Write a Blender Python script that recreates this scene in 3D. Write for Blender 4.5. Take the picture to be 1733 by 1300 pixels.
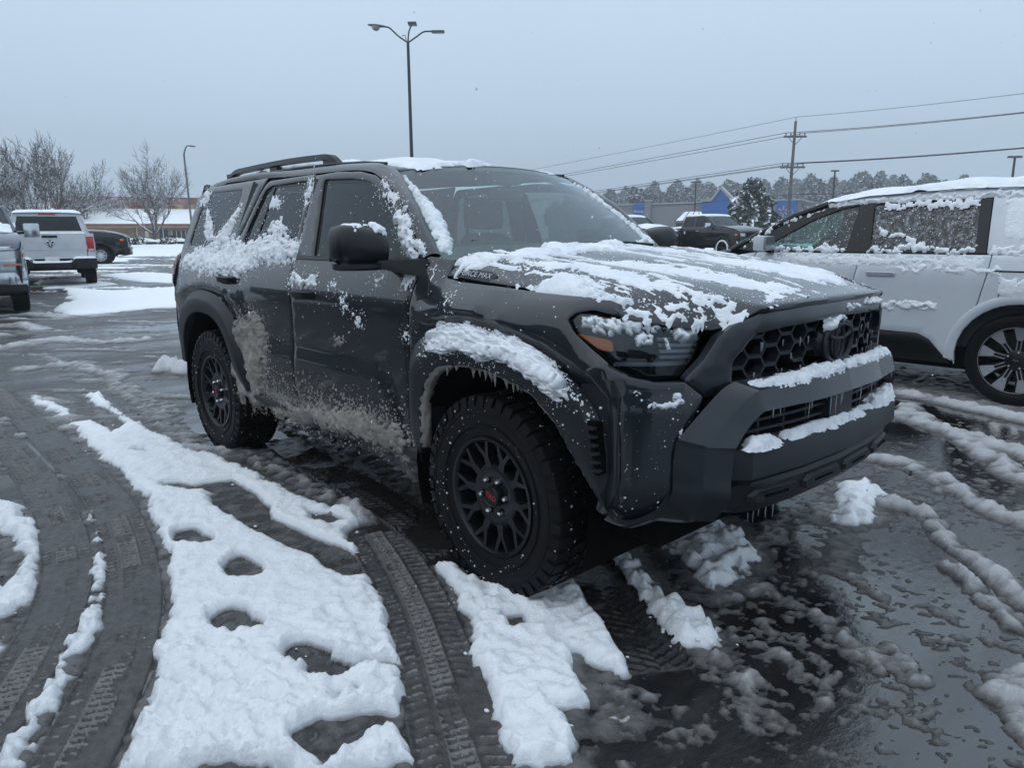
import bpy, bmesh, math, random
import numpy as np
from mathutils import Vector, Matrix
from mathutils.geometry import delaunay_2d_cdt

# ------------------------------------------------------------------ scene, camera, sky, sun, exposure
for o in list(bpy.data.objects):
    bpy.data.objects.remove(o, do_unlink=True)
scene = bpy.context.scene
COL = scene.collection
rad = math.radians

cam_data = bpy.data.cameras.new('camera')
cam = bpy.data.objects.new('camera', cam_data)
COL.objects.link(cam)
scene.camera = cam
cam_data.sensor_width = 36.0
cam_data.lens = 25.917
cam_data.clip_start = 0.05
cam_data.clip_end = 5000.0
yaw, pitch, roll = 2.39925, 0.19912, -0.00736
_f = Vector((math.cos(yaw)*math.cos(pitch), math.sin(yaw)*math.cos(pitch), -math.sin(pitch)))
_r = Vector((math.sin(yaw), -math.cos(yaw), 0))
_u = _r.cross(_f)
_r2 = _r*math.cos(roll) + _u*math.sin(roll)
_u2 = -_r*math.sin(roll) + _u*math.cos(roll)
cam.matrix_world = Matrix(((_r2.x, _u2.x, -_f.x, 2.1137), (_r2.y, _u2.y, -_f.y, -2.7706), (_r2.z, _u2.z, -_f.z, 1.4211), (0, 0, 0, 1)))

# overcast: a thin Nishita sky seen through a grey cloud deck that brightens towards the zenith
SUN_EL, SUN_ROT = rad(38), rad(200)
world = bpy.data.worlds.new('World')
scene.world = world
world.use_nodes = True
wn, wl = world.node_tree.nodes, world.node_tree.links
wn.clear()
w_out = wn.new('ShaderNodeOutputWorld')
w_bg = wn.new('ShaderNodeBackground')
w_bg.inputs['Strength'].default_value = 0.1
w_sky = wn.new('ShaderNodeTexSky')
w_sky.sky_type = 'NISHITA'
w_sky.sun_disc = False
w_sky.sun_elevation = SUN_EL
w_sky.sun_rotation = SUN_ROT
w_sky.dust_density = 4.0
w_geo = wn.new('ShaderNodeTexCoord')
w_sep = wn.new('ShaderNodeSeparateXYZ')
w_ramp = wn.new('ShaderNodeValToRGB')
w_ramp.color_ramp.interpolation = 'EASE'
w_ramp.color_ramp.elements[0].position = 0.0
w_ramp.color_ramp.elements[0].color = (5.6, 7.3, 9.2, 1)
w_ramp.color_ramp.elements[1].position = 1.0
w_ramp.color_ramp.elements[1].color = (11.4, 13.1, 15.1, 1)
e = w_ramp.color_ramp.elements.new(0.32)
e.color = (6.7, 8.4, 10.2, 1)
w_noise = wn.new('ShaderNodeTexNoise')
w_noise.inputs['Scale'].default_value = 1.6
w_noise.inputs['Detail'].default_value = 3.0
w_nr = wn.new('ShaderNodeMapRange')
w_nr.inputs['From Min'].default_value = 0.3
w_nr.inputs['From Max'].default_value = 0.7
w_nr.inputs['To Min'].default_value = 0.97
w_nr.inputs['To Max'].default_value = 1.03
w_mul = wn.new('ShaderNodeVectorMath')
w_mul.operation = 'SCALE'
w_mix = wn.new('ShaderNodeMixRGB')
w_mix.inputs['Fac'].default_value = 0.9
wl.new(w_geo.outputs['Generated'], w_sep.inputs[0])
wl.new(w_geo.outputs['Generated'], w_noise.inputs['Vector'])
wl.new(w_sep.outputs['Z'], w_ramp.inputs['Fac'])
wl.new(w_noise.outputs['Fac'], w_nr.inputs['Value'])
wl.new(w_ramp.outputs['Color'], w_mul.inputs[0])
wl.new(w_nr.outputs['Result'], w_mul.inputs['Scale'])
wl.new(w_sky.outputs['Color'], w_mix.inputs['Color1'])
wl.new(w_mul.outputs['Vector'], w_mix.inputs['Color2'])
wl.new(w_mix.outputs['Color'], w_bg.inputs['Color'])
wl.new(w_bg.outputs['Background'], w_out.inputs['Surface'])

sun_data = bpy.data.lights.new('sun', 'SUN')
sun_data.energy = 0.5
sun_data.angle = rad(120)
sun_data.color = (1.0, 0.985, 0.97)
sun = bpy.data.objects.new('sun', sun_data)
COL.objects.link(sun)
sun.rotation_euler = (rad(90)-SUN_EL, 0, rad(180)-SUN_ROT)

vs = scene.view_settings
vs.view_transform = 'Standard'
vs.look = 'None'
vs.exposure = 0.07
vs.gamma = 1.0
vs.use_curve_mapping = False
scene.cycles.max_bounces = 8
scene.cycles.transparent_max_bounces = 16
scene.cycles.caustics_reflective = False
scene.cycles.caustics_refractive = False
scene.cycles.use_denoising = True

# ------------------------------------------------------------------ helpers: noise
_rs = np.random.RandomState(7)
_perm = np.concatenate([_rs.permutation(512)]*2)
_grad = _rs.normal(size=(512, 3)); _grad /= np.linalg.norm(_grad, axis=1)[:, None]

def pnoise(x, y, z=0.0):
    x, y, z = np.broadcast_arrays(np.asarray(x, float), np.asarray(y, float), np.asarray(z, float))
    xi, yi, zi = np.floor(x).astype(int), np.floor(y).astype(int), np.floor(z).astype(int)
    xf, yf, zf = x-xi, y-yi, z-zi
    u, v, w = [t*t*t*(t*(t*6-15)+10) for t in (xf, yf, zf)]
    def g(dx, dy, dz):
        h = _perm[(_perm[(_perm[(xi+dx) & 511]+yi+dy) & 511]+zi+dz) & 511]
        gr = _grad[h]
        return gr[..., 0]*(xf-dx)+gr[..., 1]*(yf-dy)+gr[..., 2]*(zf-dz)
    l = lambda a, b, t: a+(b-a)*t
    return l(l(l(g(0,0,0), g(1,0,0), u), l(g(0,1,0), g(1,1,0), u), v), l(l(g(0,0,1), g(1,0,1), u), l(g(0,1,1), g(1,1,1), u), v), w)*1.6

def fbm(x, y, z=0.0, o=4, gain=0.5):
    s, a, f = 0, 1.0, 1.0
    for i in range(o):
        s = s+a*pnoise(np.asarray(x)*f+17.3*i, np.asarray(y)*f+5.1*i, np.asarray(z)*f+i)
        a *= gain; f *= 2.03
    return s

def billow(x, y, z=0.0, o=3, gain=0.5):
    s, a, f = 0, 1.0, 1.0
    for i in range(o):
        s = s+a*(1-np.minimum(1, 1.6*np.abs(pnoise(np.asarray(x)*f+9.3*i, np.asarray(y)*f+3.1*i, np.asarray(z)*f+i))))
        a *= gain; f *= 2.1
    return s/1.75

def sstep(a, b, x):
    t = np.clip((np.asarray(x, float)-a)/(b-a), 0, 1)
    return t*t*(3-2*t)

def poly_sd(px, py, poly):
    """signed distance to a polygon, positive inside"""
    poly = np.asarray(poly, float)
    d = np.full(px.shape, 1e9); ins = np.zeros(px.shape, bool)
    n = len(poly)
    for i in range(n):
        ax, ay = poly[i]; bx, by = poly[(i+1) % n]
        ex, ey = bx-ax, by-ay
        L = ex*ex+ey*ey+1e-12
        t = np.clip(((px-ax)*ex+(py-ay)*ey)/L, 0, 1)
        d = np.minimum(d, (px-ax-t*ex)**2+(py-ay-t*ey)**2)
        c = (ay > py) != (by > py)
        ins ^= c & (px < ex*(py-ay)/(ey if abs(ey) > 1e-12 else 1e-12)+ax)
    d = np.sqrt(d)
    return np.where(ins, d, -d)

def line_sd(px, py, pts):
    """distance to a polyline and arclength of the nearest point"""
    pts = np.asarray(pts, float)
    d = np.full(px.shape, 1e9); s = np.zeros(px.shape); acc = 0.0
    for i in range(len(pts)-1):
        ax, ay = pts[i][:2]; bx, by = pts[i+1][:2]
        ex, ey = bx-ax, by-ay
        L = math.hypot(ex, ey)+1e-9
        t = np.clip(((px-ax)*ex+(py-ay)*ey)/(L*L), 0, 1)
        q = np.hypot(px-ax-t*ex, py-ay-t*ey)
        m = q < d
        d = np.where(m, q, d); s = np.where(m, acc+t*L, s); acc += L
    return d, s

def catmull(pts, n=8, closed=False):
    p = [np.asarray(q, float) for q in pts]
    m = len(p); out = []
    rng = m if closed else m-1
    for i in range(rng):
        if closed:
            a, b, c, d = p[i-1], p[i], p[(i+1) % m], p[(i+2) % m]
        else:
            b, c = p[i], p[i+1]
            a = p[i-1] if i > 0 else 2*b-c
            d = p[i+2] if i+2 < m else 2*c-b
        for k in range(n):
            t = k/n
            out.append(0.5*((2*b)+(-a+c)*t+(2*a-5*b+4*c-d)*t*t+(-a+3*b-3*c+d)*t**3))
    if not closed:
        out.append(p[-1])
    return [tuple(float(v) for v in q) for q in out]

def fillet(poly, r, n=5):
    """round polygon corners; poly entries (x,y) or (x,y,r)"""
    out = []; m = len(poly)
    for i in range(m):
        rr = poly[i][2] if len(poly[i]) > 2 else r
        a, b, c = [np.array(poly[j % m][:2], float) for j in (i-1, i, i+1)]
        u, v = a-b, c-b
        lu, lv = np.linalg.norm(u), np.linalg.norm(v)
        k = min(rr, lu*0.49, lv*0.49)
        if k < 1e-4:
            out.append(tuple(b)); continue
        p0, p1 = b+u/lu*k, b+v/lv*k
        for j in range(n+1):
            t = j/n
            q = (1-t)**2*p0+2*t*(1-t)*b+t*t*p1
            out.append((float(q[0]), float(q[1])))
    return out

def resample(poly, step, closed=True):
    p = [np.array(q, float) for q in poly]; out = []
    m = len(p)
    for i in range(m if closed else m-1):
        a, b = p[i], p[(i+1) % m]
        k = max(1, int(round(np.linalg.norm(b-a)/step)))
        for j in range(k):
            out.append(tuple(a+(b-a)*j/k))
    if not closed: out.append(tuple(p[-1]))
    return out

def inset(poly, d):
    p = np.array(poly, float); m = len(p)
    area = 0.5*np.sum(p[:, 0]*np.roll(p[:, 1], -1)-np.roll(p[:, 0], -1)*p[:, 1])
    sg = 1 if area > 0 else -1
    out = []
    for i in range(m):
        a, b, c = p[i-1], p[i], p[(i+1) % m]
        e1, e2 = b-a, c-b
        n1 = np.array([-e1[1], e1[0]])/(np.linalg.norm(e1)+1e-9)*sg
        n2 = np.array([-e2[1], e2[0]])/(np.linalg.norm(e2)+1e-9)*sg
        n = n1+n2; l = np.linalg.norm(n)
        n = n/l if l > 1e-6 else n1
        k = 1/max(0.55, float(n@n1))
        out.append(tuple(b+n*d*k))
    return out

# ------------------------------------------------------------------ helpers: objects
def mesh_obj(name, verts, faces, mat, parent=None, smooth=True, angle=35, mats=None, fmat=None):
    me = bpy.data.meshes.new(name)
    if isinstance(verts, np.ndarray): verts = verts.tolist()
    if isinstance(faces, np.ndarray): faces = faces.tolist()
    me.from_pydata(verts, [], faces)
    for m in (mats or [mat]): me.materials.append(m)
    if fmat is not None: me.polygons.foreach_set('material_index', np.asarray(fmat, dtype=np.int32))
    if smooth:
        me.polygons.foreach_set('use_smooth', [True]*len(me.polygons))
        if angle < 180: me.set_sharp_from_angle(angle=rad(angle))
    me.update()
    return link_obj(name, me, parent)

def link_obj(name, me, parent=None):
    o = bpy.data.objects.new(name, me)
    COL.objects.link(o)
    if parent is not None: o.parent = parent
    return o

def empty(name, loc=(0, 0, 0), rz=0.0):
    o = bpy.data.objects.new(name, None)
    o.empty_display_size = 0.2
    COL.objects.link(o)
    o.location = loc; o.rotation_euler = (0, 0, rz)
    return o

def tag(o, label=None, cat=None, group=None, kind=None):
    if label: o['label'] = label
    if cat: o['category'] = cat
    if group: o['group'] = group
    if kind: o['kind'] = kind
    return o

def copy_tree(o, parent=None):
    c = o.copy(); COL.objects.link(c); c.parent = parent
    for ch in list(o.children): copy_tree(ch, c)
    return c

class MB:
    """collects shapes into one mesh"""
    def __init__(s): s.v = []; s.f = []; s.m = []; s.cur = 0
    def add(s, vs, fs):
        b = len(s.v)
        s.v += [tuple(float(c) for c in q) for q in vs]
        s.f += [tuple(i+b for i in f) for f in fs]; s.m += [s.cur]*len(fs)
        return s
    def box(s, lo, hi, bev=0.0, M=None):
        (x0, y0, z0), (x1, y1, z1) = lo, hi
        if bev <= 0:
            v = [(x0,y0,z0),(x1,y0,z0),(x1,y1,z0),(x0,y1,z0),(x0,y0,z1),(x1,y0,z1),(x1,y1,z1),(x0,y1,z1)]
            f = [(0,3,2,1),(4,5,6,7),(0,1,5,4),(1,2,6,5),(2,3,7,6),(3,0,4,7)]
        else:
            bm = bmesh.new(); bmesh.ops.create_cube(bm, size=1.0)
            for q in bm.verts: q.co = Vector(((x0+x1)/2+q.co.x*(x1-x0), (y0+y1)/2+q.co.y*(y1-y0), (z0+z1)/2+q.co.z*(z1-z0)))
            bmesh.ops.bevel(bm, geom=list(bm.edges), offset=bev, segments=2, profile=0.7, affect='EDGES', clamp_overlap=True)
            bm.verts.index_update()
            v = [tuple(q.co) for q in bm.verts]; f = [tuple(q.index for q in g.verts) for g in bm.faces]; bm.free()
        if M is not None: v = [tuple(M @ Vector(q)) for q in v]
        return s.add(v, f)
    def hexa(s, P):
        return s.add(P, [(0,3,2,1),(4,5,6,7),(0,1,5,4),(1,2,6,5),(2,3,7,6),(3,0,4,7)])
    def prism(s, poly, axis, a, b, M=None):
        n = len(poly)
        def pt(q, c):
            return {0: (c, q[0], q[1]), 1: (q[0], c, q[1]), 2: (q[0], q[1], c)}[axis]
        v = [pt(q, a) for q in poly]+[pt(q, b) for q in poly]
        f = [tuple(range(n))[::-1], tuple(range(n, 2*n))]+[(i, (i+1) % n, n+(i+1) % n, n+i) for i in range(n)]
        if M is not None: v = [tuple(M @ Vector(q)) for q in v]
        return s.add(v, f)
    def tube(s, pts, r, n=8, cap=True):
        pts = [Vector(q) for q in pts]; m = len(pts)
        rs = r if isinstance(r, (list, tuple, np.ndarray)) else [r]*m
        t0 = (pts[1]-pts[0]).normalized()
        up = Vector((0, 0, 1)) if abs(t0.z) < 0.9 else Vector((1, 0, 0))
        a = t0.cross(up).normalized(); v = []
        for i in range(m):
            t = (pts[min(i+1, m-1)]-pts[max(i-1, 0)]).normalized()
            a = (a-t*a.dot(t)).normalized(); b = t.cross(a)
            for k in range(n):
                th = 2*math.pi*k/n
                v.append(tuple(pts[i]+(a*math.cos(th)+b*math.sin(th))*rs[i]))
        f = [(i*n+k, i*n+(k+1) % n, (i+1)*n+(k+1) % n, (i+1)*n+k) for i in range(m-1) for k in range(n)]
        if cap: f += [tuple(range(n))[::-1], tuple(range((m-1)*n, m*n))]
        return s.add(v, f)
    def lathe(s, prof, n=32, axis=1, center=(0, 0, 0), closed=False):
        """prof: (radius, offset along axis)"""
        v = []; m = len(prof)
        for k in range(n):
            th = 2*math.pi*k/n; c, sn = math.cos(th), math.sin(th)
            for r, h in prof:
                q = {1: (r*c, h, r*sn), 2: (r*c, r*sn, h), 0: (h, r*c, r*sn)}[axis]
                v.append((q[0]+center[0], q[1]+center[1], q[2]+center[2]))
        f = []
        for k in range(n):
            k2 = (k+1) % n
            for i in range(m if closed else m-1):
                i2 = (i+1) % m
                f.append((k*m+i, k*m+i2, k2*m+i2, k2*m+i))
        return s.add(v, f)
    def build(s, name, mat, parent=None, smooth=True, angle=35, mats=None):
        o = mesh_obj(name, s.v, s.f, mat, parent, smooth, angle, mats, s.m if mats else None)
        return o

def fix_normals(o):
    bm = bmesh.new(); bm.from_mesh(o.data)
    bmesh.ops.recalc_face_normals(bm, faces=list(bm.faces)); bm.to_mesh(o.data); bm.free()
    return o

def cdt_panel(outline, holes=(), step=0.04, edge=0.006):
    """2D outline -> points, triangles, depth flag (1 on the rolled outer edge)"""
    loops = []; flag = []
    pts = []; edges = []
    def add_loop(lp, fl):
        b = len(pts)
        for q in lp: pts.append(Vector((q[0], q[1]))); flag.append(fl)
        n = len(lp)
        for i in range(n): edges.append((b+i, b+(i+1) % n))
    add_loop(outline, 1)
    for h in holes: add_loop(h, 1)
    if edge > 0:
        add_loop(inset(outline, edge), 0)
        for h in holes: add_loop(inset(h, -edge), 0)
    o = np.array(outline)
    x0, y0 = o.min(0); x1, y1 = o.max(0)
    gx, gy = np.meshgrid(np.arange(x0+step/2, x1, step), np.arange(y0+step/2, y1, step))
    gx = gx+(np.arange(gx.shape[0])[:, None] % 2)*step*0.5
    gx, gy = gx.ravel(), gy.ravel()
    keep = poly_sd(gx, gy, outline) > max(edge*1.6, step*0.35)
    for h in holes: keep &= poly_sd(gx, gy, h) < -max(edge*1.6, step*0.35)
    for x, y in zip(gx[keep], gy[keep]): pts.append(Vector((x, y))); flag.append(0)
    vo, eo, fo, ov, oe, of = delaunay_2d_cdt(pts, edges, [], 0, 1e-5)
    V = np.array([(q.x, q.y) for q in vo])
    F = np.array([f for f in fo if len(f) == 3])
    c = V[F].mean(1)
    k = poly_sd(c[:, 0], c[:, 1], outline) > 0
    for h in holes: k &= poly_sd(c[:, 0], c[:, 1], h) < 0
    F = F[k]
    fl = np.array([max([flag[i] for i in q] or [0]) for q in ov])
    used = np.unique(F); mp = -np.ones(len(V), int); mp[used] = np.arange(len(used))
    return V[used], mp[F], fl[used]

def surf_panel(name, outline, surf, mat, parent, holes=(), step=0.04, edge=0.006, roll=0.004, thick=0.018, angle=40, mirror=False):
    """panel on a surface surf(u,v)->Nx3; rolled edge, thickness inwards"""
    V, F, fl = cdt_panel(outline, holes, step, edge)
    u, v = V[:, 0], V[:, 1]
    P = surf(u, v); h = 1e-3
    N = np.cross(surf(u+h, v)-P, surf(u, v+h)-P)
    N /= np.linalg.norm(N, axis=1)[:, None]
    # orient N to triangles (counterclockwise in uv)
    a, b, c = V[F[:, 0]], V[F[:, 1]], V[F[:, 2]]
    cr = (b[:, 0]-a[:, 0])*(c[:, 1]-a[:, 1])-(b[:, 1]-a[:, 1])*(c[:, 0]-a[:, 0])
    F = np.where((cr < 0)[:, None], F[:, ::-1], F)
    top = P-N*(fl*roll)[:, None]
    n = len(P)
    vs = [top]; fs = [F]
    if thick > 0:
        from collections import Counter
        e = np.concatenate([F[:, [0, 1]], F[:, [1, 2]], F[:, [2, 0]]])
        st = set(map(tuple, e.tolist()))
        be = [q for q in st if (q[1], q[0]) not in st]
        bi = sorted(set(i for q in be for i in q)); mp = {i: n+k for k, i in enumerate(bi)}
        vs.append((P-N*thick)[bi])
        faces = F.tolist()+[(q[1], q[0], mp[q[0]], mp[q[1]]) for q in be]
    else:
        faces = F.tolist()
    Vv = np.concatenate(vs)
    o = mesh_obj(name, Vv, faces, mat, parent, True, angle)
    if mirror:
        Vm = Vv*np.array([1, -1, 1]); fm = [tuple(f)[::-1] for f in faces]
        mesh_obj(name, Vm, fm, mat, parent, True, angle)
    return o

def grid_patch(rows, nu=1, nv=1, smooth_u=True, smooth_v=True):
    """rows of control points -> refined vertex grid (catmull in chosen directions)"""
    R_ = []
    for r in rows:
        R_.append(catmull(r, nu) if smooth_u else resample_n(r, nu))
    cols = list(zip(*R_)); out = []
    for c in cols:
        out.append(catmull(c, nv) if smooth_v else resample_n(c, nv))
    return [list(q) for q in zip(*out)]

def resample_n(pts, n):
    out = []
    for i in range(len(pts)-1):
        a, b = np.array(pts[i], float), np.array(pts[i+1], float)
        for k in range(n): out.append(tuple(a+(b-a)*k/n))
    out.append(tuple(float(c) for c in pts[-1]))
    return out

def grid_mesh(G, flip=False):
    m, n = len(G), len(G[0])
    v = [q for r in G for q in r]
    f = [(i*n+j, i*n+j+1, (i+1)*n+j+1, (i+1)*n+j) for i in range(m-1) for j in range(n-1)]
    if flip: f = [q[::-1] for q in f]
    return v, f

def both(name, v, f, mat, parent, angle=35, lab=None):
    """right-hand part and its mirror image on the left"""
    a = mesh_obj(name, v, f, mat, parent, True, angle)
    b = mesh_obj(name, [(q[0], -q[1], q[2]) for q in v], [tuple(g)[::-1] for g in f], mat, parent, True, angle)
    return a, b

def text_mesh(body, size, depth=0.0, align='CENTER'):
    cu = bpy.data.curves.new('lettering', 'FONT')
    cu.body = body; cu.size = size; cu.extrude = depth
    cu.align_x = align; cu.align_y = 'CENTER'
    o = bpy.data.objects.new('lettering', cu); COL.objects.link(o)
    bpy.context.view_layer.update()
    me = bpy.data.meshes.new_from_object(o.evaluated_get(bpy.context.evaluated_depsgraph_get()))
    bpy.data.objects.remove(o, do_unlink=True)
    return me

# ------------------------------------------------------------------ helpers: materials
def mat_new(name):
    m = bpy.data.materials.new(name); m.use_nodes = True
    nt = m.node_tree; b = nt.nodes['Principled BSDF']
    return m, nt.nodes, nt.links, b

def add_bump(n, l, b, scale, strength, dist=0.01, detail=4, coord='Object', rough=0.6, prev=None):
    tc = n.new('ShaderNodeTexCoord'); nz = n.new('ShaderNodeTexNoise'); bp = n.new('ShaderNodeBump')
    nz.inputs['Scale'].default_value = scale; nz.inputs['Detail'].default_value = detail; nz.inputs['Roughness'].default_value = rough
    bp.inputs['Strength'].default_value = strength; bp.inputs['Distance'].default_value = dist
    l.new(tc.outputs[coord], nz.inputs['Vector']); l.new(nz.outputs['Fac'], bp.inputs['Height'])
    if prev is not None: l.new(prev.outputs[0], bp.inputs['Normal'])
    l.new(bp.outputs[0], b.inputs['Normal'])
    return bp

def noise_col(n, l, b, c1, c2, scale, lo=0.35, hi=0.65, detail=5, coord='Object', inp='Base Color', vec_scale=None):
    tc = n.new('ShaderNodeTexCoord'); nz = n.new('ShaderNodeTexNoise'); rp = n.new('ShaderNodeValToRGB')
    nz.inputs['Scale'].default_value = scale; nz.inputs['Detail'].default_value = detail
    src = tc.outputs[coord]
    if vec_scale:
        mp = n.new('ShaderNodeMapping'); mp.inputs['Scale'].default_value = vec_scale
        l.new(src, mp.inputs[0]); src = mp.outputs[0]
    l.new(src, nz.inputs['Vector'])
    e = rp.color_ramp.elements
    e[0].position, e[1].position = lo, hi
    f = lambda c: (c, c, c, 1) if isinstance(c, (int, float)) else (*c, 1)
    e[0].color, e[1].color = f(c1), f(c2)
    l.new(nz.outputs['Fac'], rp.inputs[0]); l.new(rp.outputs[0], b.inputs[inp])
    return rp

def simple(name, col, rough=0.5, metal=0.0, bump=None, var=0.15, vscale=3.0, coat=0.0, spec=0.5):
    m, n, l, b = mat_new(name)
    b.inputs['Roughness'].default_value = rough; b.inputs['Metallic'].default_value = metal
    b.inputs['Specular IOR Level'].default_value = spec
    if coat: b.inputs['Coat Weight'].default_value = coat; b.inputs['Coat Roughness'].default_value = 0.06
    noise_col(n, l, b, tuple(c*(1-var) for c in col), tuple(min(1, c*(1+var)) for c in col), vscale)
    if bump: add_bump(n, l, b, bump[0], bump[1], bump[2] if len(bump) > 2 else 0.01)
    return m

def paint(name, col, rough=0.3, metal=0.2, beads=0.25, dirt=(0.11, 0.105, 0.10), dirt_amt=0.35):
    """wet automotive paint: water beads as bump, thin road film higher near the sills"""
    m, n, l, b = mat_new(name)
    b.inputs['Metallic'].default_value = metal
    b.inputs['Specular IOR Level'].default_value = 0.12
    b.inputs['Coat Weight'].default_value = 1.0; b.inputs['Coat Roughness'].default_value = 0.03
    tc = n.new('ShaderNodeTexCoord')
    nz = n.new('ShaderNodeTexNoise'); nz.inputs['Scale'].default_value = 5.0; nz.inputs['Detail'].default_value = 8.0; nz.inputs['Roughness'].default_value = 0.7
    l.new(tc.outputs['Object'], nz.inputs['Vector'])
    rp = n.new('ShaderNodeValToRGB'); rp.color_ramp.elements[0].position = 0.45; rp.color_ramp.elements[1].position = 0.75
    l.new(nz.outputs['Fac'], rp.inputs[0])
    ml = n.new('ShaderNodeMath'); ml.operation = 'MULTIPLY'; ml.inputs[1].default_value = dirt_amt
    l.new(rp.outputs[0], ml.inputs[0])
    mx = n.new('ShaderNodeMixRGB'); mx.inputs['Color1'].default_value = (*col, 1); mx.inputs['Color2'].default_value = (*dirt, 1)
    l.new(ml.outputs[0], mx.inputs['Fac']); l.new(mx.outputs[0], b.inputs['Base Color'])
    rr = n.new('ShaderNodeMapRange'); rr.inputs['To Min'].default_value = rough; rr.inputs['To Max'].default_value = min(1, rough+0.2)
    l.new(nz.outputs['Fac'], rr.inputs['Value']); l.new(rr.outputs[0], b.inputs['Roughness'])
    vo = n.new('ShaderNodeTexVoronoi'); vo.inputs['Scale'].default_value = 110.0
    l.new(tc.outputs['Object'], vo.inputs['Vector'])
    vr = n.new('ShaderNodeMapRange'); vr.inputs['From Min'].default_value = 0.0; vr.inputs['From Max'].default_value = 0.35; vr.inputs['To Min'].default_value = 1.0; vr.inputs['To Max'].default_value = 0.0
    l.new(vo.outputs['Distance'], vr.inputs['Value'])
    bp = n.new('ShaderNodeBump'); bp.inputs['Strength'].default_value = beads; bp.inputs['Distance'].default_value = 0.002
    l.new(vr.outputs[0], bp.inputs['Height'])
    l.new(bp.outputs[0], b.inputs['Normal'])
    return m

def glass(name, tint, refl=1.0, rough=0.0, frost=0.0, f0=0.05):
    m = bpy.data.materials.new(name); m.use_nodes = True
    n, l = m.node_tree.nodes, m.node_tree.links
    n.clear()
    out = n.new('ShaderNodeOutputMaterial'); mx = n.new('ShaderNodeMixShader')
    tr = n.new('ShaderNodeBsdfTransparent'); gl = n.new('ShaderNodeBsdfGlossy')
    tr.inputs['Color'].default_value = (*tint, 1)
    gl.inputs['Roughness'].default_value = rough
    gl.inputs['Color'].default_value = (refl*.88, refl*.95, refl, 1)
    # Schlick fresnel that is the same from both sides of the single pane
    geo = n.new('ShaderNodeNewGeometry'); dt = n.new('ShaderNodeVectorMath'); dt.operation = 'DOT_PRODUCT'
    l.new(geo.outputs['Normal'], dt.inputs[0]); l.new(geo.outputs['Incoming'], dt.inputs[1])
    def mth(op, a, c=None):
        q = n.new('ShaderNodeMath'); q.operation = op; l.new(a, q.inputs[0])
        if c is not None: q.inputs[1].default_value = c
        return q.outputs[0]
    inv = n.new('ShaderNodeMath'); inv.operation = 'SUBTRACT'; inv.inputs[0].default_value = 1.0; l.new(mth('ABSOLUTE', dt.outputs['Value']), inv.inputs[1])
    fres = mth('ADD', mth('MULTIPLY', mth('POWER', inv.outputs[0], 5.0), 0.92), f0)
    l.new(fres, mx.inputs[0]); l.new(tr.outputs[0], mx.inputs[1]); l.new(gl.outputs[0], mx.inputs[2])
    src = mx
    if frost > 0:
        df = n.new('ShaderNodeBsdfDiffuse'); df.inputs['Color'].default_value = (0.75, 0.79, 0.84, 1)
        tc = n.new('ShaderNodeTexCoord'); nz = n.new('ShaderNodeTexNoise'); nz.inputs['Scale'].default_value = 24.0; nz.inputs['Detail'].default_value = 10.0; nz.inputs['Roughness'].default_value = 0.8
        rp = n.new('ShaderNodeValToRGB'); rp.color_ramp.elements[0].position = 0.56-frost*0.3; rp.color_ramp.elements[1].position = 0.86-frost*0.2
        l.new(tc.outputs['Object'], nz.inputs['Vector']); l.new(nz.outputs['Fac'], rp.inputs[0])
        m2 = n.new('ShaderNodeMixShader'); l.new(rp.outputs[0], m2.inputs[0]); l.new(mx.outputs[0], m2.inputs[1]); l.new(df.outputs[0], m2.inputs[2])
        src = m2
    l.new(src.outputs[0], out.inputs['Surface'])
    return m

# ------------------------------------------------------------------ materials of the vehicles
M = {}
M['paint'] = paint('graphite_paint', (0.0125, 0.0165, 0.0220), 0.27, 0.0, 0.10, dirt_amt=0.06)
M['plastic'] = simple('dark_plastic', (0.015, 0.018, 0.022), 0.42, bump=(220, 0.25, 0.002), spec=.3)
M['black'] = simple('black_trim', (0.005, 0.006, 0.007), 0.35, spec=.4)
M['void'] = simple('dark_cavity', (0.002, 0.002, 0.002), 0.9, spec=.1)
M['rubber'] = simple('tyre_rubber', (0.006, 0.006, 0.0068), 0.5, bump=(60, 0.2, 0.003), spec=.16)
M['rim'] = simple('black_wheel', (0.007, 0.008, 0.010), 0.3, 0.3, spec=.4)
M['chrome'] = simple('chrome', (0.6, 0.62, 0.65), 0.15, 1.0)
M['silver'] = simple('machined_alloy', (0.55, 0.57, 0.60), 0.28, 0.9)
M['red_letter'] = simple('red_lettering', (0.45, 0.02, 0.03), 0.5)
M['grey_letter'] = simple('grey_lettering', (0.45, 0.47, 0.5), 0.4, 0.5)
M['ws_glass'] = glass('windshield_glass', (0.60, 0.84, 0.76), 1.0, f0=0.12)
M['dark_glass'] = glass('privacy_glass', (0.10, 0.115, 0.12), 1.0)
M['front_glass'] = glass('front_door_glass', (0.22, 0.25, 0.25), 1.0)
M['lens'] = glass('headlight_lens', (0.55, 0.58, 0.60), 1.0)
M['amber'] = simple('amber_marker', (0.90, 0.20, 0.015), 0.3, coat=0.6)
M['tail_red'] = simple('red_tail_lens', (0.42, 0.012, 0.02), 0.2, coat=0.8)
M['led'] = simple('lamp_reflector', (0.35, 0.37, 0.40), 0.3, 0.6)
M['seat'] = simple('seat_fabric', (0.035, 0.037, 0.040), 0.8, bump=(300, 0.2, 0.002))
M['dash'] = simple('dashboard', (0.03, 0.032, 0.034), 0.7)
M['headliner'] = simple('headliner', (0.22, 0.23, 0.22), 0.9)

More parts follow.
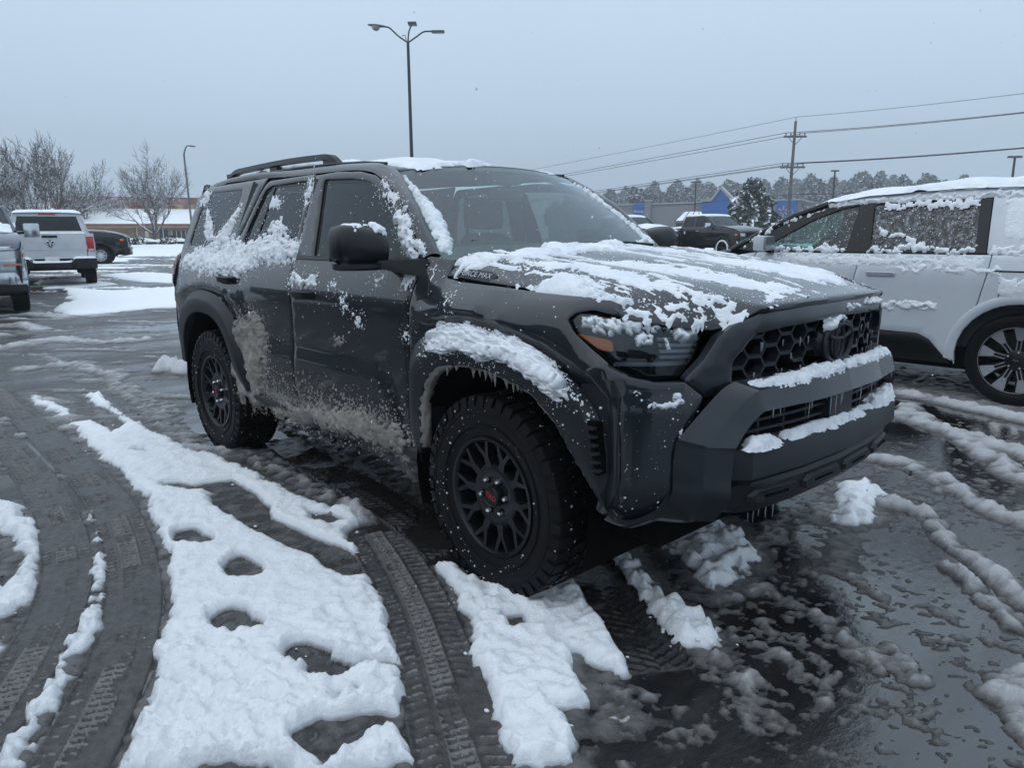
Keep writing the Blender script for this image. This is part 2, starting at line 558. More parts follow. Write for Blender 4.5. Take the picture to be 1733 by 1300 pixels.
# snow and slush
def snow_mat(name, c1, c2, rough, bump_scale, bump, fine=1.0):
    m, n, l, b = mat_new(name)
    b.inputs['Roughness'].default_value = rough
    b.inputs['Specular IOR Level'].default_value = 0.35
    noise_col(n, l, b, c1, c2, 7.0, 0.35, 0.7, 8)
    p = add_bump(n, l, b, bump_scale, bump, 0.012, 8, rough=0.7)
    add_bump(n, l, b, bump_scale*6, bump*0.6*fine, 0.003, 4, prev=p)
    return m
M['snow'] = snow_mat('wet_snow', (0.82, 0.86, 0.90), (0.92, 0.94, 0.96), 0.65, 38, 1.0)
M['car_snow'] = snow_mat('clinging_snow', (0.78, 0.82, 0.87), (0.90, 0.92, 0.95), 0.65, 60, 0.7)
M['brown_snow'] = snow_mat('road_dirty_snow', (0.20, 0.185, 0.165), (0.36, 0.335, 0.305), 0.6, 55, 0.6)
m, n, l, b = mat_new('ice')
b.inputs['Base Color'].default_value = (0.55, 0.6, 0.65, 1); b.inputs['Roughness'].default_value = 0.12; b.inputs['Alpha'].default_value = 0.38
add_bump(n, l, b, 60, 0.3, 0.004)
M['ice'] = m

# ------------------------------------------------------------------ the graphite SUV (x forward, y to its left, z up; origin under the front axle)
suv = empty('suv', (0, 0, 0))
tag(suv, 'dark graphite off-road SUV crusted with snow, black wheels, parked on slush in the foreground', 'suv')

_wz = np.array([(0.38, 0.880), (0.47, 0.905), (0.60, 0.917), (0.80, 0.920), (0.95, 0.925), (1.06, 0.930), (1.12, 0.931), (1.18, 0.922), (1.25, 0.896), (1.31, 0.868), (1.50, 0.813), (1.70, 0.750), (1.79, 0.718), (1.90, 0.68)])
def _pchip(x, t):
    # smooth monotone-ish interpolation
    return np.interp(t, _fx, _fy)
_fz = np.linspace(0.36, 1.92, 400)
_fw = np.interp(_fz, _wz[:, 0], _wz[:, 1])
_k = np.hanning(21); _k /= _k.sum()
_fw = np.convolve(np.pad(_fw, 10, mode='edge'), _k, mode='valid')
CREASE = [(-2.02, 0.80), (-1.0, 0.795), (-0.80, 0.775), (-0.72, 0.70), (-0.63, 0.50), (-0.63, 0.30), (-2.2, 0.30), (-2.1, 0.60)]
_Ex = [-0.80, -0.55, -0.46, -0.31, -0.10, 0.084, 0.30, 0.43, 0.53, 0.75]
_Ez = [1.00, 1.06, 1.10, 1.133, 1.133, 1.106, 1.051, 1.003, 0.956, 0.83]
_Rx = [-3.9, -3.45, -3.2, -2.9, -2.6, -2.4, -2.3, -2.1]
_Rz = [0.9, 1.02, 1.10, 1.13, 1.11, 1.02, 0.92, 0.75]
def half_width(x, z):
    x = np.asarray(x, float); z = np.asarray(z, float)
    w = np.interp(z, _fz, _fw)
    w = w+0.016*sstep(-0.012, 0.012, poly_sd(x, z, CREASE))
    # front fender blister: an edge line with an overhung flank below it
    e = np.interp(x, _Ex, _Ez)
    bl = sstep(-0.60, -0.30, x)
    up = 0.957-(0.957-0.872)*np.clip((z-e)/np.maximum(1.225-e, 0.02), 0, 2)**(1.25+1.9*sstep(0.0, 0.38, x))
    dn = 0.957-0.032*sstep(0.0, 0.07, e-z)
    wf = np.where(z > e, up, dn)
    w = np.where(z < 1.45, w*(1-bl)+wf*bl, w)
    # rear blister
    e2 = np.interp(x, _Rx, _Rz)
    b2 = sstep(-2.2, -2.5, x)*sstep(-3.75, -3.45, x)
    up2 = 0.952-(0.952-np.interp(1.25, _fz, _fw))*np.clip((z-e2)/np.maximum(1.25-e2, 0.02), 0, 1)
    dn2 = 0.952-0.022*sstep(0, 0.06, e2-z)
    wf2 = np.where(z > e2, np.where(z < 1.25, up2, w), dn2)
    w = w*(1-b2)+wf2*b2
    # taper round the rear corner and a little towards the nose
    t = np.clip((-3.33-x)/0.62, 0, 1)
    w = w-0.20*t**2.2
    return w

def SIDE(u, v):
    return np.stack([u, -half_width(u, v), v], -1)

P_ = M['paint']
gap = 0.004
front_door = [(-0.530, 1.30, .02), (-0.548, 1.20), (-0.562, 1.10), (-0.578, 0.9), (-0.580, 0.66), (-0.562, 0.56), (-0.535, 0.475, .03), (-1.655, 0.475, .01), (-1.678, 0.6), (-1.685, 0.9), (-1.672, 1.1), (-1.705, 1.29), (-1.692, 1.49), (-1.682, 1.752, .01), (-1.45, 1.756), (-1.22, 1.742), (-1.06, 1.712), (-0.96, 1.665), (-0.80, 1.578), (-0.55, 1.345, .03)]
fwin = [(-0.60, 1.325, .04), (-1.512, 1.318, .02), (-1.535, 1.51), (-1.578, 1.722, .03), (-1.27, 1.708), (-1.10, 1.685), (-0.98, 1.635), (-0.83, 1.55), (-0.70, 1.44)]
rear_door = [(-1.663, 0.475, .01), (-2.10, 0.475, .03), (-2.19, 0.60), (-2.30, 0.80), (-2.40, 0.95), (-2.55, 1.06), (-2.66, 1.14, .05), (-2.665, 1.22), (-2.56, 1.36), (-2.45, 1.53), (-2.34, 1.70, .03), (-2.27, 1.755, .03), (-1.690, 1.760, .01), (-1.700, 1.49), (-1.713, 1.29), (-1.680, 1.1), (-1.693, 0.9), (-1.686, 0.6)]
rwin = [(-1.745, 1.318, .02), (-2.47, 1.345, .03), (-2.40, 1.50), (-2.285, 1.70, .03), (-2.20, 1.722, .03), (-1.765, 1.728, .02), (-1.735, 1.50)]
quarter = [(-2.353, 1.70), (-2.285, 1.775, .02), (-3.30, 1.765, .10), (-3.42, 1.60), (-3.56, 1.30), (-3.78, 1.26), (-3.92, 1.15), (-3.92, 0.60), (-3.55, 0.52), (-3.47, 0.62), (-3.43, 0.80), (-3.30, 0.98), (-2.99, 1.068), (-2.70, 1.05), (-2.46, 0.92), (-2.36, 0.80), (-2.32, 0.78), (-2.412, 0.955), (-2.56, 1.068), (-2.672, 1.148, .04), (-2.677, 1.22), (-2.572, 1.36), (-2.462, 1.53)]
qwin = [(-2.62, 1.72, .03), (-3.20, 1.725, .08), (-3.29, 1.58), (-3.36, 1.37, .04), (-2.74, 1.352, .05), (-2.68, 1.50)]
R5 = lambda poly, r=0.0: resample(fillet(poly, r), 0.05)
d1 = surf_panel('front_door', R5(front_door), SIDE, P_, suv, [R5(fwin)], mirror=True)
d2 = surf_panel('rear_door', R5(rear_door), SIDE, P_, suv, [R5(rwin)], mirror=True)
q1 = surf_panel('quarter_panel', R5(quarter), SIDE, P_, suv, [R5(qwin)], mirror=True)
def recess(d):
    return lambda u, v: SIDE(u, v)+np.array([0, d, 0])
surf_panel('front_door_window', R5(inset(fillet(fwin, 0), -0.02)), recess(0.014), M['front_glass'], suv, thick=0, edge=0, mirror=True)
surf_panel('rear_door_window', R5(inset(fillet(rwin, 0), -0.02)), recess(0.014), M['dark_glass'], suv, thick=0, edge=0, mirror=True)
surf_panel('quarter_window', R5(inset(fillet(qwin, 0), -0.02)), recess(0.006), M['dark_glass'], suv, thick=0, edge=0, mirror=True)
# rubber frames round the side glass and the bar in the rear door glass
def frame_loop(poly, width, d):
    a = R5(poly); return a, inset(a, width), d
for nm, poly, wd in (('window_seal', fwin, 0.022), ('window_seal', rwin, 0.020), ('window_seal', qwin, 0.014)):
    a = R5(inset(fillet(poly, 0), -0.004))
    surf_panel(nm, a, recess(0.008), M['black'], suv, [inset(a, wd)], step=0.2, edge=0.0, thick=0.01, mirror=True)
surf_panel('window_divider', resample([(-2.30, 1.33), (-2.33, 1.33), (-2.20, 1.73), (-2.165, 1.73)], 0.1), recess(0.004), M['black'], suv, edge=0, step=.1, thick=.012, mirror=True)
# belt moulding under the glass
for (xa, xb) in ((-0.60, -1.695), (-1.72, -2.60)):
    surf_panel('belt_moulding', resample([(xa, 1.302), (xb, 1.302+(0.012 if xb < -2 else 0)), (xb+.02, 1.325+(0.012 if xb < -2 else 0)), (xa-.03, 1.325)], 0.1), recess(-0.006), M['black'], suv, step=0.3, edge=0.003, thick=.02, mirror=True)

# front fender (its front end is carried round by the lamp brow)
fender = [(-0.523, 1.285), (-0.540, 1.19), (-0.555, 1.10), (-0.570, 0.9), (-0.572, 0.66), (-0.555, 0.56), (-0.53, 0.50), (-0.50, 0.50), (-0.545, 0.62), (-0.555, 0.80), (-0.545, 0.89), (-0.45, 0.985), (-0.30, 1.045), (-0.19, 1.062), (0.05, 1.050), (0.27, 0.995), (0.44, 0.912), (0.53, 0.84), (0.548, 0.90), (0.572, 1.005), (0.50, 1.045), (0.43, 1.095), (0.395, 1.14), (0.42, 1.165), (0.47, 1.175), (0.545, 1.155), (0.548, 1.19), (0.50, 1.208), (0.42, 1.216), (0.16, 1.221), (-0.27, 1.240), (-0.378, 1.248), (-0.392, 1.325), (-0.515, 1.335)]
def FENDER(u, v):
    w = half_width(u, v)
    w = w-(0.020+0.085*sstep(0.97, 1.11, v))*np.clip((u-0.36)/0.22, 0, 1.3)**1.9
    return np.stack([u, -w, v], -1)
surf_panel('front_fender', resample(fillet(fender, 0.01, 3), 0.04), FENDER, P_, suv, step=0.025, mirror=True)

# ---- bonnet
OUT_Y = np.array([(-0.52, 0.846), (-0.27, 0.858), (0.16, 0.868), (0.42, 0.872), (0.53, 0.858), (0.60, 0.835), (0.69, 0.745), (0.765, 0.63), (0.84, 0.57), (0.93, 0.47)])
def hood_z(x, y):
    x = np.asarray(x, float); t = np.abs(np.asarray(y, float))
    zc = np.interp(x, [-0.6, -0.48, -0.2, 0.15, 0.42, 0.62, 0.75, 0.85, 0.93], [1.392, 1.385, 1.370, 1.334, 1.303, 1.273, 1.243, 1.212, 1.190])
    yr = np.interp(x, [-0.5, 0.0, 0.42, 0.60, 0.75, 0.93], [0.735, 0.715, 0.665, 0.61, 0.55, 0.47])
    dr = np.interp(x, [-0.5, 0.42, 0.75, 0.93], [0.030, 0.032, 0.034, 0.020])
    ye = np.interp(x, OUT_Y[:, 0], OUT_Y[:, 1])
    ze = np.interp(x, [-0.52, -0.27, 0.16, 0.42, 0.53, 0.60, 0.69, 0.76, 0.84, 0.93], [1.262, 1.245, 1.226, 1.214, 1.176, 1.134, 1.116, 1.094, 1.132, 1.172])
    s = np.clip(t/yr, 0, 1)
    z_in = zc-dr*s**2.6
    # shallow valley between the two raised bonnet lines
    z_in = z_in-0.016*np.exp(-((t-0.40*yr/0.7)/0.10)**2)*sstep(0.85, 0.5, x)
    q = np.clip((t-yr)/np.maximum(ye-yr, 0.03), 0, 1.3)
    z_out = (zc-dr)+(ze-(zc-dr))*(q**1.25)
    return np.where(t < yr, z_in, z_out)
hx = np.linspace(-0.52, 0.925, 1)
right_edge = [(-0.385, -0.846), (-0.27, -0.851), (0.16, -0.861), (0.42, -0.865), (0.53, -0.852), (0.585, -0.832), (0.69, -0.735), (0.765, -0.622), (0.838, -0.566), (0.882, -0.475), (0.905, -0.34), (0.920, -0.17), (0.924, 0)]
rear_edge = [(-0.345, 0.0), (-0.35, -0.2), (-0.362, -0.45), (-0.378, -0.70)]
hood_out = right_edge+[(x, -y) for x, y in right_edge[::-1][1:]]+[(x, -y) for x, y in rear_edge[::-1]]+rear_edge[1:]
HOOD = lambda u, v: np.stack([u, v, hood_z(u, v)], -1)
surf_panel('hood', resample(hood_out, 0.04), HOOD, P_, suv, step=0.022, thick=0.02, edge=0.008, roll=0.005, angle=50)
# cowl between bonnet and glass
cv, cf = grid_mesh(grid_patch([[(-0.30, y, hood_z(-.36, y)-0.035) for y in np.linspace(-.80, .80, 9)], [(-0.62, y, 1.33-0.05*abs(y)**2) for y in np.linspace(-.80, .80, 9)]], 3, 2))
mesh_obj('cowl_panel', cv, cf, M['black'], suv)
# side vent with lettering on each bonnet flank
for sgn in (-1, 1):
    vb = MB(); ctr = Vector((-0.20, 0.833*sgn, 1.262))
    nrm = Vector((0.05, sgn*0.80, 0.60)).normalized(); tx = Vector((1, 0, -0.045)).normalized(); ty = nrm.cross(tx) if sgn < 0 else tx.cross(nrm) * -1
    ty = nrm.cross(tx); ty = ty if ty.z > 0 else -ty
    poly = fillet([(-0.13, -0.022), (0.09, -0.022), (0.125, 0.004), (0.085, 0.022), (-0.13, 0.022)], 0.008, 3)
    v = [ctr+tx*a+ty*b_+nrm*0.006 for a, b_ in poly]+[ctr+tx*a*1.04+ty*b_*1.1-nrm*0.012 for a, b_ in poly]
    k = len(poly)
    vb.add(v, [tuple(range(k))]+[(i, (i+1) % k, k+(i+1) % k, k+i) for i in range(k)])
    vent = vb.build('hood_vent', M['black'], suv); fix_normals(vent)
    me = text_mesh('iFORCE MAX', 0.036, 0.001)
    me.materials.clear(); me.materials.append(M['grey_letter'])
    lt = link_obj('lettering', me, vent)
    rx = tx if sgn < 0 else -tx
    lt.matrix_local = Matrix((( rx.x, ty.x, nrm.x, ctr.x-0.01), (rx.y, ty.y, nrm.y, ctr.y+nrm.y*0.0085), (rx.z, ty.z, nrm.z, ctr.z+nrm.z*0.0085), (0, 0, 0, 1)))

# ---- windscreen, roof, pillars
def ws_pt(s, t):
    """s -1..1 across, t 0 bottom..1 top"""
    yb = 0.785+(0.622-0.785)*t
    y = s*yb
    xe = -0.505+(-1.035+0.505)*t
    ze = 1.340+(1.735-1.340)*t+0.018*math.sin(math.pi*t)
    xc = -0.372+(-0.925+0.372)*t
    zc = 1.345+(1.775-1.345)*t+0.02*math.sin(math.pi*t)
    k = 1-abs(s)**2.2
    return (xe+(xc-xe)*k, y, ze+(zc-ze)*k)
G = [[ws_pt(s, t) for s in np.linspace(-1, 1, 25)] for t in np.linspace(-0.06, 1.0, 13)]
v, f = grid_mesh(G); mesh_obj('windshield', v, f, M['ws_glass'], suv)
band = [[tuple(np.array(ws_pt(s, t))+np.array([-0.006, 0, -0.004])) for s in np.linspace(-1, 1, 25)] for t in (0.955, 1.0)]
v, f = grid_mesh(band); mesh_obj('windshield_shade_band', v, f, M['black'], suv)
band = [[tuple(np.array(ws_pt(s, t))+np.array([-0.006, 0, -0.004])) for s in np.linspace(-1, 1, 25)] for t in (-0.06, 0.085)]
v, f = grid_mesh(band); mesh_obj('windshield_lower_band', v, f, M['black'], suv)
for sgn in (-1, 1):
    band = [[tuple(np.array(ws_pt(sgn*s, t))+np.array([-0.006, 0, -0.004])) for s in (0.955, 1.0)] for t in np.linspace(-0.06, 1, 9)]
    v, f = grid_mesh(band); mesh_obj('windshield_trim', v, f, M['black'], suv)

def roof_edge_y(x):
    return np.interp(x, [-3.45, -3.2, -2.4, -1.6, -1.2, -1.03, -0.9], [0.60, 0.655, 0.672, 0.668, 0.645, 0.625, 0.60])
def roof_z(x, y):
    x = np.asarray(x, float); t = np.abs(np.asarray(y, float))
    zc = np.interp(x, [-3.5, -3.2, -2.6, -2.0, -1.5, -1.25, -1.05, -0.90], [1.79, 1.822, 1.848, 1.852, 1.838, 1.822, 1.800, 1.776])
    ze = np.interp(x, [-3.5, -3.2, -2.6, -2.0, -1.5, -1.25, -1.03, -0.9], [1.755, 1.785, 1.806, 1.81, 1.802, 1.785, 1.740, 1.70])
    s = np.clip(t/roof_edge_y(x), 0, 1.1)
    z = zc+(ze-zc)*s**2.4
    return z+0.008*np.exp(-((t-0.30)/0.05)**2)*sstep(-1.15, -1.5, x)
re_ = [(-1.03, -0.622), (-1.2, -0.645), (-1.6, -0.668), (-2.4, -0.672), (-3.2, -0.655), (-3.42, -0.605)]
rf = [(-0.925, 0.0), (-0.935, -0.2), (-0.972, -0.45)]
roof_out = [(x, y) for x, y in rf]+re_+[(-3.47, -0.3), (-3.48, 0)]+[(x, -y) for x, y in ([(-3.47, -0.3)]+re_[::-1]+rf[::-1][:-1])]
ROOF = lambda u, v: np.stack([u, v, roof_z(u, v)], -1)
surf_panel('roof', resample(roof_out, 0.06), ROOF, P_, suv, step=0.05, thick=0.02, angle=60)
# A pillar and cantrail: from the glass/roof edge down to the door frames
Wp = [ws_pt(-1, 0.0), ws_pt(-1, 0.25), ws_pt(-1, 0.5), ws_pt(-1, 0.75), ws_pt(-1, 0.95), (-1.12, -0.640, 1.773), (-1.3, -0.652, 1.790), (-1.6, -0.670, 1.802), (-2.0, -0.672, 1.808), (-2.6, -0.673, 1.806), (-3.2, -0.657, 1.785), (-3.42, -0.608, 1.762)]
Dp = [(-0.525, 1.335), (-0.675, 1.465), (-0.80, 1.582), (-0.93, 1.657), (-1.06, 1.716), (-1.15, 1.738), (-1.3, 1.753), (-1.6, 1.760), (-2.0, 1.764), (-2.45, 1.776), (-3.1, 1.768), (-3.40, 1.66)]
rows = [[], [], [], []]
for wq, dq in zip(Wp, Dp):
    D = np.array([dq[0], -half_width(dq[0], dq[1])+0.004, dq[1]]); Wv = np.array(wq)
    mid = (D+Wv)/2; out = np.array([0.25 if dq[0] > -1.0 else 0.0, -0.6, 0.75]); out /= np.linalg.norm(out)
    L = np.linalg.norm(D-Wv)
    rows[0].append(tuple(Wv+np.array([0, 0, 0.001]))); rows[1].append(tuple(Wv*0.68+D*0.32+out*L*0.16)); rows[2].append(tuple(Wv*0.28+D*0.72+out*L*0.14)); rows[3].append(tuple(D))
G = grid_patch(rows, 4, 4)
v, f = grid_mesh(G); both('roof_pillar', v, f, P_, suv, 60)
# drip line along the roof edge
for sgn in (1, -1):
    t = MB().tube([(q[0], q[1]*sgn, q[2]+0.006) for q in Wp[5:]], 0.007, 6); t.build('roof_drip_strip', M['black'], suv)
# roof rails with feet
for sgn in (-1, 1):
    b_ = MB()
    path = [(-1.58, 0.635, 1.815), (-1.66, 0.642, 1.862), (-1.80, 0.645, 1.872), (-2.2, 0.648, 1.878), (-2.7, 0.645, 1.872), (-2.95, 0.640, 1.862), (-3.10, 0.632, 1.808)]
    path = catmull(path, 5)
    V = []; 
    for q in path:
        V.append([(q[0], sgn*(q[1]-0.024), q[2]-0.030), (q[0], sgn*(q[1]-0.020), q[2]), (q[0], sgn*(q[1]+0.016), q[2]), (q[0], sgn*(q[1]+0.026), q[2]-0.030)])
    n4 = len(V)
    b_.add([p for r in V for p in r], [(i*4+k, i*4+(k+1) % 4, (i+1)*4+(k+1) % 4, (i+1)*4+k) for i in range(n4-1) for k in range(4)]+[(0, 1, 2, 3), ((n4-1)*4+3, (n4-1)*4+2, (n4-1)*4+1, (n4-1)*4)])
    rail = fix_normals(b_.build('roof_rail', M['plastic'], suv))
    for xx in (-1.68, -2.35, -3.02):
        MB().box((xx-0.05, sgn*0.640-0.02, 1.79), (xx+0.05, sgn*0.640+0.02, 1.845), 0.006).build('rail_foot', M['black'], rail)

# ---- nose. plan curves (x as a function of |y|)
def plan(pts):
    a = np.array(pts, float)
    yy = np.linspace(a[0, 0], a[-1, 0], 300); xx = np.interp(yy, a[:, 0], a[:, 1])
    k = np.hanning(31); k /= k.sum()
    xx = np.convolve(np.pad(xx, 15, mode='reflect', reflect_type='odd'), k, mode='valid')
    s = np.concatenate([[0], np.cumsum(np.hypot(np.diff(xx), np.diff(yy)))])
    return yy, xx, s
HLp = plan([(0, .83), (.5, .78), (.68, .72), (.78, .66), (.855, .58), (.90, .50), (.926, .42), (.938, .33)])
BCp = plan([(0, .92), (.4, .88), (.65, .82), (.80, .75), (.89, .68), (.94, .61), (.965, .52), (.972, .42)])
BZp = plan([(0, .925), (.25, .915), (.45, .885), (.58, .845), (.68, .79), (.78, .72), (.90, .60)])
def on_plan(pl, dx=None):
    """surface over (s,z): s is distance along the plan curve from the middle (negative on the right-hand side)"""
    yy, xx, ss = pl
    def S(s, z):
        a = np.abs(s); y = np.interp(a, ss, yy); x = np.interp(a, ss, xx)
        P = np.stack([x, np.sign(s)*y, z], -1)
        if dx is not None: P = P+dx(s, z, y)
        return P
    return S
def s_of(pl, y): return float(np.interp(abs(y), pl[0], pl[2]))*(1 if y > 0 else -1)
def plan_panel(name, pl, poly_yz, mat, dx=None, holes=(), step=0.03, mirror=True, r=0.008, **kw):
    q = [(s_of(pl, p[0]), p[1]) for p in fillet(poly_yz, r, 3)]
    hs = [resample([(s_of(pl, p[0]), p[1]) for p in fillet(h, r, 3)], 0.04) for h in holes]
    # (s,z) runs so that the outside is the front: orientation is handled through the surface normal sign
    S = on_plan(pl, dx)
    o = surf_panel(name, resample(q, 0.04), lambda u, v: S(u, v), mat, suv, hs, step=step, mirror=mirror, **kw)
    return o

# grille surround (bezel), leaning back towards the bonnet
def bez_dx(s, z, y):
    t = np.clip((z-1.085)/0.11, 0, 1.3)
    d = np.zeros(z.shape+(3,)); d[..., 0] = -0.012*t**2-0.02*np.clip((0.93-z)/0.1, 0, 1)
    return d
bez_r = [(0, 1.183), (-.17, 1.181), (-.34, 1.174), (-.467, 1.166), (-.56, 1.140), (-.60, 1.128), (-.65, 1.086), (-.69, 1.016), (-.735, 0.962), (-.745, 0.945), (-.680, 0.882), (-.60, 0.905), (0, 0.920)]
bez = bez_r[:-1]+[(0, .920)]+[(-y, z) for y, z in bez_r[1:-1][::-1]]
gr_r = [(-.02, 1.118), (-.162, 1.114), (-.40, 1.105), (-.515, 1.092), (-.585, 1.022), (-.600, 1.0), (-.600, 0.935), (-.30, 0.945), (-.02, .948)]
gr_h = gr_r+[(-y, z) for y, z in gr_r[::-1]]
plan_panel('grille_surround', BZp, bez, P_, bez_dx, [gr_h], mirror=False, thick=0.05, edge=0.010, roll=0.006)
# grille: dark cavity and honeycomb
S_g = on_plan(BZp, lambda s, z, y: np.stack([-0.10+0*z, 0*z, 0*z], -1))
cav = [(s_of(BZp, y*1.06), z+(0.02 if z > 1 else -0.02)) for y, z in gr_h]
surf_panel('grille_backing', resample(cav, 0.05), S_g, M['void'], suv, step=0.06, thick=0, edge=0)
S_m = on_plan(BZp, lambda s, z, y: np.stack([-0.035+0*z, 0*z, 0*z], -1))
S_b = on_plan(BZp, lambda s, z, y: np.stack([-0.075+0*z, 0*z, 0*z], -1))
grp = np.array([(s_of(BZp, y), z) for y, z in gr_h])
cw, chh = 0.080, 0.068
for col in range(-9, 10):
    for row in range(-1, 4):
        s0 = col*cw; zc = 0.940+row*chh+(0.5*chh if col % 2 else 0)
        # one honeycomb cup: thick floor, two slanted flanks
        pts = [(s0-cw*0.66, zc+chh*0.48), (s0-cw*0.36, zc), (s0+cw*0.36, zc), (s0+cw*0.66, zc+chh*0.48)]
        gb = MB(); cnt = 0
        for a, c in zip(pts[:-1], pts[1:]):
            mid = ((a[0]+c[0])/2, (a[1]+c[1])/2)
            if poly_sd(np.array([mid[0]]), np.array([mid[1]]), grp)[0] < -0.004: continue
            if abs(mid[0]) < 0.085 and mid[1] > 0.93: continue
            fl_in = poly_sd(np.array([s0]), np.array([zc]), grp)[0] > -0.004 and abs(s0) > 0.085
            if not fl_in and mid[0] > s0: continue
            th = 0.0065 if abs(a[1]-c[1]) < 1e-6 else 0.004
            A, B = np.array(a), np.array(c); d = (B-A)/np.linalg.norm(B-A); nn = np.array([-d[1], d[0]])*th
            q = [A-nn, B-nn, B+nn, A+nn]
            F_ = [S_m(np.array([w[0]]), np.array([w[1]]))[0] for w in q]; K_ = [S_b(np.array([w[0]]), np.array([w[1]]))[0] for w in q]
            gb.hexa([tuple(w) for w in K_+F_]); cnt += 1
        if cnt: gb.build('grille_cell', M['plastic'], suv, smooth=False)
# emblem: an outer oval ring with two crossing ovals inside
eb = MB(); ex, ez = 0.915, 1.022
def oval(a, b_, cy, cz, r, x=ex):
    return [(x, cy+a*math.cos(t), cz+b_*math.sin(t)) for t in np.linspace(0, 2*math.pi, 37)]
MB().lathe([(0.0, 0.008), (0.075, 0.006), (0.085, -0.02)], 32, 0, (0, 0, 0)).build('emblem_plate', M['black'], suv).matrix_local = Matrix.Translation((ex-0.014, 0, ez)) @ Matrix.Diagonal((1, 1.40, 1.02, 1))
eb.tube(oval(0.113, 0.078, 0, ez, 0), 0.010, 8, False)
eb.tube(oval(0.032, 0.066, 0, ez-0.002, 0, ex+0.004), 0.008, 8, False)
eb.tube(oval(0.085, 0.027, 0, ez+0.038, 0, ex+0.003), 0.008, 8, False)
eb.build('emblem', M['plastic'], suv)

# headlamp: dark bowl, reflectors, amber marker, clear lens
hl = [(-.931, 1.128), (-.920, 1.152), (-.902, 1.162), (-.832, 1.140), (-.735, 1.128), (-.600, 1.100), (-.588, 1.090), (-.633, 1.000), (-.652, .962), (-.675, .948), (-.828, .942), (-.868, .991), (-.905, 1.062)]
def hl_dx(k):
    def f(s, z, y):
        d = np.zeros(z.shape+(3,)); d[..., 0] = k-0.050*np.clip((z-1.02)/0.13, 0, 1.1)**1.6; d[..., 1] = 0
        return d
    return f
plan_panel('headlight_bowl', HLp, [(y*1.0, z) for y, z in inset(hl, -0.012)], M['black'], hl_dx(-0.060), step=0.05, thick=0.02, edge=0)
lens = plan_panel('headlight', HLp, hl, M['lens'], hl_dx(0.0), step=0.03, thick=0.05, edge=0.004, roll=0.003)
plan_panel('amber_marker', HLp, [(-.915, 1.090), (-.899, 1.086), (-.866, 1.073), (-.866, 1.034), (-.890, 1.038)], M['amber'], hl_dx(-0.012), step=0.03, thick=0.015, edge=0.002)
for k in range(4):
    z1 = 1.083-k*0.020
    plan_panel('lamp_reflector', HLp, [(-.755, z1), (-.612-0.012*k, z1-0.004), (-.618-0.012*k, z1-0.016), (-.755, z1-0.014)], M['led'], hl_dx(-0.025), step=0.05, thick=0.015, edge=0.002, r=0.002)
plan_panel('lamp_bezel_bar', HLp, [(-.86, .985), (-.66, .985), (-.66, .998), (-.86, .998)], M['led'], hl_dx(-0.03), step=0.06, thick=0.012, edge=0, r=0.002)
for yy in (-.80, -.705):
    plan_panel('lamp_projector', HLp, [(yy+0.036*math.cos(t), 1.035+0.034*math.sin(t)) for t in np.linspace(0, 6.0, 11)], M['plastic'], hl_dx(-0.035), step=0.05, thick=0.02, edge=0.004, r=0)

# bumper corner panel under the lamp
bc = [(-.958, .975), (-.949, 1.008), (-.905, .965), (-.838, .946), (-.758, .946), (-.695, .892), (-.752, .79), (-.785, .73), (-.788, .57), (-.825, .49), (-.885, .458), (-.940, .465), (-.948, .52), (-.930, .60), (-.930, .76), (-.938, .88)]
def bc_dx(s, z, y):
    d = np.zeros(z.shape+(3,))
    d[..., 0] = -0.05*np.clip((0.60-z)/0.16, 0, 1)**2+0.012*sstep(0.92, 0.86, z)-0.014
    d[..., 1] = -np.sign(s)*0.03*np.clip((0.60-z)/0.16, 0, 1)**2
    return d
plan_panel('bumper_corner', BCp, bc, P_, bc_dx, step=0.03, thick=0.03, edge=0.008, roll=0.005)
# air curtain fin between flare vent and the corner
fin = [[(0.612, -.941, .90), (0.622, -.935, .84), (0.628, -.931, .76), (0.630, -.930, .62), (0.605, -.942, .53), (0.575, -.948, .49)],
       [(0.585, -.944, .885), (0.594, -.942, .83), (0.598, -.940, .76), (0.600, -.940, .63), (0.58, -.945, .55), (0.56, -.950, .495)],
       [(0.545, -.920, .87), (0.552, -.912, .82), (0.555, -.905, .76), (0.555, -.905, .64), (0.55, -.925, .57), (0.545, -.945, .50)]]
v, f = grid_mesh(grid_patch(fin, 5, 4)); both('air_curtain_fin', v, f, P_, suv, 60)
# bumper bar: swept facets from the middle out, down the diagonal and down the corner post
#   a back/outer edge, b crest, c front lower/inner edge, d return
bar_cols = [
    [(0.905, 0, .940), (0.965, 0, .918), (0.985, 0, .845), (0.93, 0, .832)],
    [(0.895, -.25, .938), (0.955, -.25, .917), (0.975, -.25, .844), (0.92, -.25, .830)],
    [(0.862, -.50, .935), (0.918, -.50, .912), (0.938, -.50, .843), (0.88, -.50, .828)],
    [(0.835, -.625, .930), (0.900, -.585, .900), (0.928, -.560, .838), (0.87, -.55, .815)],
    [(0.800, -.715, .852), (0.860, -.665, .815), (0.905, -.612, .785), (0.85, -.59, .765)],
    [(0.765, -.790, .765), (0.835, -.722, .738), (0.895, -.652, .733), (0.84, -.62, .715)],
    [(0.758, -.800, .735), (0.828, -.730, .725), (0.890, -.657, .718), (0.83, -.625, .70)],
    [(0.752, -.803, .66), (0.826, -.734, .64), (0.886, -.662, .62), (0.825, -.63, .62)],
    [(0.752, -.803, .575), (0.825, -.735, .552), (0.885, -.663, .545), (0.82, -.63, .545)],
    [(0.715, -.810, .50), (0.780, -.745, .468), (0.835, -.675, .462), (0.78, -.63, .46)],
]
rows = list(zip(*bar_cols))
def sharp_cols(rows, n):
    # smooth along the run, straight across facets, with narrow rounded crests
    out = []
    for r in rows: out.append(catmull(r, n))
    return out
rr = sharp_cols(rows, 4)
r2 = []
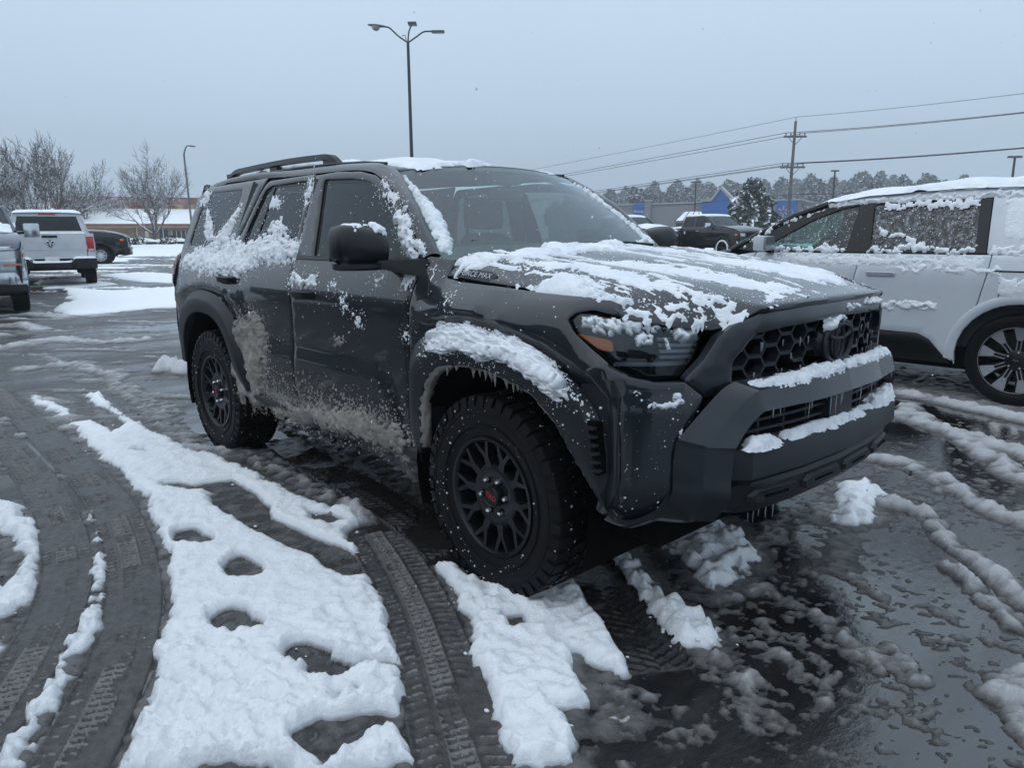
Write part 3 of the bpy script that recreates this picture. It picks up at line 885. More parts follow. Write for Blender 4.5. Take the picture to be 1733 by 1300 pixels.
for i in range(len(rr)-1):
    A, B = np.array(rr[i]), np.array(rr[i+1])
    r2 += [A+(B-A)*t for t in ((0.0, .06, .5, .94) if i else (0.0, .5, .94))]
r2.append(np.array(rr[-1]))
# pull the crest rows in a touch so edges catch light
G = [[tuple(q) for q in r] for r in r2]
for idx in (3, 7):
    pass
v, f = grid_mesh(G); both('bumper_bar', v, f, P_, suv, 28)
# lower bumper skin from the corner post round to the wheel
low = [[(0.825, -.64, .548), (0.80, -.70, .548), (0.745, -.800, .575), (0.72, -.84, .52), (0.66, -.90, .48), (0.60, -.945, .495)],
       [(0.80, -.64, .462), (0.772, -.72, .455), (0.715, -.805, .470), (0.68, -.845, .452), (0.635, -.90, .445), (0.58, -.945, .470)],
       [(0.70, -.62, .43), (0.66, -.70, .428), (0.62, -.78, .43), (0.60, -.82, .43), (0.57, -.87, .435), (0.54, -.90, .45)]]
v, f = grid_mesh(grid_patch(low, 4, 4)); both('bumper_valance', v, f, P_, suv, 60)
# lower intake: cavity, slats, middle sensor panel
bar_x = lambda y: np.interp(abs(y), [0, .3, .6, .7], [0.985, 0.972, 0.93, 0.88])
def bar_strip(name, z0, z1, dx, y0, y1, mat, depth=0.03, n=14, parent=None):
    b_ = MB(); V = []
    for y in np.linspace(y0, y1, n):
        x = bar_x(y)+dx; V.append([(x-depth, y, z0), (x, y, z0), (x, y, z1), (x-depth, y, z1)])
    b_.add([p for r in V for p in r], [(i*4+k, i*4+(k+1) % 4, (i+1)*4+(k+1) % 4, (i+1)*4+k) for i in range(n-1) for k in range(4)]+[(3, 2, 1, 0), (4*n-4, 4*n-3, 4*n-2, 4*n-1)])
    o = b_.build(name, mat, parent or suv, angle=30); fix_normals(o); return o
bar_strip('intake_backing', 0.70, 0.86, -0.13, -.64, .64, M['void'], 0.02)
for k, z in enumerate((0.765, 0.800, 0.733)):
    for a, c in ((-.60, -.10), (.10, .60)):
        bar_strip('intake_slat', z-0.005, z+0.005, -0.055, a, c, M['plastic'], 0.05, 8)
for y in (-.50, -.36, -.22, .22, .36, .50):
    bar_strip('intake_post', 0.712, 0.835, -0.062, y-.005, y+.005, M['plastic'], 0.04, 2)
bar_strip('sensor_panel', 0.712, 0.838, -0.035, -.095, .095, M['plastic'], 0.05, 4)
# lower lip with ledge
lipv = []
for y in np.concatenate([np.linspace(-.655, -.60, 3), np.linspace(-.5, .5, 11), np.linspace(.60, .655, 3)]):
    e_ = max(0, (abs(y)-.60)/.055); x = bar_x(y)
    lipv.append([(x-0.11, y, .735), (x-0.045-.02*e_, y, .722), (x-0.012-.02*e_, y, .716), (x-0.004-.025*e_, y, .700), (x-.002-.03*e_, y, .615), (x-.03-.03*e_, y, .598), (x-.035-.03*e_, y, .588), (x-.10, y, .58)])
v, f = grid_mesh(lipv); mesh_obj('bumper_lip', v, f, M['plastic'], suv, True, 30)
# skid panel with raised blocks
skv = []
for y in np.linspace(-.66, .66, 15):
    x = bar_x(y); e_ = max(0, (abs(y)-.52)/.14)
    skv.append([(x-.03, y, .592), (x-.022-.03*e_, y, .575), (x-.03-.04*e_, y, .505), (x-.07-.05*e_, y, .462+.02*e_), (x-.30, y, .42), (x-.75, y, .38)])
v, f = grid_mesh(skv); mesh_obj('skid_panel', v, f, M['plastic'], suv, True, 30)
for y0, y1 in ((-.575, -.315), (-.285, -.015), (.015, .285), (.315, .575)):
    b_ = MB()
    def skx(y, z):
        e_ = max(0, (abs(y)-.52)/.14); return float(bar_x(y))-np.interp(z, [.505, .575], [.03+.04*e_, .022+.03*e_])
    ring = [(y0+.03, .566), (y1-.03, .566), (y1, .545), (y1, .520), (y1-.03, .508), (y0+.03, .508), (y0, .520), (y0, .545)]
    out = [(skx(y, z)+.002, y, z) for y, z in ring]; top = [(skx(y*.97+(y0+y1)*.015, z)+.016, y*.92+(y0+y1)*.04, .537+(z-.537)*.72) for y, z in ring]
    b_.add(out+top, [(k, (k+1) % 8, 8+(k+1) % 8, 8+k) for k in range(8)]+[tuple(range(8, 16))])
    blk = fix_normals(b_.build('skid_block', M['plastic'], suv, False))
    bar_strip('skid_slot', .533, .541, -.0085, y0+.07, y1-.07, M['void'], .012, 4, blk)

# ---- flares
def flare(O, Mm, I, name):
    n = 40
    def arc(pts):
        c = np.array(catmull(pts, 10)); s = np.concatenate([[0], np.cumsum(np.linalg.norm(np.diff(c, axis=0), axis=1))]); s /= s[-1]
        t = np.linspace(0, 1, n+1); return np.stack([np.interp(t, s, c[:, i]) for i in range(3)], -1)
    o, m_, i_ = arc(O), arc(Mm), arc(I)
    r = [o, o*0.06+m_*0.94+np.array([0, 0.0, 0.0]), m_*0.97+i_*0.03, m_*0.5+i_*0.5+np.array([0, -0.002, 0]), m_*0.05+i_*0.95, i_+np.array([0, 0.006, 0]), i_+np.array([0, 0.05, 0.0]), i_+np.array([0, 0.14, 0.0])]
    v, f = grid_mesh([[tuple(q) for q in w] for w in r])
    both(name, v, f, M['plastic'], suv, 32)
    return o, m_, i_
fO = [(-0.535, -.925, .485), (-0.555, -.93, .62), (-0.565, -.93, .80), (-0.548, -.932, .908), (-0.458, -.935, .995), (-0.30, -.935, 1.05), (-0.193, -.935, 1.068), (0.055, -.935, 1.056), (0.275, -.935, 1.000), (0.447, -.935, .918), (0.528, -.938, .845), (0.572, -.938, .76), (0.588, -.93, .64), (0.575, -.945, .53), (0.60, -.945, .49)]
fM = [(-0.515, -.94, .475), (-0.505, -.975, .62), (-0.490, -.985, .80), (-0.455, -.985, .897), (-0.335, -.985, .967), (-0.19, -.985, .992), (-0.055, -.985, .998), (0.135, -.985, .989), (0.322, -.985, .950), (0.455, -.985, .900), (0.515, -.983, .829), (0.535, -.978, .75), (0.555, -.972, .64), (0.585, -.965, .54), (0.63, -.955, .49)]
fI = [(-0.495, -.93, .470), (-0.435, -.972, .60), (-0.426, -.98, .70), (-0.385, -.98, .815), (-0.30, -.98, .889), (-0.18, -.98, .914), (-0.063, -.98, .920), (0.109, -.98, .901), (0.266, -.98, .858), (0.384, -.98, .772), (0.440, -.978, .70), (0.483, -.972, .644), (0.535, -.965, .580), (0.578, -.955, .530), (0.625, -.945, .478)]
FO, FM, FI = flare(fO, fM, fI, 'front_flare')
rO = [(-2.28, -.93, .49), (-2.30, -.935, .62), (-2.345, -.94, .76), (-2.44, -.94, .905), (-2.56, -.94, 1.0), (-2.70, -.94, 1.052), (-2.86, -.94, 1.075), (-3.00, -.94, 1.075), (-3.18, -.935, 1.045), (-3.33, -.93, .975), (-3.44, -.92, .85), (-3.49, -.905, .72), (-3.54, -.89, .55)]
rM = [(-2.31, -.95, .48), (-2.345, -.98, .62), (-2.40, -.985, .76), (-2.48, -.985, .885), (-2.59, -.985, .965), (-2.71, -.985, 1.005), (-2.86, -.985, 1.022), (-3.00, -.985, 1.020), (-3.15, -.98, .99), (-3.29, -.975, .925), (-3.39, -.965, .82), (-3.44, -.95, .70), (-3.49, -.93, .54)]
rI = [(-2.37, -.94, .475), (-2.44, -.975, .62), (-2.50, -.98, .74), (-2.57, -.98, .83), (-2.66, -.98, .89), (-2.76, -.98, .92), (-2.88, -.98, .933), (-2.99, -.98, .93), (-3.11, -.98, .903), (-3.22, -.975, .845), (-3.31, -.965, .76), (-3.37, -.95, .66), (-3.42, -.93, .53)]
RO, RM, RI = flare(rO, rM, rI, 'rear_flare')
# inner backing between flare and bumper corner
for sgn in (-1, 1):
    fix_normals(MB().prism([(0.46, .92), (0.60, .955), (0.625, .90), (0.625, .53), (0.56, .50), (0.53, .70)], 1, sgn*.935, sgn*.90).build('flare_backing', M['plastic'], suv, False))
# vent slot with little fins in the front flare
for sgn in (-1, 1):
    b_ = MB(); b_.prism([(0.528, .815), (0.560, .81), (0.580, .70), (0.583, .635), (0.560, .64), (0.545, .75)], 1, sgn*.9795, sgn*.94)
    vs_ = fix_normals(b_.build('flare_vent', M['void'], suv, False))
    for k in range(6):
        z = .795-k*.028
        x = .538+k*.0055
        MB().box((x-.002, sgn*.984-.012, z-.005), (x+.030, sgn*.984+.010, z+.004), 0.002).build('vent_fin', M['plastic'], vs_)

# wheel wells, underbody, rear end, sills
for xc in (0.0, -2.86):
    for sgn in (-1, 1):
        b_ = MB(); V = []
        for k in range(19):
            a = math.pi*(-0.12+1.24*k/18)
            V.append([(xc+0.51*math.cos(a), sgn*y, 0.42+0.50*math.sin(a)) for y in (0.945, 0.52)])
        v, f = grid_mesh(V); b_.add(v, f)
        v = [(xc, sgn*.52, .42)]+[r[1] for r in V]
        b_.add(v, [(0, i, i+1) for i in range(1, len(V))])
        b_.build('wheel_well_liner', M['void'], suv)
MB().box((-3.75, -.80, .36), (0.70, .80, .52)).build('underbody', M['void'], suv, False)
MB().box((-2.30, -.84, .50), (-0.52, .84, .62)).build('floor_pan', M['void'], suv, False)
b_ = MB()
sill = [[(x, -y, z) for (y, z) in ((0.905, .480), (0.925, .462), (0.918, .425), (0.86, .405), (0.70, .40))] for x in (-2.32, -2.2, -1.6, -1.0, -.56, -.50)]
v, f = grid_mesh(grid_patch(sill, 2, 2)); both('sill', v, f, M['plastic'], suv, 50)
# rear shell (not in view): tailgate, glass, bumper
rv = []
for z, x, y in ((.50, -3.93, .80), (.75, -3.97, .80), (1.05, -3.95, .80), (1.28, -3.90, .74), (1.60, -3.68, .68), (1.765, -3.46, .60)):
    rv.append([(x+0.05*abs(s)**4, s*y, z) for s in np.linspace(-1, 1, 13)])
v, f = grid_mesh(rv, True); mesh_obj('tailgate', v, f, P_, suv, True, 60)
for sgn in (-1, 1):
    b_ = MB(); V = []
    for z, o_ in ((1.06, 0.0), (1.10, .016), (1.20, .020), (1.29, .016), (1.31, 0.0)):
        V.append([(x, sgn*(float(half_width(x, z))+o_), z) for x in (-3.55, -3.60, -3.68, -3.76, -3.85, -3.93)])
    v, f = grid_mesh(V, sgn > 0); mesh_obj('tail_light', v, f, M['tail_red'], suv)
for sgn in (-1, 1):
    b_ = MB(); b_.tube([(-3.30, sgn*.70, 1.765), (-3.46, sgn*.69, 1.63), (-3.60, sgn*.755, 1.36), (-3.72, sgn*.80, 1.20)], 0.035, 10); b_.build('rear_pillar', P_, suv)

# door handles
def handle(x0, x1, z):
    b_ = MB(); V = []
    for t in np.linspace(0, 1, 9):
        x = x0+(x1-x0)*t; w = float(half_width(x, z)); k = 0.036*min(1, 4*t*(1-t)*1.6)
        V.append([(x, -(w-.005), z-.020), (x, -(w+k), z-.019), (x, -(w+k+.004), z+.012), (x, -(w-.005), z+.020)])
    v, f = grid_mesh(V)
    both('door_handle', v, f, M['black'], suv, 40)
handle(-1.66, -1.40, 1.125); handle(-2.67, -2.40, 1.165)

# mirrors
for sgn in (-1, 1):
    root = empty('mirror'); root.parent = suv
    bm = bmesh.new(); bmesh.ops.create_cube(bm, size=1.0)
    bmesh.ops.subdivide_edges(bm, edges=list(bm.edges), cuts=5, use_grid_fill=True)
    for q in bm.verts:
        x, y, z = q.co*2
        # rounded box: x thickness, y width, z height
        r = (abs(x)**4+abs(y)**4+abs(z)**4)**0.25
        x, y, z = x/r, y/r, z/r
        z2 = z*0.088*(1-0.10*(y > 0)*y) - (0.012*y)
        q.co = Vector((-0.72+(x*0.075 if x < 0 else x*0.085*(1-0.25*z*z))+0.02*y*0, sgn*(1.065-y*0.125*(1.0 if y < 0 else 1.0)), 1.378+z2))
    me = bpy.data.meshes.new('mirror_housing'); bm.to_mesh(me); bm.free(); me.materials.append(M['black'])
    me.polygons.foreach_set('use_smooth', [True]*len(me.polygons))
    h = fix_normals(link_obj('mirror_housing', me, root))
    cap = MB(); V = []
    for z_, k in ((1.305, 1.0), (1.288, 1.0), (1.278, .9)):
        V.append([(-.72+.085*k*math.cos(t), sgn*(1.06+.13*k*math.sin(t)), z_) for t in np.linspace(0, 2*math.pi, 25)])
    v, f = grid_mesh(V); mesh_obj('mirror_skirt', v, f, M['plastic'], root)
    MB().box((-0.79, -.0, 0), (-0.785, .0, 0)) 
    arm = MB(); arm.hexa([(-.76, sgn*.90, 1.275), (-.50, sgn*.875, 1.245), (-.50, sgn*.865, 1.325), (-.74, sgn*.88, 1.325), (-.75, sgn*1.02, 1.290), (-.66, sgn*1.02, 1.285), (-.66, sgn*1.02, 1.318), (-.75, sgn*1.02, 1.318)])
    a_ = fix_normals(arm.build('mirror_arm', M['black'], root, False))
    gl = MB().box((-.798, sgn*1.065-.10, 1.315), (-.795, sgn*1.065+.10, 1.445)); gl.build('mirror_glass', M['chrome'], root, False)
# sail panel behind the mirror
surf_panel('sail_panel', resample([(-.50, 1.15), (-.545, 1.29), (-.60, 1.33), (-.66, 1.40), (-.555, 1.345), (-.46, 1.24), (-.42, 1.17)], .05), recess(-0.004), M['black'], suv, step=.05, thick=.01, edge=.003, mirror=True)

# ---- interior
inter = MB()
fl_ = MB().box((-3.3, -.80, .60), (-.45, .80, .66)).build('cabin_floor', M['dash'], suv, False)
dv = [[(-.42, y, 1.325-.06*(y/.8)**2), (-.62, y, 1.30-.03*(y/.8)**2), (-.80, y, 1.24), (-.86, y, 1.15), (-.80, y, .95), (-.70, y, .70)] for y in np.linspace(-.80, .80, 13)]
v, f = grid_mesh(dv); mesh_obj('dashboard', v, f, M['dash'], suv, True, 50)
MB().box((-.90, -.13, 1.22), (-.86, .17, 1.37), .012).build('centre_screen', M['black'], suv)
def seat(x, y, w=0.26, name='front_seat', hr=True):
    r = empty(name); r.parent = suv
    b_ = MB(); V = []
    for (zx, zz, ww, th) in ((0, .92, .22, .10), (-.02, 1.00, .245, .12), (-.06, 1.15, .255, .13), (-.10, 1.30, .24, .12), (-.135, 1.40, .20, .09), (-.15, 1.435, .15, .05)):
        V.append([(x+zx+th/2*math.cos(t)*(1 if math.cos(t) > 0 else .9), y+ww*w/.255*math.sin(t)*(abs(math.sin(t))**-.35 if abs(math.sin(t)) > .02 else 1), zz) for t in np.linspace(0, 2*math.pi, 21)])
    v, f = grid_mesh(V); b_.add(v, f); b_.add([(x-.15, y, 1.44)]+V[-1], [(0, i, i+1) for i in range(1, 21)])
    b_.build('backrest', M['seat'], r)
    if hr:
        h = MB().box((x-.21, y-.135, 1.46), (x-.11, y+.135, 1.66), .045).build('headrest', M['seat'], r)
        for s in (-.06, .06): MB().tube([(x-.155, y+s, 1.40), (x-.158, y+s, 1.48)], .008, 6).build('headrest_post', M['chrome'], r)
    MB().box((x-.05, y-w, .80), (x+.50, y+w, .96), .05).build('seat_cushion', M['seat'], r)
seat(-1.42, -.38); seat(-1.42, .38)
seat(-2.40, -.42, .24, 'rear_seat'); seat(-2.40, .42, .24, 'rear_seat'); seat(-2.42, 0, .17, 'rear_seat')
sw = MB(); c = Vector((-.98, .38, 1.17)); ax1 = Vector((0, 1, 0)); ax2 = Vector((-.38, 0, .92)).normalized()
sw.tube([tuple(c+ax1*.185*math.cos(t)+ax2*.185*math.sin(t)) for t in np.linspace(0, 2*math.pi, 33)], .016, 8, False)
for t in (0.1, math.pi-.1, -math.pi/2): sw.tube([tuple(c), tuple(c+ax1*.18*math.cos(t)+ax2*.18*math.sin(t))], .018, 6)
sw.build('steering_wheel', M['dash'], suv)
mr = MB().box((-.965, -.12, 1.605), (-.935, .12, 1.675), .014); mr.build('rear_view_mirror', M['black'], suv)
MB().box((-1.03, -.11, 1.69), (-.93, .11, 1.765), .02).build('camera_housing', M['black'], suv)
hd = [[(x, y, roof_z(x, y)-.035) for y in np.linspace(-.62, .62, 9)] for x in np.linspace(-1.02, -3.35, 8)]
v, f = grid_mesh(hd); mesh_obj('headliner', v, f, M['headliner'], suv)
for sgn in (-1, 1):
    MB().tube([(-1.66, sgn*.80, 1.28), (-1.66, sgn*.70, 1.72)], .05, 8).build('door_pillar', M['dash'], suv)
    MB().tube([(-2.62, sgn*.80, 1.28), (-2.45, sgn*.68, 1.74)], .07, 8).build('door_pillar', M['dash'], suv)
    surf_panel('door_lining', resample([(-.60, .62), (-2.55, .62), (-2.6, 1.30), (-.60, 1.30)], .2), (lambda s_: (lambda u, v: np.stack([u, s_*(half_width(u, v)-.06), v], -1)))(sgn), M['dash'], suv, step=.15, thick=0, edge=0)
# wipers
for y0, y1 in ((-.60, -.05), (.05, .62)):
    MB().tube([(-.40-.03*abs(y1), y1, 1.365), (-.43-.08*abs((y0+y1)/2), (y0+y1)/2, 1.385), (-.46-.1*abs(y0), y0, 1.395)], .008, 6).build('wiper', M['black'], suv)

# ---- wheels
def make_wheel(R=0.414, width=0.275, rim_r=0.243, black=True):
    root = empty('wheel')
    hw = width/2
    t = MB()
    prof = [(rim_r-.012, -hw+.02), (rim_r+.006, -hw+.012), (rim_r+.02, -hw+.006), (R*.80, -hw-.006), (R*.90, -hw-.001), (R*.955, -hw+.014), (R*.972, -hw+.04), (R*.975, 0), (R*.972, hw-.04), (R*.955, hw-.014), (R*.90, hw+.001), (R*.80, hw+.006), (rim_r+.02, hw-.006), (rim_r, hw-.02)]
    t.lathe(prof, 72)
    tyre = fix_normals(t.build('tyre', M['rubber'], root))
    # tread: four rows of blocks plus shoulder lugs that run on to the sidewall
    tb = MB(); nb = 44
    def block(a0, a1, y0, y1, r0, r1, skew=0.0):
        P = []
        for r in (r0, r1):
            for a, y in ((a0, y0), (a1, y0), (a1+skew, y1), (a0+skew, y1)):
                P.append((r*math.cos(a), y, r*math.sin(a)))
        tb.hexa(P)
    rnd = random.Random(3)
    for k in range(nb):
        a = 2*math.pi*k/nb; da = 2*math.pi/nb
        for j, (y0, y1, off, sk) in enumerate(((-.062, -.008, .0, .03), (.008, .062, .5, -.03))):
            b0 = a+off*da; block(b0, b0+da*.70, y0, y1, R*.96, R*(1.0 if k % 2 else .997), sk)
        for s in (-1, 1):
            b0 = a+(0.25 if s > 0 else .75)*da
            L = 1.0 if k % 2 else .8
            y0, y1 = s*.075, s*(hw-.004)
            block(b0, b0+da*.78, min(y0, y1), max(y0, y1), R*.95, R*.995, 0)
            # sidewall lug
            P = []
            for (r, y) in ((R*.985, s*(hw-.006)), (R*(.90 if k % 2 else .875), s*(hw+.001))):
                for aa in (b0+da*.04, b0+da*.70):
                    P += [(r*math.cos(aa), y, r*math.sin(aa)), (r*math.cos(aa), y+s*.006, r*math.sin(aa))]
            tb.hexa([P[0], P[2], P[6], P[4], P[1], P[3], P[7], P[5]])
    fix_normals(tb.build('tread', M['rubber'], tyre, False))
    # sidewall raised rings
    rg = MB()
    for rr_, h in ((R*.70, .0045), (R*.845, .004)):
        rg.lathe([(rr_-.006, -hw-.001), (rr_-.003, -hw-h-.003), (rr_+.003, -hw-h-.003), (rr_+.006, -hw-.002)], 64)
    rg.build('sidewall_ring', M['rubber'], tyre)
    # rim barrel, lip
    rb = MB()
    rb.lathe([(rim_r+.004, -hw+.012), (rim_r+.002, -hw+.004), (rim_r-.012, -hw+.004), (rim_r-.018, -hw+.014), (rim_r-.022, -hw+.03), (rim_r-.03, -.02), (rim_r-.035, hw-.03), (rim_r, hw-.01)], 64)
    rim = fix_normals(rb.build('rim', M['rim'], root))
    hubm = MB().lathe([(0.0, -hw+.038), (.05, -hw+.038), (.085, -hw+.034), (.112, -hw+.028), (.128, -hw+.034), (.136, -hw+.052), (.136, -hw+.09), (0, -hw+.09)], 40)
    fix_normals(hubm.build('hub', M['rim'], rim))
    for k in range(10):
        a = 2*math.pi*(k+.25)/10
        sp = MB()
        def bar(r0, a0, r1, a1, w0, w1, d0, d1):
            p0, p1 = np.array([r0*math.cos(a0), r0*math.sin(a0)]), np.array([r1*math.cos(a1), r1*math.sin(a1)])
            d = (p1-p0)/np.linalg.norm(p1-p0); n_ = np.array([-d[1], d[0]])
            P = []
            for (p, w, y) in ((p0, w0, d0), (p1, w1, d1)):
                P += [(p[0]-n_[0]*w, y, p[1]-n_[1]*w), (p[0]+n_[0]*w, y, p[1]+n_[1]*w), (p[0]+n_[0]*w*1.3, y+.035, p[1]+n_[1]*w*1.3), (p[0]-n_[0]*w*1.3, y+.035, p[1]-n_[1]*w*1.3)]
            sp.hexa([P[0], P[1], P[2], P[3], P[4], P[5], P[6], P[7]])
        bar(.118, a, .168, a, .0185, .0135, -hw+.030, -hw+.024)
        bar(.160, a-.02, .228, a-.165, .0105, .0070, -hw+.0245, -hw+.012)
        bar(.160, a+.02, .228, a+.165, .0105, .0070, -hw+.0250, -hw+.012)
        fix_normals(sp.build('spoke', M['rim'], rim, False))
    for k in range(6):
        a = 2*math.pi*k/6+.3
        pk = MB().lathe([(0.0, -hw+.0345), (.0175, -hw+.0345), (.0175, -hw+.036)], 12, 1, (.074*math.cos(a), 0, .074*math.sin(a))); pk.build('lug_pocket', M['void'], rim)
        nut = MB().lathe([(0, -hw+.012), (.007, -hw+.013), (.0105, -hw+.018), (.0115, -hw+.034)], 6, 1, (.074*math.cos(a), 0, .074*math.sin(a))); fix_normals(nut.build('lug_nut', M['chrome'], rim))
    cp = MB().lathe([(0, -hw+.012), (.036, -hw+.012), (.042, -hw+.016), (.045, -hw+.035)], 28); cap = fix_normals(cp.build('hub_cap', M['black'], rim))
    rg2 = MB().lathe([(.036, -hw+.0125), (.039, -hw+.0095), (.042, -hw+.0155)], 28); rg2.build('hub_cap_ring', M['rim'], rim)
    me = text_mesh('TRD', .030, .0006); me.materials.clear(); me.materials.append(M['red_letter'])
    lt = link_obj('cap_lettering', me, rim)
    lt.matrix_local = Matrix(((1, 0, 0, 0), (0, 0, -1, -hw+.0105), (0, 1, 0, 0), (0, 0, 0, 1))) @ Matrix.Diagonal((1.15, 1, 1, 1))
    disc = MB().lathe([(.0, -.01), (.165, -.01), (.165, .01), (0, .01)], 40); fix_normals(disc.build('brake_disc', M['plastic'], rim))
    return root
wh = make_wheel()
wheel_objs = []
for i, (x, y, fl_, rz, rot) in enumerate(((0.0, -.822, 0, rad(-1.5), 0.2), (-2.85, -.815, 0, 0, 1.1), (0.0, .822, 1, rad(-1.5), .5), (-2.85, .815, 1, 0, .8))):
    o = wh if i == 0 else copy_tree(wh)
    o.parent = suv
    o.location = (x, y, .398)
    o.rotation_mode = 'ZXY' if False else 'XYZ'
    o.matrix_local = Matrix.Translation((x, y, .398)) @ Matrix.Rotation(rz+(math.pi if fl_ else 0), 4, 'Z') @ Matrix.Rotation(rot, 4, 'Y')
    wheel_objs.append(o)
for xx in (0, -2.85): MB().tube([(xx, -.75, .40), (xx, .75, .40)], .05, 8).build('axle', M['void'], suv)

# ------------------------------------------------------------------ the ground: asphalt, snow, slush, tracks (metres, car axes)
SNOW_POLY = {'field': [(-4.279, -1.586), (-3.959, -1.576), (-3.261, -1.609), (-2.588, -1.613), (-2.069, -1.651), (-1.588, -1.742), (-1.149, -1.855), (-0.86, -1.944), (-0.625, -2.028), (-0.439, -2.119), (-0.28, -2.199), (-0.144, -2.273), (-0.023, -2.339), (0.084, -2.397), (0.669, -1.772), (0.514, -1.691), (0.365, -1.604), (0.222, -1.52), (0.054, -1.429), (-0.145, -1.327), (-0.357, -1.224), (-0.607, -1.107), (-0.871, -0.99), (-1.113, -0.903), (-1.275, -0.975), (-1.478, -1.006), (-1.982, -1.014), (-2.332, -1.048), (-2.874, -1.109), (-3.611, -1.146), (-4.228, -1.158), (-5.335, -1.077), (-5.51, -1.183), (-4.819, -1.228), (-4.164, -1.283)], 'field_tip': [(-6.038, -1.57), (-5.664, -1.485), (-5.069, -1.42), (-4.583, -1.437), (-4.17, -1.549), (-4.461, -1.589), (-4.892, -1.608), (-5.369, -1.629)], 'strip': [(-0.519, -0.921), (-0.423, -0.895), (-0.248, -0.947), (-0.097, -0.973), (0.015, -0.908), (0.135, -0.855), (0.188, -0.649), (0.309, -0.693), (0.449, -0.751), (0.628, -0.866), (0.757, -0.952), (0.803, -1.024), (0.747, -1.06), (0.668, -1.086), (0.567, -1.092), (0.646, -1.168), (0.711, -1.191), (0.787, -1.241), (0.812, -1.304), (0.74, -1.356), (0.815, -1.371), (0.903, -1.405), (0.966, -1.462), (0.794, -1.645), (0.67, -1.563), (0.573, -1.469), (0.444, -1.383), (0.289, -1.292), (0.06, -1.176), (-0.203, -1.061)], 'lump': [(0.836, -1.278), (0.848, -1.197), (0.878, -1.177), (0.901, -1.221), (0.894, -1.279), (0.848, -1.305)], 'under_bumper': [(-0.006, -0.006), (0.086, 0.236), (0.24, 0.397), (0.414, 0.308), (0.551, 0.205), (0.628, 0.002), (0.68, -0.205), (0.653, -0.329), (0.509, -0.254), (0.314, -0.137), (0.14, -0.082)], 'ridge': [(-0.069, -0.2), (0.099, -0.271), (0.314, -0.395), (0.495, -0.475), (0.724, -0.569), (0.808, -0.629), (0.822, -0.77), (0.767, -0.785), (0.577, -0.661), (0.381, -0.558), (0.118, -0.389)], 'corner_patch': [(0.384, 1.331), (0.49, 1.546), (0.658, 1.333), (0.727, 1.048), (0.72, 0.767), (0.608, 0.727), (0.507, 1.043)], 'left_ridge': [(-2.695, -2.305), (-2.441, -2.195), (-2.086, -2.177), (-1.691, -2.202), (-1.431, -2.278), (-1.22, -2.309), (-1.116, -2.408), (-1.062, -2.523), (-1.339, -2.486), (-1.419, -2.345), (-1.64, -2.285), (-1.926, -2.284), (-2.281, -2.36)], 'left_lump': [(-0.956, -2.528), (-0.966, -2.451), (-0.81, -2.458), (-0.7, -2.5), (-0.65, -2.569)], 'thin_ridge': [(-2.158, -1.898), (-2.075, -1.862), (-1.639, -1.952), (-1.304, -2.019), (-1.012, -2.118), (-0.783, -2.208), (-0.557, -2.322), (-0.382, -2.408), (-0.228, -2.501), (-0.114, -2.575), (-0.142, -2.645), (-0.292, -2.531), (-0.451, -2.437), (-0.652, -2.345), (-0.871, -2.239), (-1.094, -2.154), (-1.381, -2.056), (-1.76, -1.976)], 'far_a': [(-19.503, 1.613), (-17.62, 2.354), (-17.904, 3.836), (-16.002, 3.604), (-12.653, 2.402), (-13.017, 1.752), (-12.535, 0.801), (-12.472, 0.226), (-13.85, 0.231), (-15.556, 1.003)], 'far_b': [(-23.307, 1.652), (-23.419, 2.911), (-20.312, 3.074), (-19.482, 2.148), (-19.86, 1.29)], 'far_c': [(-25.097, 3.728), (-25.226, 5.32), (-22.525, 5.945), (-18.653, 4.556), (-20.837, 3.839)], 'far_d': [(-37.684, 6.423), (-40.041, 8.91), (-31.532, 6.409), (-31.53, 5.192)], 'under_a': [(-3.423, -0.104), (-2.955, -0.041), (-2.26, -0.053), (-1.679, -0.157), (-1.404, -0.219), (-1.002, -0.536), (-1.412, -0.388), (-1.839, -0.322), (-2.369, -0.275), (-2.918, -0.261)], 'stick': [(0.747, 0.657), (0.771, 0.652), (0.86, 0.306), (0.841, 0.268), (0.815, 0.319)]}
SNOW_HOLE = {'rut': [(-1.924, -1.392), (-1.873, -1.255), (-1.641, -1.203), (-1.314, -1.255), (-0.862, -1.205), (-0.61, -1.183), (-0.426, -1.217), (-0.482, -1.332), (-0.801, -1.357), (-1.187, -1.406), (-1.628, -1.419)], 'rut2': [(-2.282, -1.48), (-2.151, -1.402), (-2.098, -1.181), (-1.829, -1.154), (-1.641, -1.203), (-1.85, -1.315), (-2.034, -1.41), (-2.159, -1.498)], 'hole_low': [(0.269, -1.952), (0.266, -1.861), (0.368, -1.729), (0.483, -1.654), (0.533, -1.69), (0.437, -1.773), (0.439, -1.853), (0.454, -1.936), (0.359, -1.967)], 'hole_mid': [(-1.304, -1.079), (-1.199, -1.017), (-1.018, -1.012), (-1.056, -1.097), (-1.157, -1.124)], 'tip_hole': [(-5.137, -1.36), (-4.765, -1.173), (-3.98, -1.227), (-3.773, -1.385), (-4.296, -1.419), (-4.717, -1.429)], 'melt': [(0.228, -1.093), (0.263, -1.026), (0.333, -1.062), (0.325, -1.129)]}
FOOT = [((-1.368, -1.657), (0.059, 0.062), (0.118, -0.043)), ((-0.881, -1.615), (0.046, 0.049), (0.125, -0.053)), ((-0.46, -1.823), (0.061, 0.065), (0.098, -0.041)), ((-0.082, -1.729), (0.048, 0.051), (0.059, -0.031)), ((0.06, -1.717), (0.049, 0.052), (0.054, -0.03)), ((0.175, -1.606), (0.045, 0.049), (0.031, -0.02)), ((-3.111, -1.394), (0.034, 0.035), (0.059, -0.017)), ((-2.198, -1.452), (0.052, 0.055), (0.073, -0.024))]
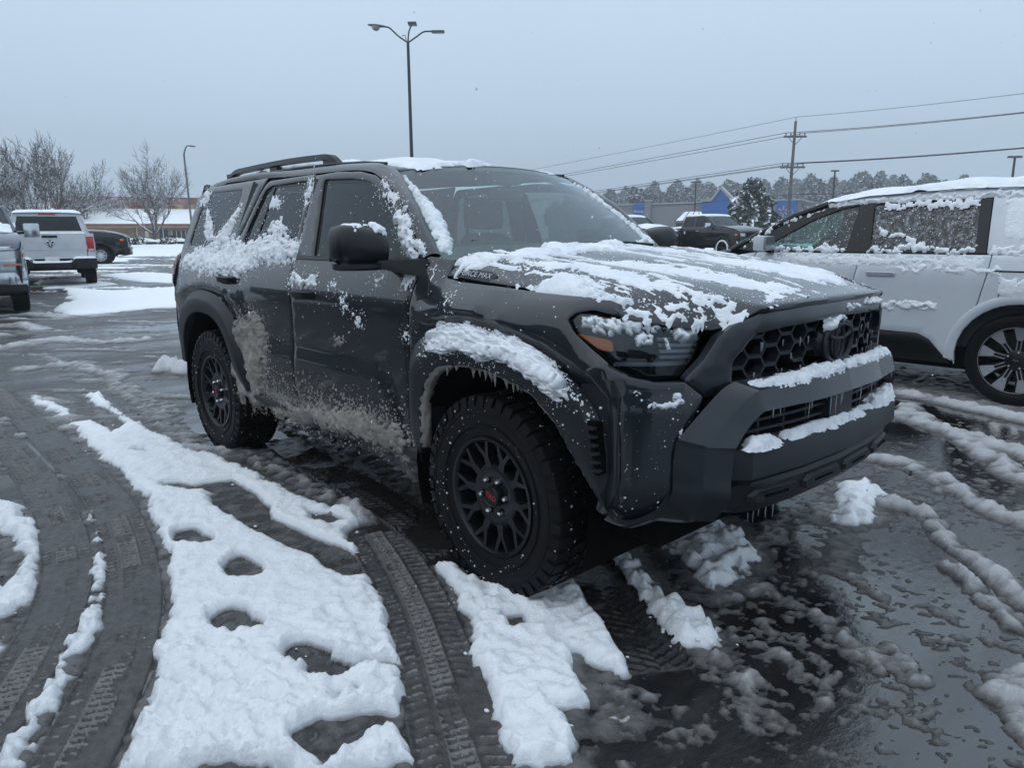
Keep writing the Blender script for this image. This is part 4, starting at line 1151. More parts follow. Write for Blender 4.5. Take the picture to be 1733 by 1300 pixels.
BANDS = {'r1': ([(-0.258, 4.157), (0.123, 4.01), (0.496, 3.911), (0.785, 3.776)], 0.1, 0.08), 'r2': ([(0.031, 3.295), (0.411, 3.093), (0.76, 2.916), (1.021, 2.737)], 0.14, 0.06), 'r2b': ([(-0.067, 3.629), (0.222, 3.301), (0.64, 2.834), (0.958, 2.405), (1.144, 2.197)], 0.1, 0.055), 'r3': ([(0.385, 1.985), (0.63, 1.98), (0.901, 1.725), (1.124, 1.537), (1.321, 1.419)], 0.11, 0.055), 'r4': ([(0.703, 1.248), (0.902, 1.184), (1.113, 0.941), (1.296, 0.722), (1.539, 0.456)], 0.08, 0.055), 'r5': ([(0.462, 0.112), (0.488, 0.386), (0.479, 0.765), (0.529, 1.066)], 0.1, 0.035), 'r6': ([(0.664, -0.333), (0.759, -0.159), (0.963, -0.22), (1.191, -0.335), (1.357, -0.364)], 0.07, 0.03), 'r7': ([(1.209, -0.232), (1.347, -0.335)], 0.035, 0.03), 'r8': ([(1.191, 0.612), (1.378, 0.423), (1.585, 0.254)], 0.05, 0.05), 'r9': ([(1.606, -0.283), (1.663, -0.087)], 0.1, 0.05), 'r9b': ([(1.656, -0.356), (1.746, -0.452)], 0.1, 0.04), 'r10': ([(0.881, -0.77), (1.037, -0.844), (1.189, -0.934)], 0.06, 0.025), 'r11': ([(0.961, -0.523), (1.134, -0.648), (1.256, -0.699)], 0.05, 0.022), 'r12': ([(0.811, 0.254), (0.988, 0.196), (1.086, 0.187)], 0.05, 0.025), 'l1': ([(-3.87, -0.259), (-2.686, -0.381), (-1.836, -0.498), (-1.103, -0.641), (-0.583, -0.791)], 0.09, 0.03), 'l2': ([(-2.946, -1.083), (-2.544, -0.961), (-2.035, -0.876), (-1.413, -0.898), (-0.861, -0.979), (-0.57, -1.068)], 0.1, 0.035), 'l2b': ([(-2.458, -0.776), (-1.683, -0.825), (-1.086, -0.874), (-0.522, -0.972)], 0.07, 0.03), 'l3': ([(-6.305, -0.837), (-4.513, -0.916), (-3.098, -1.028)], 0.12, 0.03), 'l4': ([(-8.379, -1.042), (-6.261, -0.793), (-4.11, -0.808)], 0.1, 0.03), 'l5': ([(-13.403, -0.667), (-13.497, -0.118), (-12.472, 0.226)], 0.25, 0.06), 'l6': ([(-9.274, -1.273), (-9.717, -0.588), (-8.915, -0.191), (-8.813, 0.302)], 0.22, 0.05), 'l7': ([(-7.334, -1.396), (-7.343, -0.883), (-6.172, -0.704)], 0.15, 0.04), 'l8': ([(-11.885, -0.89), (-12.069, -0.541), (-10.972, -0.496)], 0.2, 0.05), 'dirty': ([(-6.248, -0.304), (-6.465, -0.111), (-5.96, -0.112)], 0.12, 0.16), 'wake': ([(-1.203, -0.874), (-0.81, -0.978), (-0.653, -1.014)], 0.08, 0.06), 'fw': ([(-2.904, -1.038), (-2.72, -0.949), (-2.554, -0.836), (-2.522, -0.684)], 0.09, 0.05)}
TRACKS = {'clear': [(-0.826, -0.995), (-0.514, -1.099), (-0.232, -1.206), (-0.002, -1.306), (0.222, -1.417), (0.423, -1.52), (0.591, -1.609), (0.765, -1.703)], 'ta': [(-8.223, -1.765), (-6.74, -1.718), (-5.031, -1.751), (-3.77, -1.766), (-2.826, -1.78), (-2.13, -1.819), (-1.587, -1.898), (-1.157, -1.988), (-0.83, -2.085), (-0.574, -2.18), (-0.358, -2.282), (-0.157, -2.388), (0.024, -2.493)], 'tb': [(-5.743, -2.173), (-4.733, -2.053), (-3.558, -2.013), (-2.633, -2.035), (-1.881, -2.103), (-1.354, -2.196), (-0.984, -2.314), (-0.694, -2.443), (-0.442, -2.571), (-0.293, -2.662)], 'own': [(-2.761, -0.571), (-1.991, -0.659), (-1.359, -0.705), (-0.815, -0.766), (-0.376, -0.863)], 'front': [(-0.032, -0.409), (0.229, -0.566), (0.486, -0.725), (0.706, -0.849), (0.826, -0.928)]}

# wet asphalt: dark, patchily filmed with melt water and thin grey slush
m, n, l, b = mat_new('wet_asphalt')
tc = n.new('ShaderNodeTexCoord')
def nz(scale, detail=6, rough=0.6, vs=None, rot=None):
    q = n.new('ShaderNodeTexNoise'); q.inputs['Scale'].default_value = scale; q.inputs['Detail'].default_value = detail; q.inputs['Roughness'].default_value = rough
    if vs:
        mp = n.new('ShaderNodeMapping'); mp.inputs['Scale'].default_value = vs; mp.inputs['Rotation'].default_value = (0, 0, rot or 0)
        l.new(tc.outputs['Object'], mp.inputs[0]); l.new(mp.outputs[0], q.inputs['Vector'])
    else:
        l.new(tc.outputs['Object'], q.inputs['Vector'])
    return q
def ramp(src, a, c, ca, cb):
    r = n.new('ShaderNodeValToRGB'); r.color_ramp.elements[0].position = a; r.color_ramp.elements[1].position = c
    f = lambda q: (q, q, q, 1) if isinstance(q, (int, float)) else (*q, 1)
    r.color_ramp.elements[0].color = f(ca); r.color_ramp.elements[1].color = f(cb)
    l.new(src, r.inputs[0]); return r
_fn = nz(0.55, 9, 0.62, (1.0, 0.22, 1.0), rad(-47))
_sx = n.new('ShaderNodeSeparateXYZ'); l.new(tc.outputs['Object'], _sx.inputs[0])
_gx = n.new('ShaderNodeMapRange'); _gx.inputs['From Min'].default_value = 0.6; _gx.inputs['From Max'].default_value = -2.0; _gx.inputs['To Min'].default_value = -0.10; _gx.inputs['To Max'].default_value = 0.06
l.new(_sx.outputs['X'], _gx.inputs['Value'])
_ga = n.new('ShaderNodeMath'); _ga.operation = 'ADD'; l.new(_fn.outputs['Fac'], _ga.inputs[0]); l.new(_gx.outputs[0], _ga.inputs[1])
film = ramp(_ga.outputs[0], 0.43, 0.62, 0.0, 1.0)
grain = nz(240, 3, 0.6)
base = ramp(grain.outputs['Fac'], 0.3, 0.75, (0.004, 0.004, 0.0045), (0.016, 0.016, 0.017))
sl = ramp(nz(18, 8, 0.7).outputs['Fac'], 0.3, 0.7, (0.022, 0.0215, 0.021), (0.060, 0.058, 0.056))
mx = n.new('ShaderNodeMixRGB'); l.new(film.outputs[0], mx.inputs['Fac']); l.new(base.outputs[0], mx.inputs['Color1']); l.new(sl.outputs[0], mx.inputs['Color2'])
l.new(mx.outputs[0], b.inputs['Base Color'])
ro = n.new('ShaderNodeMixRGB'); l.new(film.outputs[0], ro.inputs['Fac'])
r1 = ramp(nz(2.2, 6).outputs['Fac'], 0.4, 0.62, 0.03, 0.16); l.new(r1.outputs[0], ro.inputs['Color1']); ro.inputs['Color2'].default_value = (0.38, 0.38, 0.38, 1)
l.new(ro.outputs[0], b.inputs['Roughness'])
b.inputs['Specular IOR Level'].default_value = 0.5
b.inputs['Coat Roughness'].default_value = 0.03
_cw = n.new('ShaderNodeMath'); _cw.operation = 'SUBTRACT'; _cw.inputs[0].default_value = 1.0; l.new(film.outputs[0], _cw.inputs[1]); l.new(_cw.outputs[0], b.inputs['Coat Weight'])
_cb = n.new('ShaderNodeBump'); _cb.inputs['Strength'].default_value = 0.42; _cb.inputs['Distance'].default_value = 0.006; l.new(nz(30, 4, 0.6, (1.0, 0.45, 1.0), rad(-47)).outputs['Fac'], _cb.inputs['Height']); l.new(_cb.outputs[0], b.inputs['Coat Normal'])
bp = n.new('ShaderNodeBump'); bp.inputs['Strength'].default_value = 0.22; bp.inputs['Distance'].default_value = 0.006
l.new(nz(26, 5, 0.65).outputs['Fac'], bp.inputs['Height'])
b2 = n.new('ShaderNodeBump'); b2.inputs['Distance'].default_value = 0.02
ms = n.new('ShaderNodeMath'); ms.operation = 'MULTIPLY'; ms.inputs[1].default_value = 0.8; l.new(film.outputs[0], ms.inputs[0]); l.new(ms.outputs[0], b2.inputs['Strength'])
l.new(nz(45, 6, 0.7, (1.0, 0.35, 1), rad(-47)).outputs['Fac'], b2.inputs['Height']); l.new(bp.outputs[0], b2.inputs['Normal'])
l.new(b2.outputs[0], b.inputs['Normal'])
M['asphalt'] = m

def slush_mat(name, c1, c2, rough, bump=0.7, scale=40):
    m, n, l, b = mat_new(name)
    noise_col(n, l, b, c1, c2, 24.0, 0.28, 0.78, 9)
    b.inputs['Roughness'].default_value = rough
    p = add_bump(n, l, b, scale, bump, 0.016, 8, rough=0.7)
    add_bump(n, l, b, scale*5, bump*0.7, 0.003, 3, prev=p)
    return m
M['slush'] = slush_mat('grey_slush', (0.10, 0.098, 0.097), (0.46, 0.455, 0.45), 0.30, 0.9, 70)
M['track'] = slush_mat('pressed_slush', (0.030, 0.029, 0.028), (0.090, 0.087, 0.084), 0.28, 0.6)
def by_depth(m, stops, amp, scale=40.0):
    """colour follows how deep the layer lies: thin wet film to drained, whiter tops"""
    n, l = m.node_tree.nodes, m.node_tree.links; b = n['Principled BSDF']
    at = n.new('ShaderNodeAttribute'); at.attribute_name = 'depth'
    tc = n.new('ShaderNodeTexCoord'); q = n.new('ShaderNodeTexNoise'); q.inputs['Scale'].default_value = scale; q.inputs['Detail'].default_value = 8; q.inputs['Roughness'].default_value = 0.7
    l.new(tc.outputs['Object'], q.inputs['Vector'])
    c = n.new('ShaderNodeMath'); c.operation = 'SUBTRACT'; l.new(q.outputs['Fac'], c.inputs[0]); c.inputs[1].default_value = 0.5
    ad = n.new('ShaderNodeMath'); ad.operation = 'MULTIPLY_ADD'; l.new(c.outputs[0], ad.inputs[0]); ad.inputs[1].default_value = amp; l.new(at.outputs['Fac'], ad.inputs[2])
    mr = n.new('ShaderNodeMapRange'); mr.inputs['From Min'].default_value = 0.0; mr.inputs['From Max'].default_value = stops[-1][0]; l.new(ad.outputs[0], mr.inputs['Value'])
    rp = n.new('ShaderNodeValToRGB'); e = rp.color_ramp.elements
    e[0].position = 0.0; e[0].color = (*stops[0][1], 1); e[1].position = 1.0; e[1].color = (*stops[-1][1], 1)
    for d_, c_ in stops[1:-1]:
        x_ = e.new(d_/stops[-1][0]); x_.color = (*c_, 1)
    l.new(mr.outputs[0], rp.inputs[0])
    for lk in list(b.inputs['Base Color'].links): l.remove(lk)
    l.new(rp.outputs[0], b.inputs['Base Color'])
by_depth(M['slush'], [(0.0, (0.035, 0.034, 0.033)), (0.005, (0.11, 0.108, 0.105)), (0.014, (0.21, 0.208, 0.206)), (0.030, (0.46, 0.465, 0.475)), (0.060, (0.62, 0.63, 0.65))], 0.016)
M['field_snow'] = snow_mat('trampled_snow', (0.82, 0.86, 0.90), (0.92, 0.94, 0.96), 0.65, 38, 1.0)
by_depth(M['field_snow'], [(0.0, (0.16, 0.158, 0.155)), (0.008, (0.42, 0.43, 0.44)), (0.018, (0.78, 0.81, 0.845)), (0.040, (0.90, 0.925, 0.95))], 0.012)
M['rib_slush'] = slush_mat('squeezed_slush', (0.10, 0.098, 0.095), (0.22, 0.215, 0.21), 0.4, 0.5)
M['dark_track'] = slush_mat('wet_pressed_slush', (0.008, 0.008, 0.008), (0.028, 0.027, 0.026), 0.18, 0.5)

def gz(x, y):
    d = np.hypot(np.asarray(x, float)-2.1137, np.asarray(y, float)+2.7706)
    return np.clip(0.011*(d-8.0), 0.0, 0.42)
_r = np.concatenate([[0.0, 4, 8], np.linspace(10, 46.2, 20), [60, 120, 400, 1200, 2600]]); _t = np.linspace(0, 2*math.pi, 97)[:-1]
_V = [(2.1137+a*math.cos(t), -2.7706+a*math.sin(t), 0) for a in _r for t in _t]
_V = [(q[0], q[1], float(gz(q[0], q[1]))) for q in _V]
_F = [(i*96+k, (i+1)*96+k, (i+1)*96+(k+1) % 96, i*96+(k+1) % 96) for i in range(len(_r)-1) for k in range(96)]
gnd = mesh_obj('parking_lot', _V, _F, M['asphalt'], None, True, 180)
tag(gnd, 'wet black asphalt of the parking lot, shiny with melt water', kind='structure')

def snow_fields():
    cx, cy, yaw0 = 2.1137, -2.7706, 2.39925
    th = np.arange(yaw0-0.88, yaw0+0.84, 0.0040)
    nr = int(math.log(75/1.35)/0.0045)
    r = 1.35*np.exp(0.0045*np.arange(nr))
    TH, RR = np.meshgrid(th, r)
    X = cx+RR*np.cos(TH); Y = cy+RR*np.sin(TH)
    shp = X.shape
    near = RR < 9
    # domain warp
    w1 = fbm(X*3.1, Y*3.1, 0.3, 4); w2 = fbm(X*3.1, Y*3.1, 7.3, 4)
    far_amp = np.clip(RR/5, 1, 5)
    wl1 = fbm(X*0.5, Y*0.5, 3.3, 4, 0.6); wl2 = fbm(X*0.5, Y*0.5, 9.3, 4, 0.6)
    wf1 = fbm(X*13, Y*13, 0.9, 3); wf2 = fbm(X*13, Y*13, 5.9, 3)
    Xw = X+0.045*w1+0.022*wf1+0.25*wl1*sstep(6, 12, RR); Yw = Y+0.045*w2+0.022*wf2+0.12*wl2*sstep(6, 12, RR)
    lump = billow(X*5.5, Y*5.5, 1.0, 4); fine = fbm(X*24, Y*24, 2.0, 3); med = fbm(X*9, Y*9, 4.0, 3)
    ts = np.zeros(shp); tl = np.full(shp, -0.012)
    H = dict(field=.050, field_tip=.03, strip=.055, lump=.05, under_bumper=.06, ridge=.07, corner_patch=.06, left_ridge=.06, left_lump=.05, thin_ridge=.065, far_a=.08, far_b=.06, far_c=.07, far_d=.07, under_a=.025, stick=.03)
    for k, poly in SNOW_POLY.items():
        P = np.array(poly); lo = P.min(0)-0.8; hi = P.max(0)+0.8
        mk = (X > lo[0]) & (X < hi[0]) & (Y > lo[1]) & (Y < hi[1])
        if not mk.any(): continue
        wa = 0.0 if k in ('field', 'strip') or k.startswith('far') else 0.035
        sd = poly_sd(Xw[mk]+wa*wf2[mk]+wa*w2[mk], Yw[mk]+wa*wf1[mk]-wa*w1[mk], poly)+(0.022 if k in ('thin_ridge', 'left_ridge', 'ridge') else 0.0)
        big = k in ('field', 'strip', 'far_a')
        edge = {'field': .035, 'strip': .035}.get(k, .085)
        h = H[k]
        rough = (0.35+0.65*np.exp(-np.maximum(sd, 0)/0.16)) if big else 1.0
        t = sstep(-0.004, edge, sd)*(h*(0.78+0.16*med[mk])+rough*h*0.55*(lump[mk]-0.45)+0.013*fine[mk]*rough)
        if k == 'field':
            # churned snow in the near part, smooth crust further up
            ch = sstep(-0.9, 0.1, X[mk]-0.6*(Y[mk]+2))
            t += sstep(0, edge, sd)*ch*(0.024*(lump[mk]-0.5)+0.026*(billow(X[mk]*12, Y[mk]*12, 14., 2)-0.5)+0.012*fine[mk])
        if k in ('thin_ridge', 'ridge', 'left_ridge', 'under_bumper', 'strip'):
            t += sstep(0, edge, sd)*0.016*np.clip(fbm(X[mk]*13, Y[mk]*13, 8., 3), -0.6, 1)
        tt = ts[mk]; ts[mk] = np.maximum(tt, np.where(sd > -0.004, t, 0))
        # wet grey fringe where the snow is melting away
        fr = 0.011*np.exp(-(np.abs(sd)/0.055)**2)*(0.55+wf1[mk]*0.9)*sstep(14, 8, RR[mk])-0.004*sstep(0.05, 0.12, np.abs(sd))
        tl[mk] = np.maximum(tl[mk], fr)
    for k, poly in SNOW_HOLE.items():
        P = np.array(poly); lo = P.min(0)-0.3; hi = P.max(0)+0.3
        mk = (X > lo[0]) & (X < hi[0]) & (Y > lo[1]) & (Y < hi[1])
        if mk.any():
            sd = poly_sd(X[mk]+0.03*w1[mk], Y[mk]+0.03*w2[mk], poly)
            ts[mk] *= 1-sstep(-0.03, 0.012, sd)
            tl[mk] = np.maximum(tl[mk], np.where(sd > -.02, 0.006*(0.45+1.2*wf1[mk])-0.001, -0.012))
    for c, a, b_ in FOOT:
        M2 = np.array([[a[0], b_[0]], [a[1], b_[1]]]); Mi = np.linalg.inv(M2)
        dx, dy = X-c[0]+0.02*w1, Y-c[1]+0.02*w2
        u = Mi[0, 0]*dx+Mi[0, 1]*dy; v = Mi[1, 0]*dx+Mi[1, 1]*dy
        rho = np.minimum(np.hypot(u*0.95+0.10, v*0.95), np.hypot((u-0.6)*1.4, (v-0.25)*1.4))+0.13*wf1
        ts *= sstep(0.84, 1.16, rho)
        tl = np.maximum(tl, np.where(rho < 1.3, 0.008*sstep(1.1, 0.7, rho)*(0.30+1.3*wf2)-0.002, -0.012))
        ts += 0.004*np.exp(-((rho-1.25)/0.12)**2)*(ts > 0.02)*(0.5+lump)
    # slush ridges
    for k, (pts, hw, h) in BANDS.items():
        P = np.array(pts); mg = hw*3+0.3; lo = P.min(0)-mg; hi = P.max(0)+mg
        mk = (X > lo[0]) & (X < hi[0]) & (Y > lo[1]) & (Y < hi[1])
        if not mk.any(): continue
        d, s = line_sd(X[mk]+0.06*w1[mk]+.05*wl1[mk], Y[mk]+0.06*w2[mk]+.05*wl2[mk], pts)
        g = np.clip(1-(d/hw)**2, -1, 1)
        t = h*g*(0.15+0.95*lump[mk])+0.020*wf2[mk]*sstep(-.6, .2, g)+0.016*(billow(X[mk]*22, Y[mk]*22, 6., 2)-.55)-0.010
        tl[mk] = np.maximum(tl[mk], np.where(g > -0.95, t-0.02*sstep(0.0, -0.9, g), -0.012))
    # scattered floating slush clots
    cl = 0.55*fbm(X*8, Y*8, 21., 3, .6)+0.75*fbm(X*21, Y*21, 23., 3, .6); reg = fbm(X*0.9, Y*0.9, 31., 3)
    right = sstep(-0.2, 0.5, X+0.0)*sstep(-1.75, -1.2, Y+0.15*X)
    t = 0.022*(cl-0.22+0.40*reg)*right
    tl = np.maximum(tl, np.where((RR < 14) & (right > 0.05), t-0.01*(1-right), -0.012))
    # streaky lane slush on the left and behind
    a = X*0.70+Y*0.71; c = -X*0.71+Y*0.70
    st = fbm(a*0.8, c*4.2, 11., 5, .6); st2 = fbm(a*2.5, c*9, 12., 4, .6)
    left = sstep(-1.6, -3.4, X)*sstep(60, 40, RR)
    t = (0.055*(st-0.34)+0.022*st2)*left-0.012*(1-left)
    tl = np.maximum(tl, np.minimum(t, 0.06))
    # churned slush under the neighbouring car
    und = sstep(-0.25, 0.15, np.minimum(np.minimum(X+3.6, 2.2-X), np.minimum(Y-4.0, 7.2-Y))+0.3*wl1)
    tl = np.maximum(tl, np.where(und > 0.02, und*(0.010+0.012*wf1+0.010*lump)-0.010*(1-und), -0.012))
    # whiter drifts further off
    far = sstep(14, 24, RR)*sstep(0.42, 0.75, fbm(a*0.14, c*1.7, 41., 4, .6))
    ts = np.maximum(ts, far*0.05*(0.6+lump*0.7))
    far2 = sstep(47, 54, RR)
    ts = np.maximum(ts, far2*0.08)
    # wheel ruts cut through everything
    for k, hw in (('clear', .135), ('ta', .105), ('tb', .10), ('own', .13), ('front', .12)):
        pts = catmull(TRACKS[k], 6)
        P = np.array(pts); lo = P.min(0)-.4; hi = P.max(0)+.4
        mk = (X > lo[0]) & (X < hi[0]) & (Y > lo[1]) & (Y < hi[1])
        d, s = line_sd(X[mk], Y[mk], pts)
        cut = sstep(hw-.025, hw+.02, d+0.018*w1[mk]+0.014*wf1[mk])
        ts[mk] *= cut; tl[mk] = tl[mk]*cut-0.006*(1-cut)
    # keep clear of the tyres' contact patches
    return X, Y, ts, tl

def emit(name, X, Y, h, keep, mat, label):
    m_, n_ = X.shape
    idx = np.arange(m_*n_).reshape(m_, n_)
    fk = keep[:-1, :-1] | keep[1:, :-1] | keep[:-1, 1:] | keep[1:, 1:]
    q = np.stack([idx[:-1, :-1], idx[:-1, 1:], idx[1:, 1:], idx[1:, :-1]], -1)[fk]
    used = np.unique(q); mp = -np.ones(m_*n_, dtype=np.int64); mp[used] = np.arange(len(used))
    V = np.stack([X.ravel()[used], Y.ravel()[used], h.ravel()[used]+gz(X.ravel()[used], Y.ravel()[used])], -1)
    q = mp[q]
    me = bpy.data.meshes.new(name)
    me.vertices.add(len(V)); me.vertices.foreach_set('co', V.astype(np.float32).ravel())
    me.loops.add(q.size); me.loops.foreach_set('vertex_index', q[:, ::-1].astype(np.int32).ravel())
    me.polygons.add(len(q)); me.polygons.foreach_set('loop_start', np.arange(0, q.size, 4, dtype=np.int32))
    me.polygons.foreach_set('use_smooth', np.ones(len(q), dtype=bool))
    me.materials.append(mat)
    at_ = me.attributes.new('depth', 'FLOAT', 'POINT'); at_.data.foreach_set('value', h.ravel()[used].astype(np.float32))
    me.update(); me.validate()
    o = link_obj(name, me); tag(o, label, kind='stuff')
    return o

X, Y, ts, tl = snow_fields()
is_snow = (ts > 0.003) & (ts >= tl*0.9)
emit('snow_cover', X, Y, ts-0.003, is_snow, M['field_snow'], 'white wet snow lying on the asphalt in patches, ridges and trampled fields')
is_sl = (tl > 0.0004)
emit('slush', X, Y, np.maximum(tl, -0.010), is_sl, M['slush'], 'grey half-melted slush churned into low ridges and clots')

# loose crumbs of snow and ice round the melting edges
def crumbs():
    rs_ = np.random.RandomState(4)
    g = ((ts > 0.001) & (ts < 0.018)) | ((tl > 0.006) & (tl < 0.016))
    d = np.hypot(X-2.1137, Y+2.7706); g &= (d < 9)
    idx = np.argwhere(g); w = d[g]**2; w = w/w.sum()
    pick = idx[rs_.choice(len(idx), 3400, replace=False, p=w)]
    bm = bmesh.new(); bmesh.ops.create_icosphere(bm, subdivisions=1, radius=1.0)
    bv = np.array([q.co[:] for q in bm.verts]); bf = np.array([[q.index for q in g_.verts] for g_ in bm.faces]); bm.free()
    out = {0: ([], []), 1: ([], [])}
    for i, j in pick:
        k = 0 if ts[i, j] > tl[i, j] else 1
        r = 0.0018+0.0075*rs_.rand()**3
        c = np.array([X[i, j]+rs_.normal()*.035, Y[i, j]+rs_.normal()*.035, max(ts[i, j]-.003, tl[i, j], 0)*.6+r*.25])
        q = bv*(0.7+0.6*rs_.rand(len(bv), 1))*r*np.array([1.25, 1.0, .55])+c
        V, F = out[k]; F.append(bf+len(V)*len(bv)); V.append(q)
    for k, (nm, mt, lab) in enumerate((('snow_crumbs', M['snow'], 'loose white snow crumbs scattered round the snow edges'), ('slush_crumbs', M['slush'], 'loose grey slush crumbs scattered over the wet asphalt'))):
        V, F = out[k]
        if V: tag(mesh_obj(nm, np.concatenate(V), np.concatenate(F), mt, None, True, 180), lab, kind='stuff')
crumbs()
# tyre tracks pressed into the slush
def track(key, hw, mat, style, label, seed=0.0):
    pts = np.array(catmull(TRACKS[key], 12))
    s = np.concatenate([[0], np.cumsum(np.hypot(*np.diff(pts, axis=0).T))])
    step = 0.0045
    ss = np.arange(0, s[-1], step); nt = int(2*hw/0.0055)
    cx = np.interp(ss, s, pts[:, 0]); cy = np.interp(ss, s, pts[:, 1])
    tx, ty = np.gradient(cx), np.gradient(cy); L = np.hypot(tx, ty); tx, ty = tx/L, ty/L
    T = np.linspace(-hw, hw, nt)
    S, TT = np.meshgrid(ss, T, indexing='ij')
    X = cx[:, None]-ty[:, None]*TT; Y = cy[:, None]+tx[:, None]*TT
    nzv = fbm(X*9, Y*9, 5+seed, 3); nf = fbm(X*40, Y*40, 6+seed, 2)
    fade = sstep(-0.45, 0.25, fbm(X*2.6, Y*2.6, 9+seed, 4)+(0.30 if key == 'clear' else -0.05))
    def ridge(x, w): return np.exp(-(x/w)**2)
    h = np.zeros_like(S)
    a = np.abs(TT)
    if style == 'ladder':
        per = 0.034
        for c0 in (-0.036, 0.0, 0.036): h = np.maximum(h, ridge(TT-c0-0.002*np.sin(S*2*math.pi/per), 0.0046))
        ph = ((S+0.15*TT)/per) % 1.0
        h = np.maximum(h, ridge((ph-0.5)*per, 0.0052)*sstep(0.042, 0.036, a))
        ph2 = ((S-0.25*a)/(per*1.25)+0.3) % 1.0
        h = np.maximum(h, 0.55*ridge((ph2-0.5)*per*1.25, 0.0075)*sstep(0.052, 0.062, a)*sstep(hw, hw-.02, a))
        hn = h*fade; h = h*0.013*fade
    else:
        per = 0.045
        ph = ((S+0.7*a)/per+0.5*(TT > 0)) % 1.0
        h = ridge((ph-0.5)*per, 0.009)*0.010*fade
        h = np.maximum(h, 0.008*ridge(a-0.045-0.006*np.sin(S*140), 0.006)*fade); hn = h*40*fade
    bank = 0.016*sstep(hw*0.80, hw, a)*(0.7+0.5*nzv)
    Z = 0.004+h+bank+0.0035*nzv+0.0012*nf
    Z = np.where(a > hw*0.86+0.02*nzv, Z-0.05*(a-hw*0.86-0.02*nzv), Z)
    Z[:, 0] = Z[:, -1] = -0.004; Z[0] = Z[-1] = -0.004
    V = np.stack([X, Y, Z], -1).reshape(-1, 3)
    idx = np.arange(S.size).reshape(S.shape)
    q = np.stack([idx[:-1, :-1], idx[1:, :-1], idx[1:, 1:], idx[:-1, 1:]], -1).reshape(-1, 4)
    # the squeezed-up ribs are paler slush than the wet floor of the track
    hq = ((hn+0.25*nf)[:-1, :-1] > 0.52).reshape(-1)
    o = mesh_obj('tyre_track', V, q, mat, None, True, 180, [mat, M['rib_slush'] if style == 'ladder' else mat], hq.astype(np.int32))
    tag(o, label, kind='stuff')
track('clear', .14, M['track'], 'ladder', 'crisp ladder-patterned tyre track between the two white snow fields')
track('ta', .112, M['track'], 'ladder', 'curving tyre track along the left edge of the footprinted snow', 2)
track('tb', .105, M['track'], 'ladder', 'curving tyre track nearest the left edge of the picture', 4)
track('own', .13, M['dark_track'], 'block', 'dark blocky tyre track leading under the graphite SUV', 6)
track('front', .125, M['dark_track'], 'block', 'short dark tyre track running out ahead of the front wheel', 8)

# ------------------------------------------------------------------ snow, grime and ice on the graphite SUV
SIDE_SNOW = {'belt': ([(-3.462, 1.214), (-3.348, 1.307), (-3.082, 1.37), (-2.797, 1.36), (-2.614, 1.435), (-2.434, 1.384), (-2.213, 1.419), (-1.983, 1.432), (-1.711, 1.408), (-1.667, 1.298), (-1.903, 1.27), (-2.206, 1.246), (-2.334, 1.186), (-2.627, 1.17), (-3.049, 1.186)], 0.045), 'cpillar': ([(-2.574, 1.647), (-2.592, 1.567), (-2.677, 1.372), (-2.852, 1.333), (-3.007, 1.37), (-2.803, 1.485)], 0.03), 'quarter_a': ([(-3.15, 1.621), (-3.036, 1.539), (-2.933, 1.429), (-3.038, 1.39), (-3.146, 1.489)], 0.02), 'rearwin_a': ([(-2.199, 1.477), (-2.027, 1.526), (-1.889, 1.474), (-1.916, 1.418), (-2.132, 1.419)], 0.012), 'rearwin_b': ([(-2.227, 1.686), (-2.025, 1.643), (-2.052, 1.577), (-2.218, 1.592)], 0.006), 'rearwin_c': ([(-1.781, 1.472), (-1.67, 1.534), (-1.647, 1.596), (-1.629, 1.47), (-1.7, 1.417)], 0.015), 'bpillar': ([(-1.762, 1.744), (-1.671, 1.739), (-1.694, 1.582), (-1.742, 1.568)], 0.008), 'sail': ([(-0.828, 1.533), (-0.77, 1.547), (-0.685, 1.492), (-0.65, 1.433), (-0.583, 1.381), (-0.539, 1.331), (-0.592, 1.308), (-0.678, 1.347), (-0.742, 1.42), (-0.809, 1.474)], 0.045), 'sail_low': ([(-0.619, 1.266), (-0.566, 1.293), (-0.566, 1.243), (-0.611, 1.185), (-0.648, 1.201)], 0.015), 'handle_f': ([(-1.704, 1.155), (-1.686, 1.228), (-1.558, 1.213), (-1.401, 1.225), (-1.389, 1.166)], 0.045), 'handle_r': ([(-2.652, 1.198), (-2.55, 1.237), (-2.353, 1.232), (-2.354, 1.193)], 0.03), 'door_a': ([(-1.14, 1.137), (-1.086, 1.148), (-1.066, 1.084), (-1.106, 1.052), (-1.134, 1.094)], 0.018), 'door_b': ([(-1.0, 1.06), (-0.947, 1.058), (-0.94, 1.002), (-0.986, 0.981), (-1.016, 1.007)], 0.018), 'door_c': ([(-1.268, 1.203), (-1.204, 1.214), (-1.217, 1.162), (-1.249, 1.146)], 0.01), 'door_d': ([(-0.871, 1.237), (-0.748, 1.263), (-0.786, 1.214), (-0.864, 1.184)], 0.008), 'fend_a': ([(-0.322, 1.208), (-0.29, 1.214), (-0.269, 1.192), (-0.298, 1.191)], 0.012), 'fend_b': ([(-0.279, 1.171), (-0.265, 1.195), (-0.245, 1.158), (-0.258, 1.143)], 0.012), 'fend_c': ([(-0.487, 1.29), (-0.456, 1.295), (-0.439, 1.246), (-0.453, 1.227)], 0.012), 'fend_d': ([(-0.616, 0.995), (-0.559, 1.014), (-0.575, 0.96), (-0.609, 0.961)], 0.012), 'apillar': ([(-1.018, 1.666), (-0.948, 1.681), (-0.854, 1.609), (-0.79, 1.547), (-0.828, 1.549), (-0.935, 1.612)], 0.01), 'rear_top': ([(-3.36, 1.656), (-3.252, 1.746), (-3.13, 1.756), (-3.22, 1.611)], 0.01)}
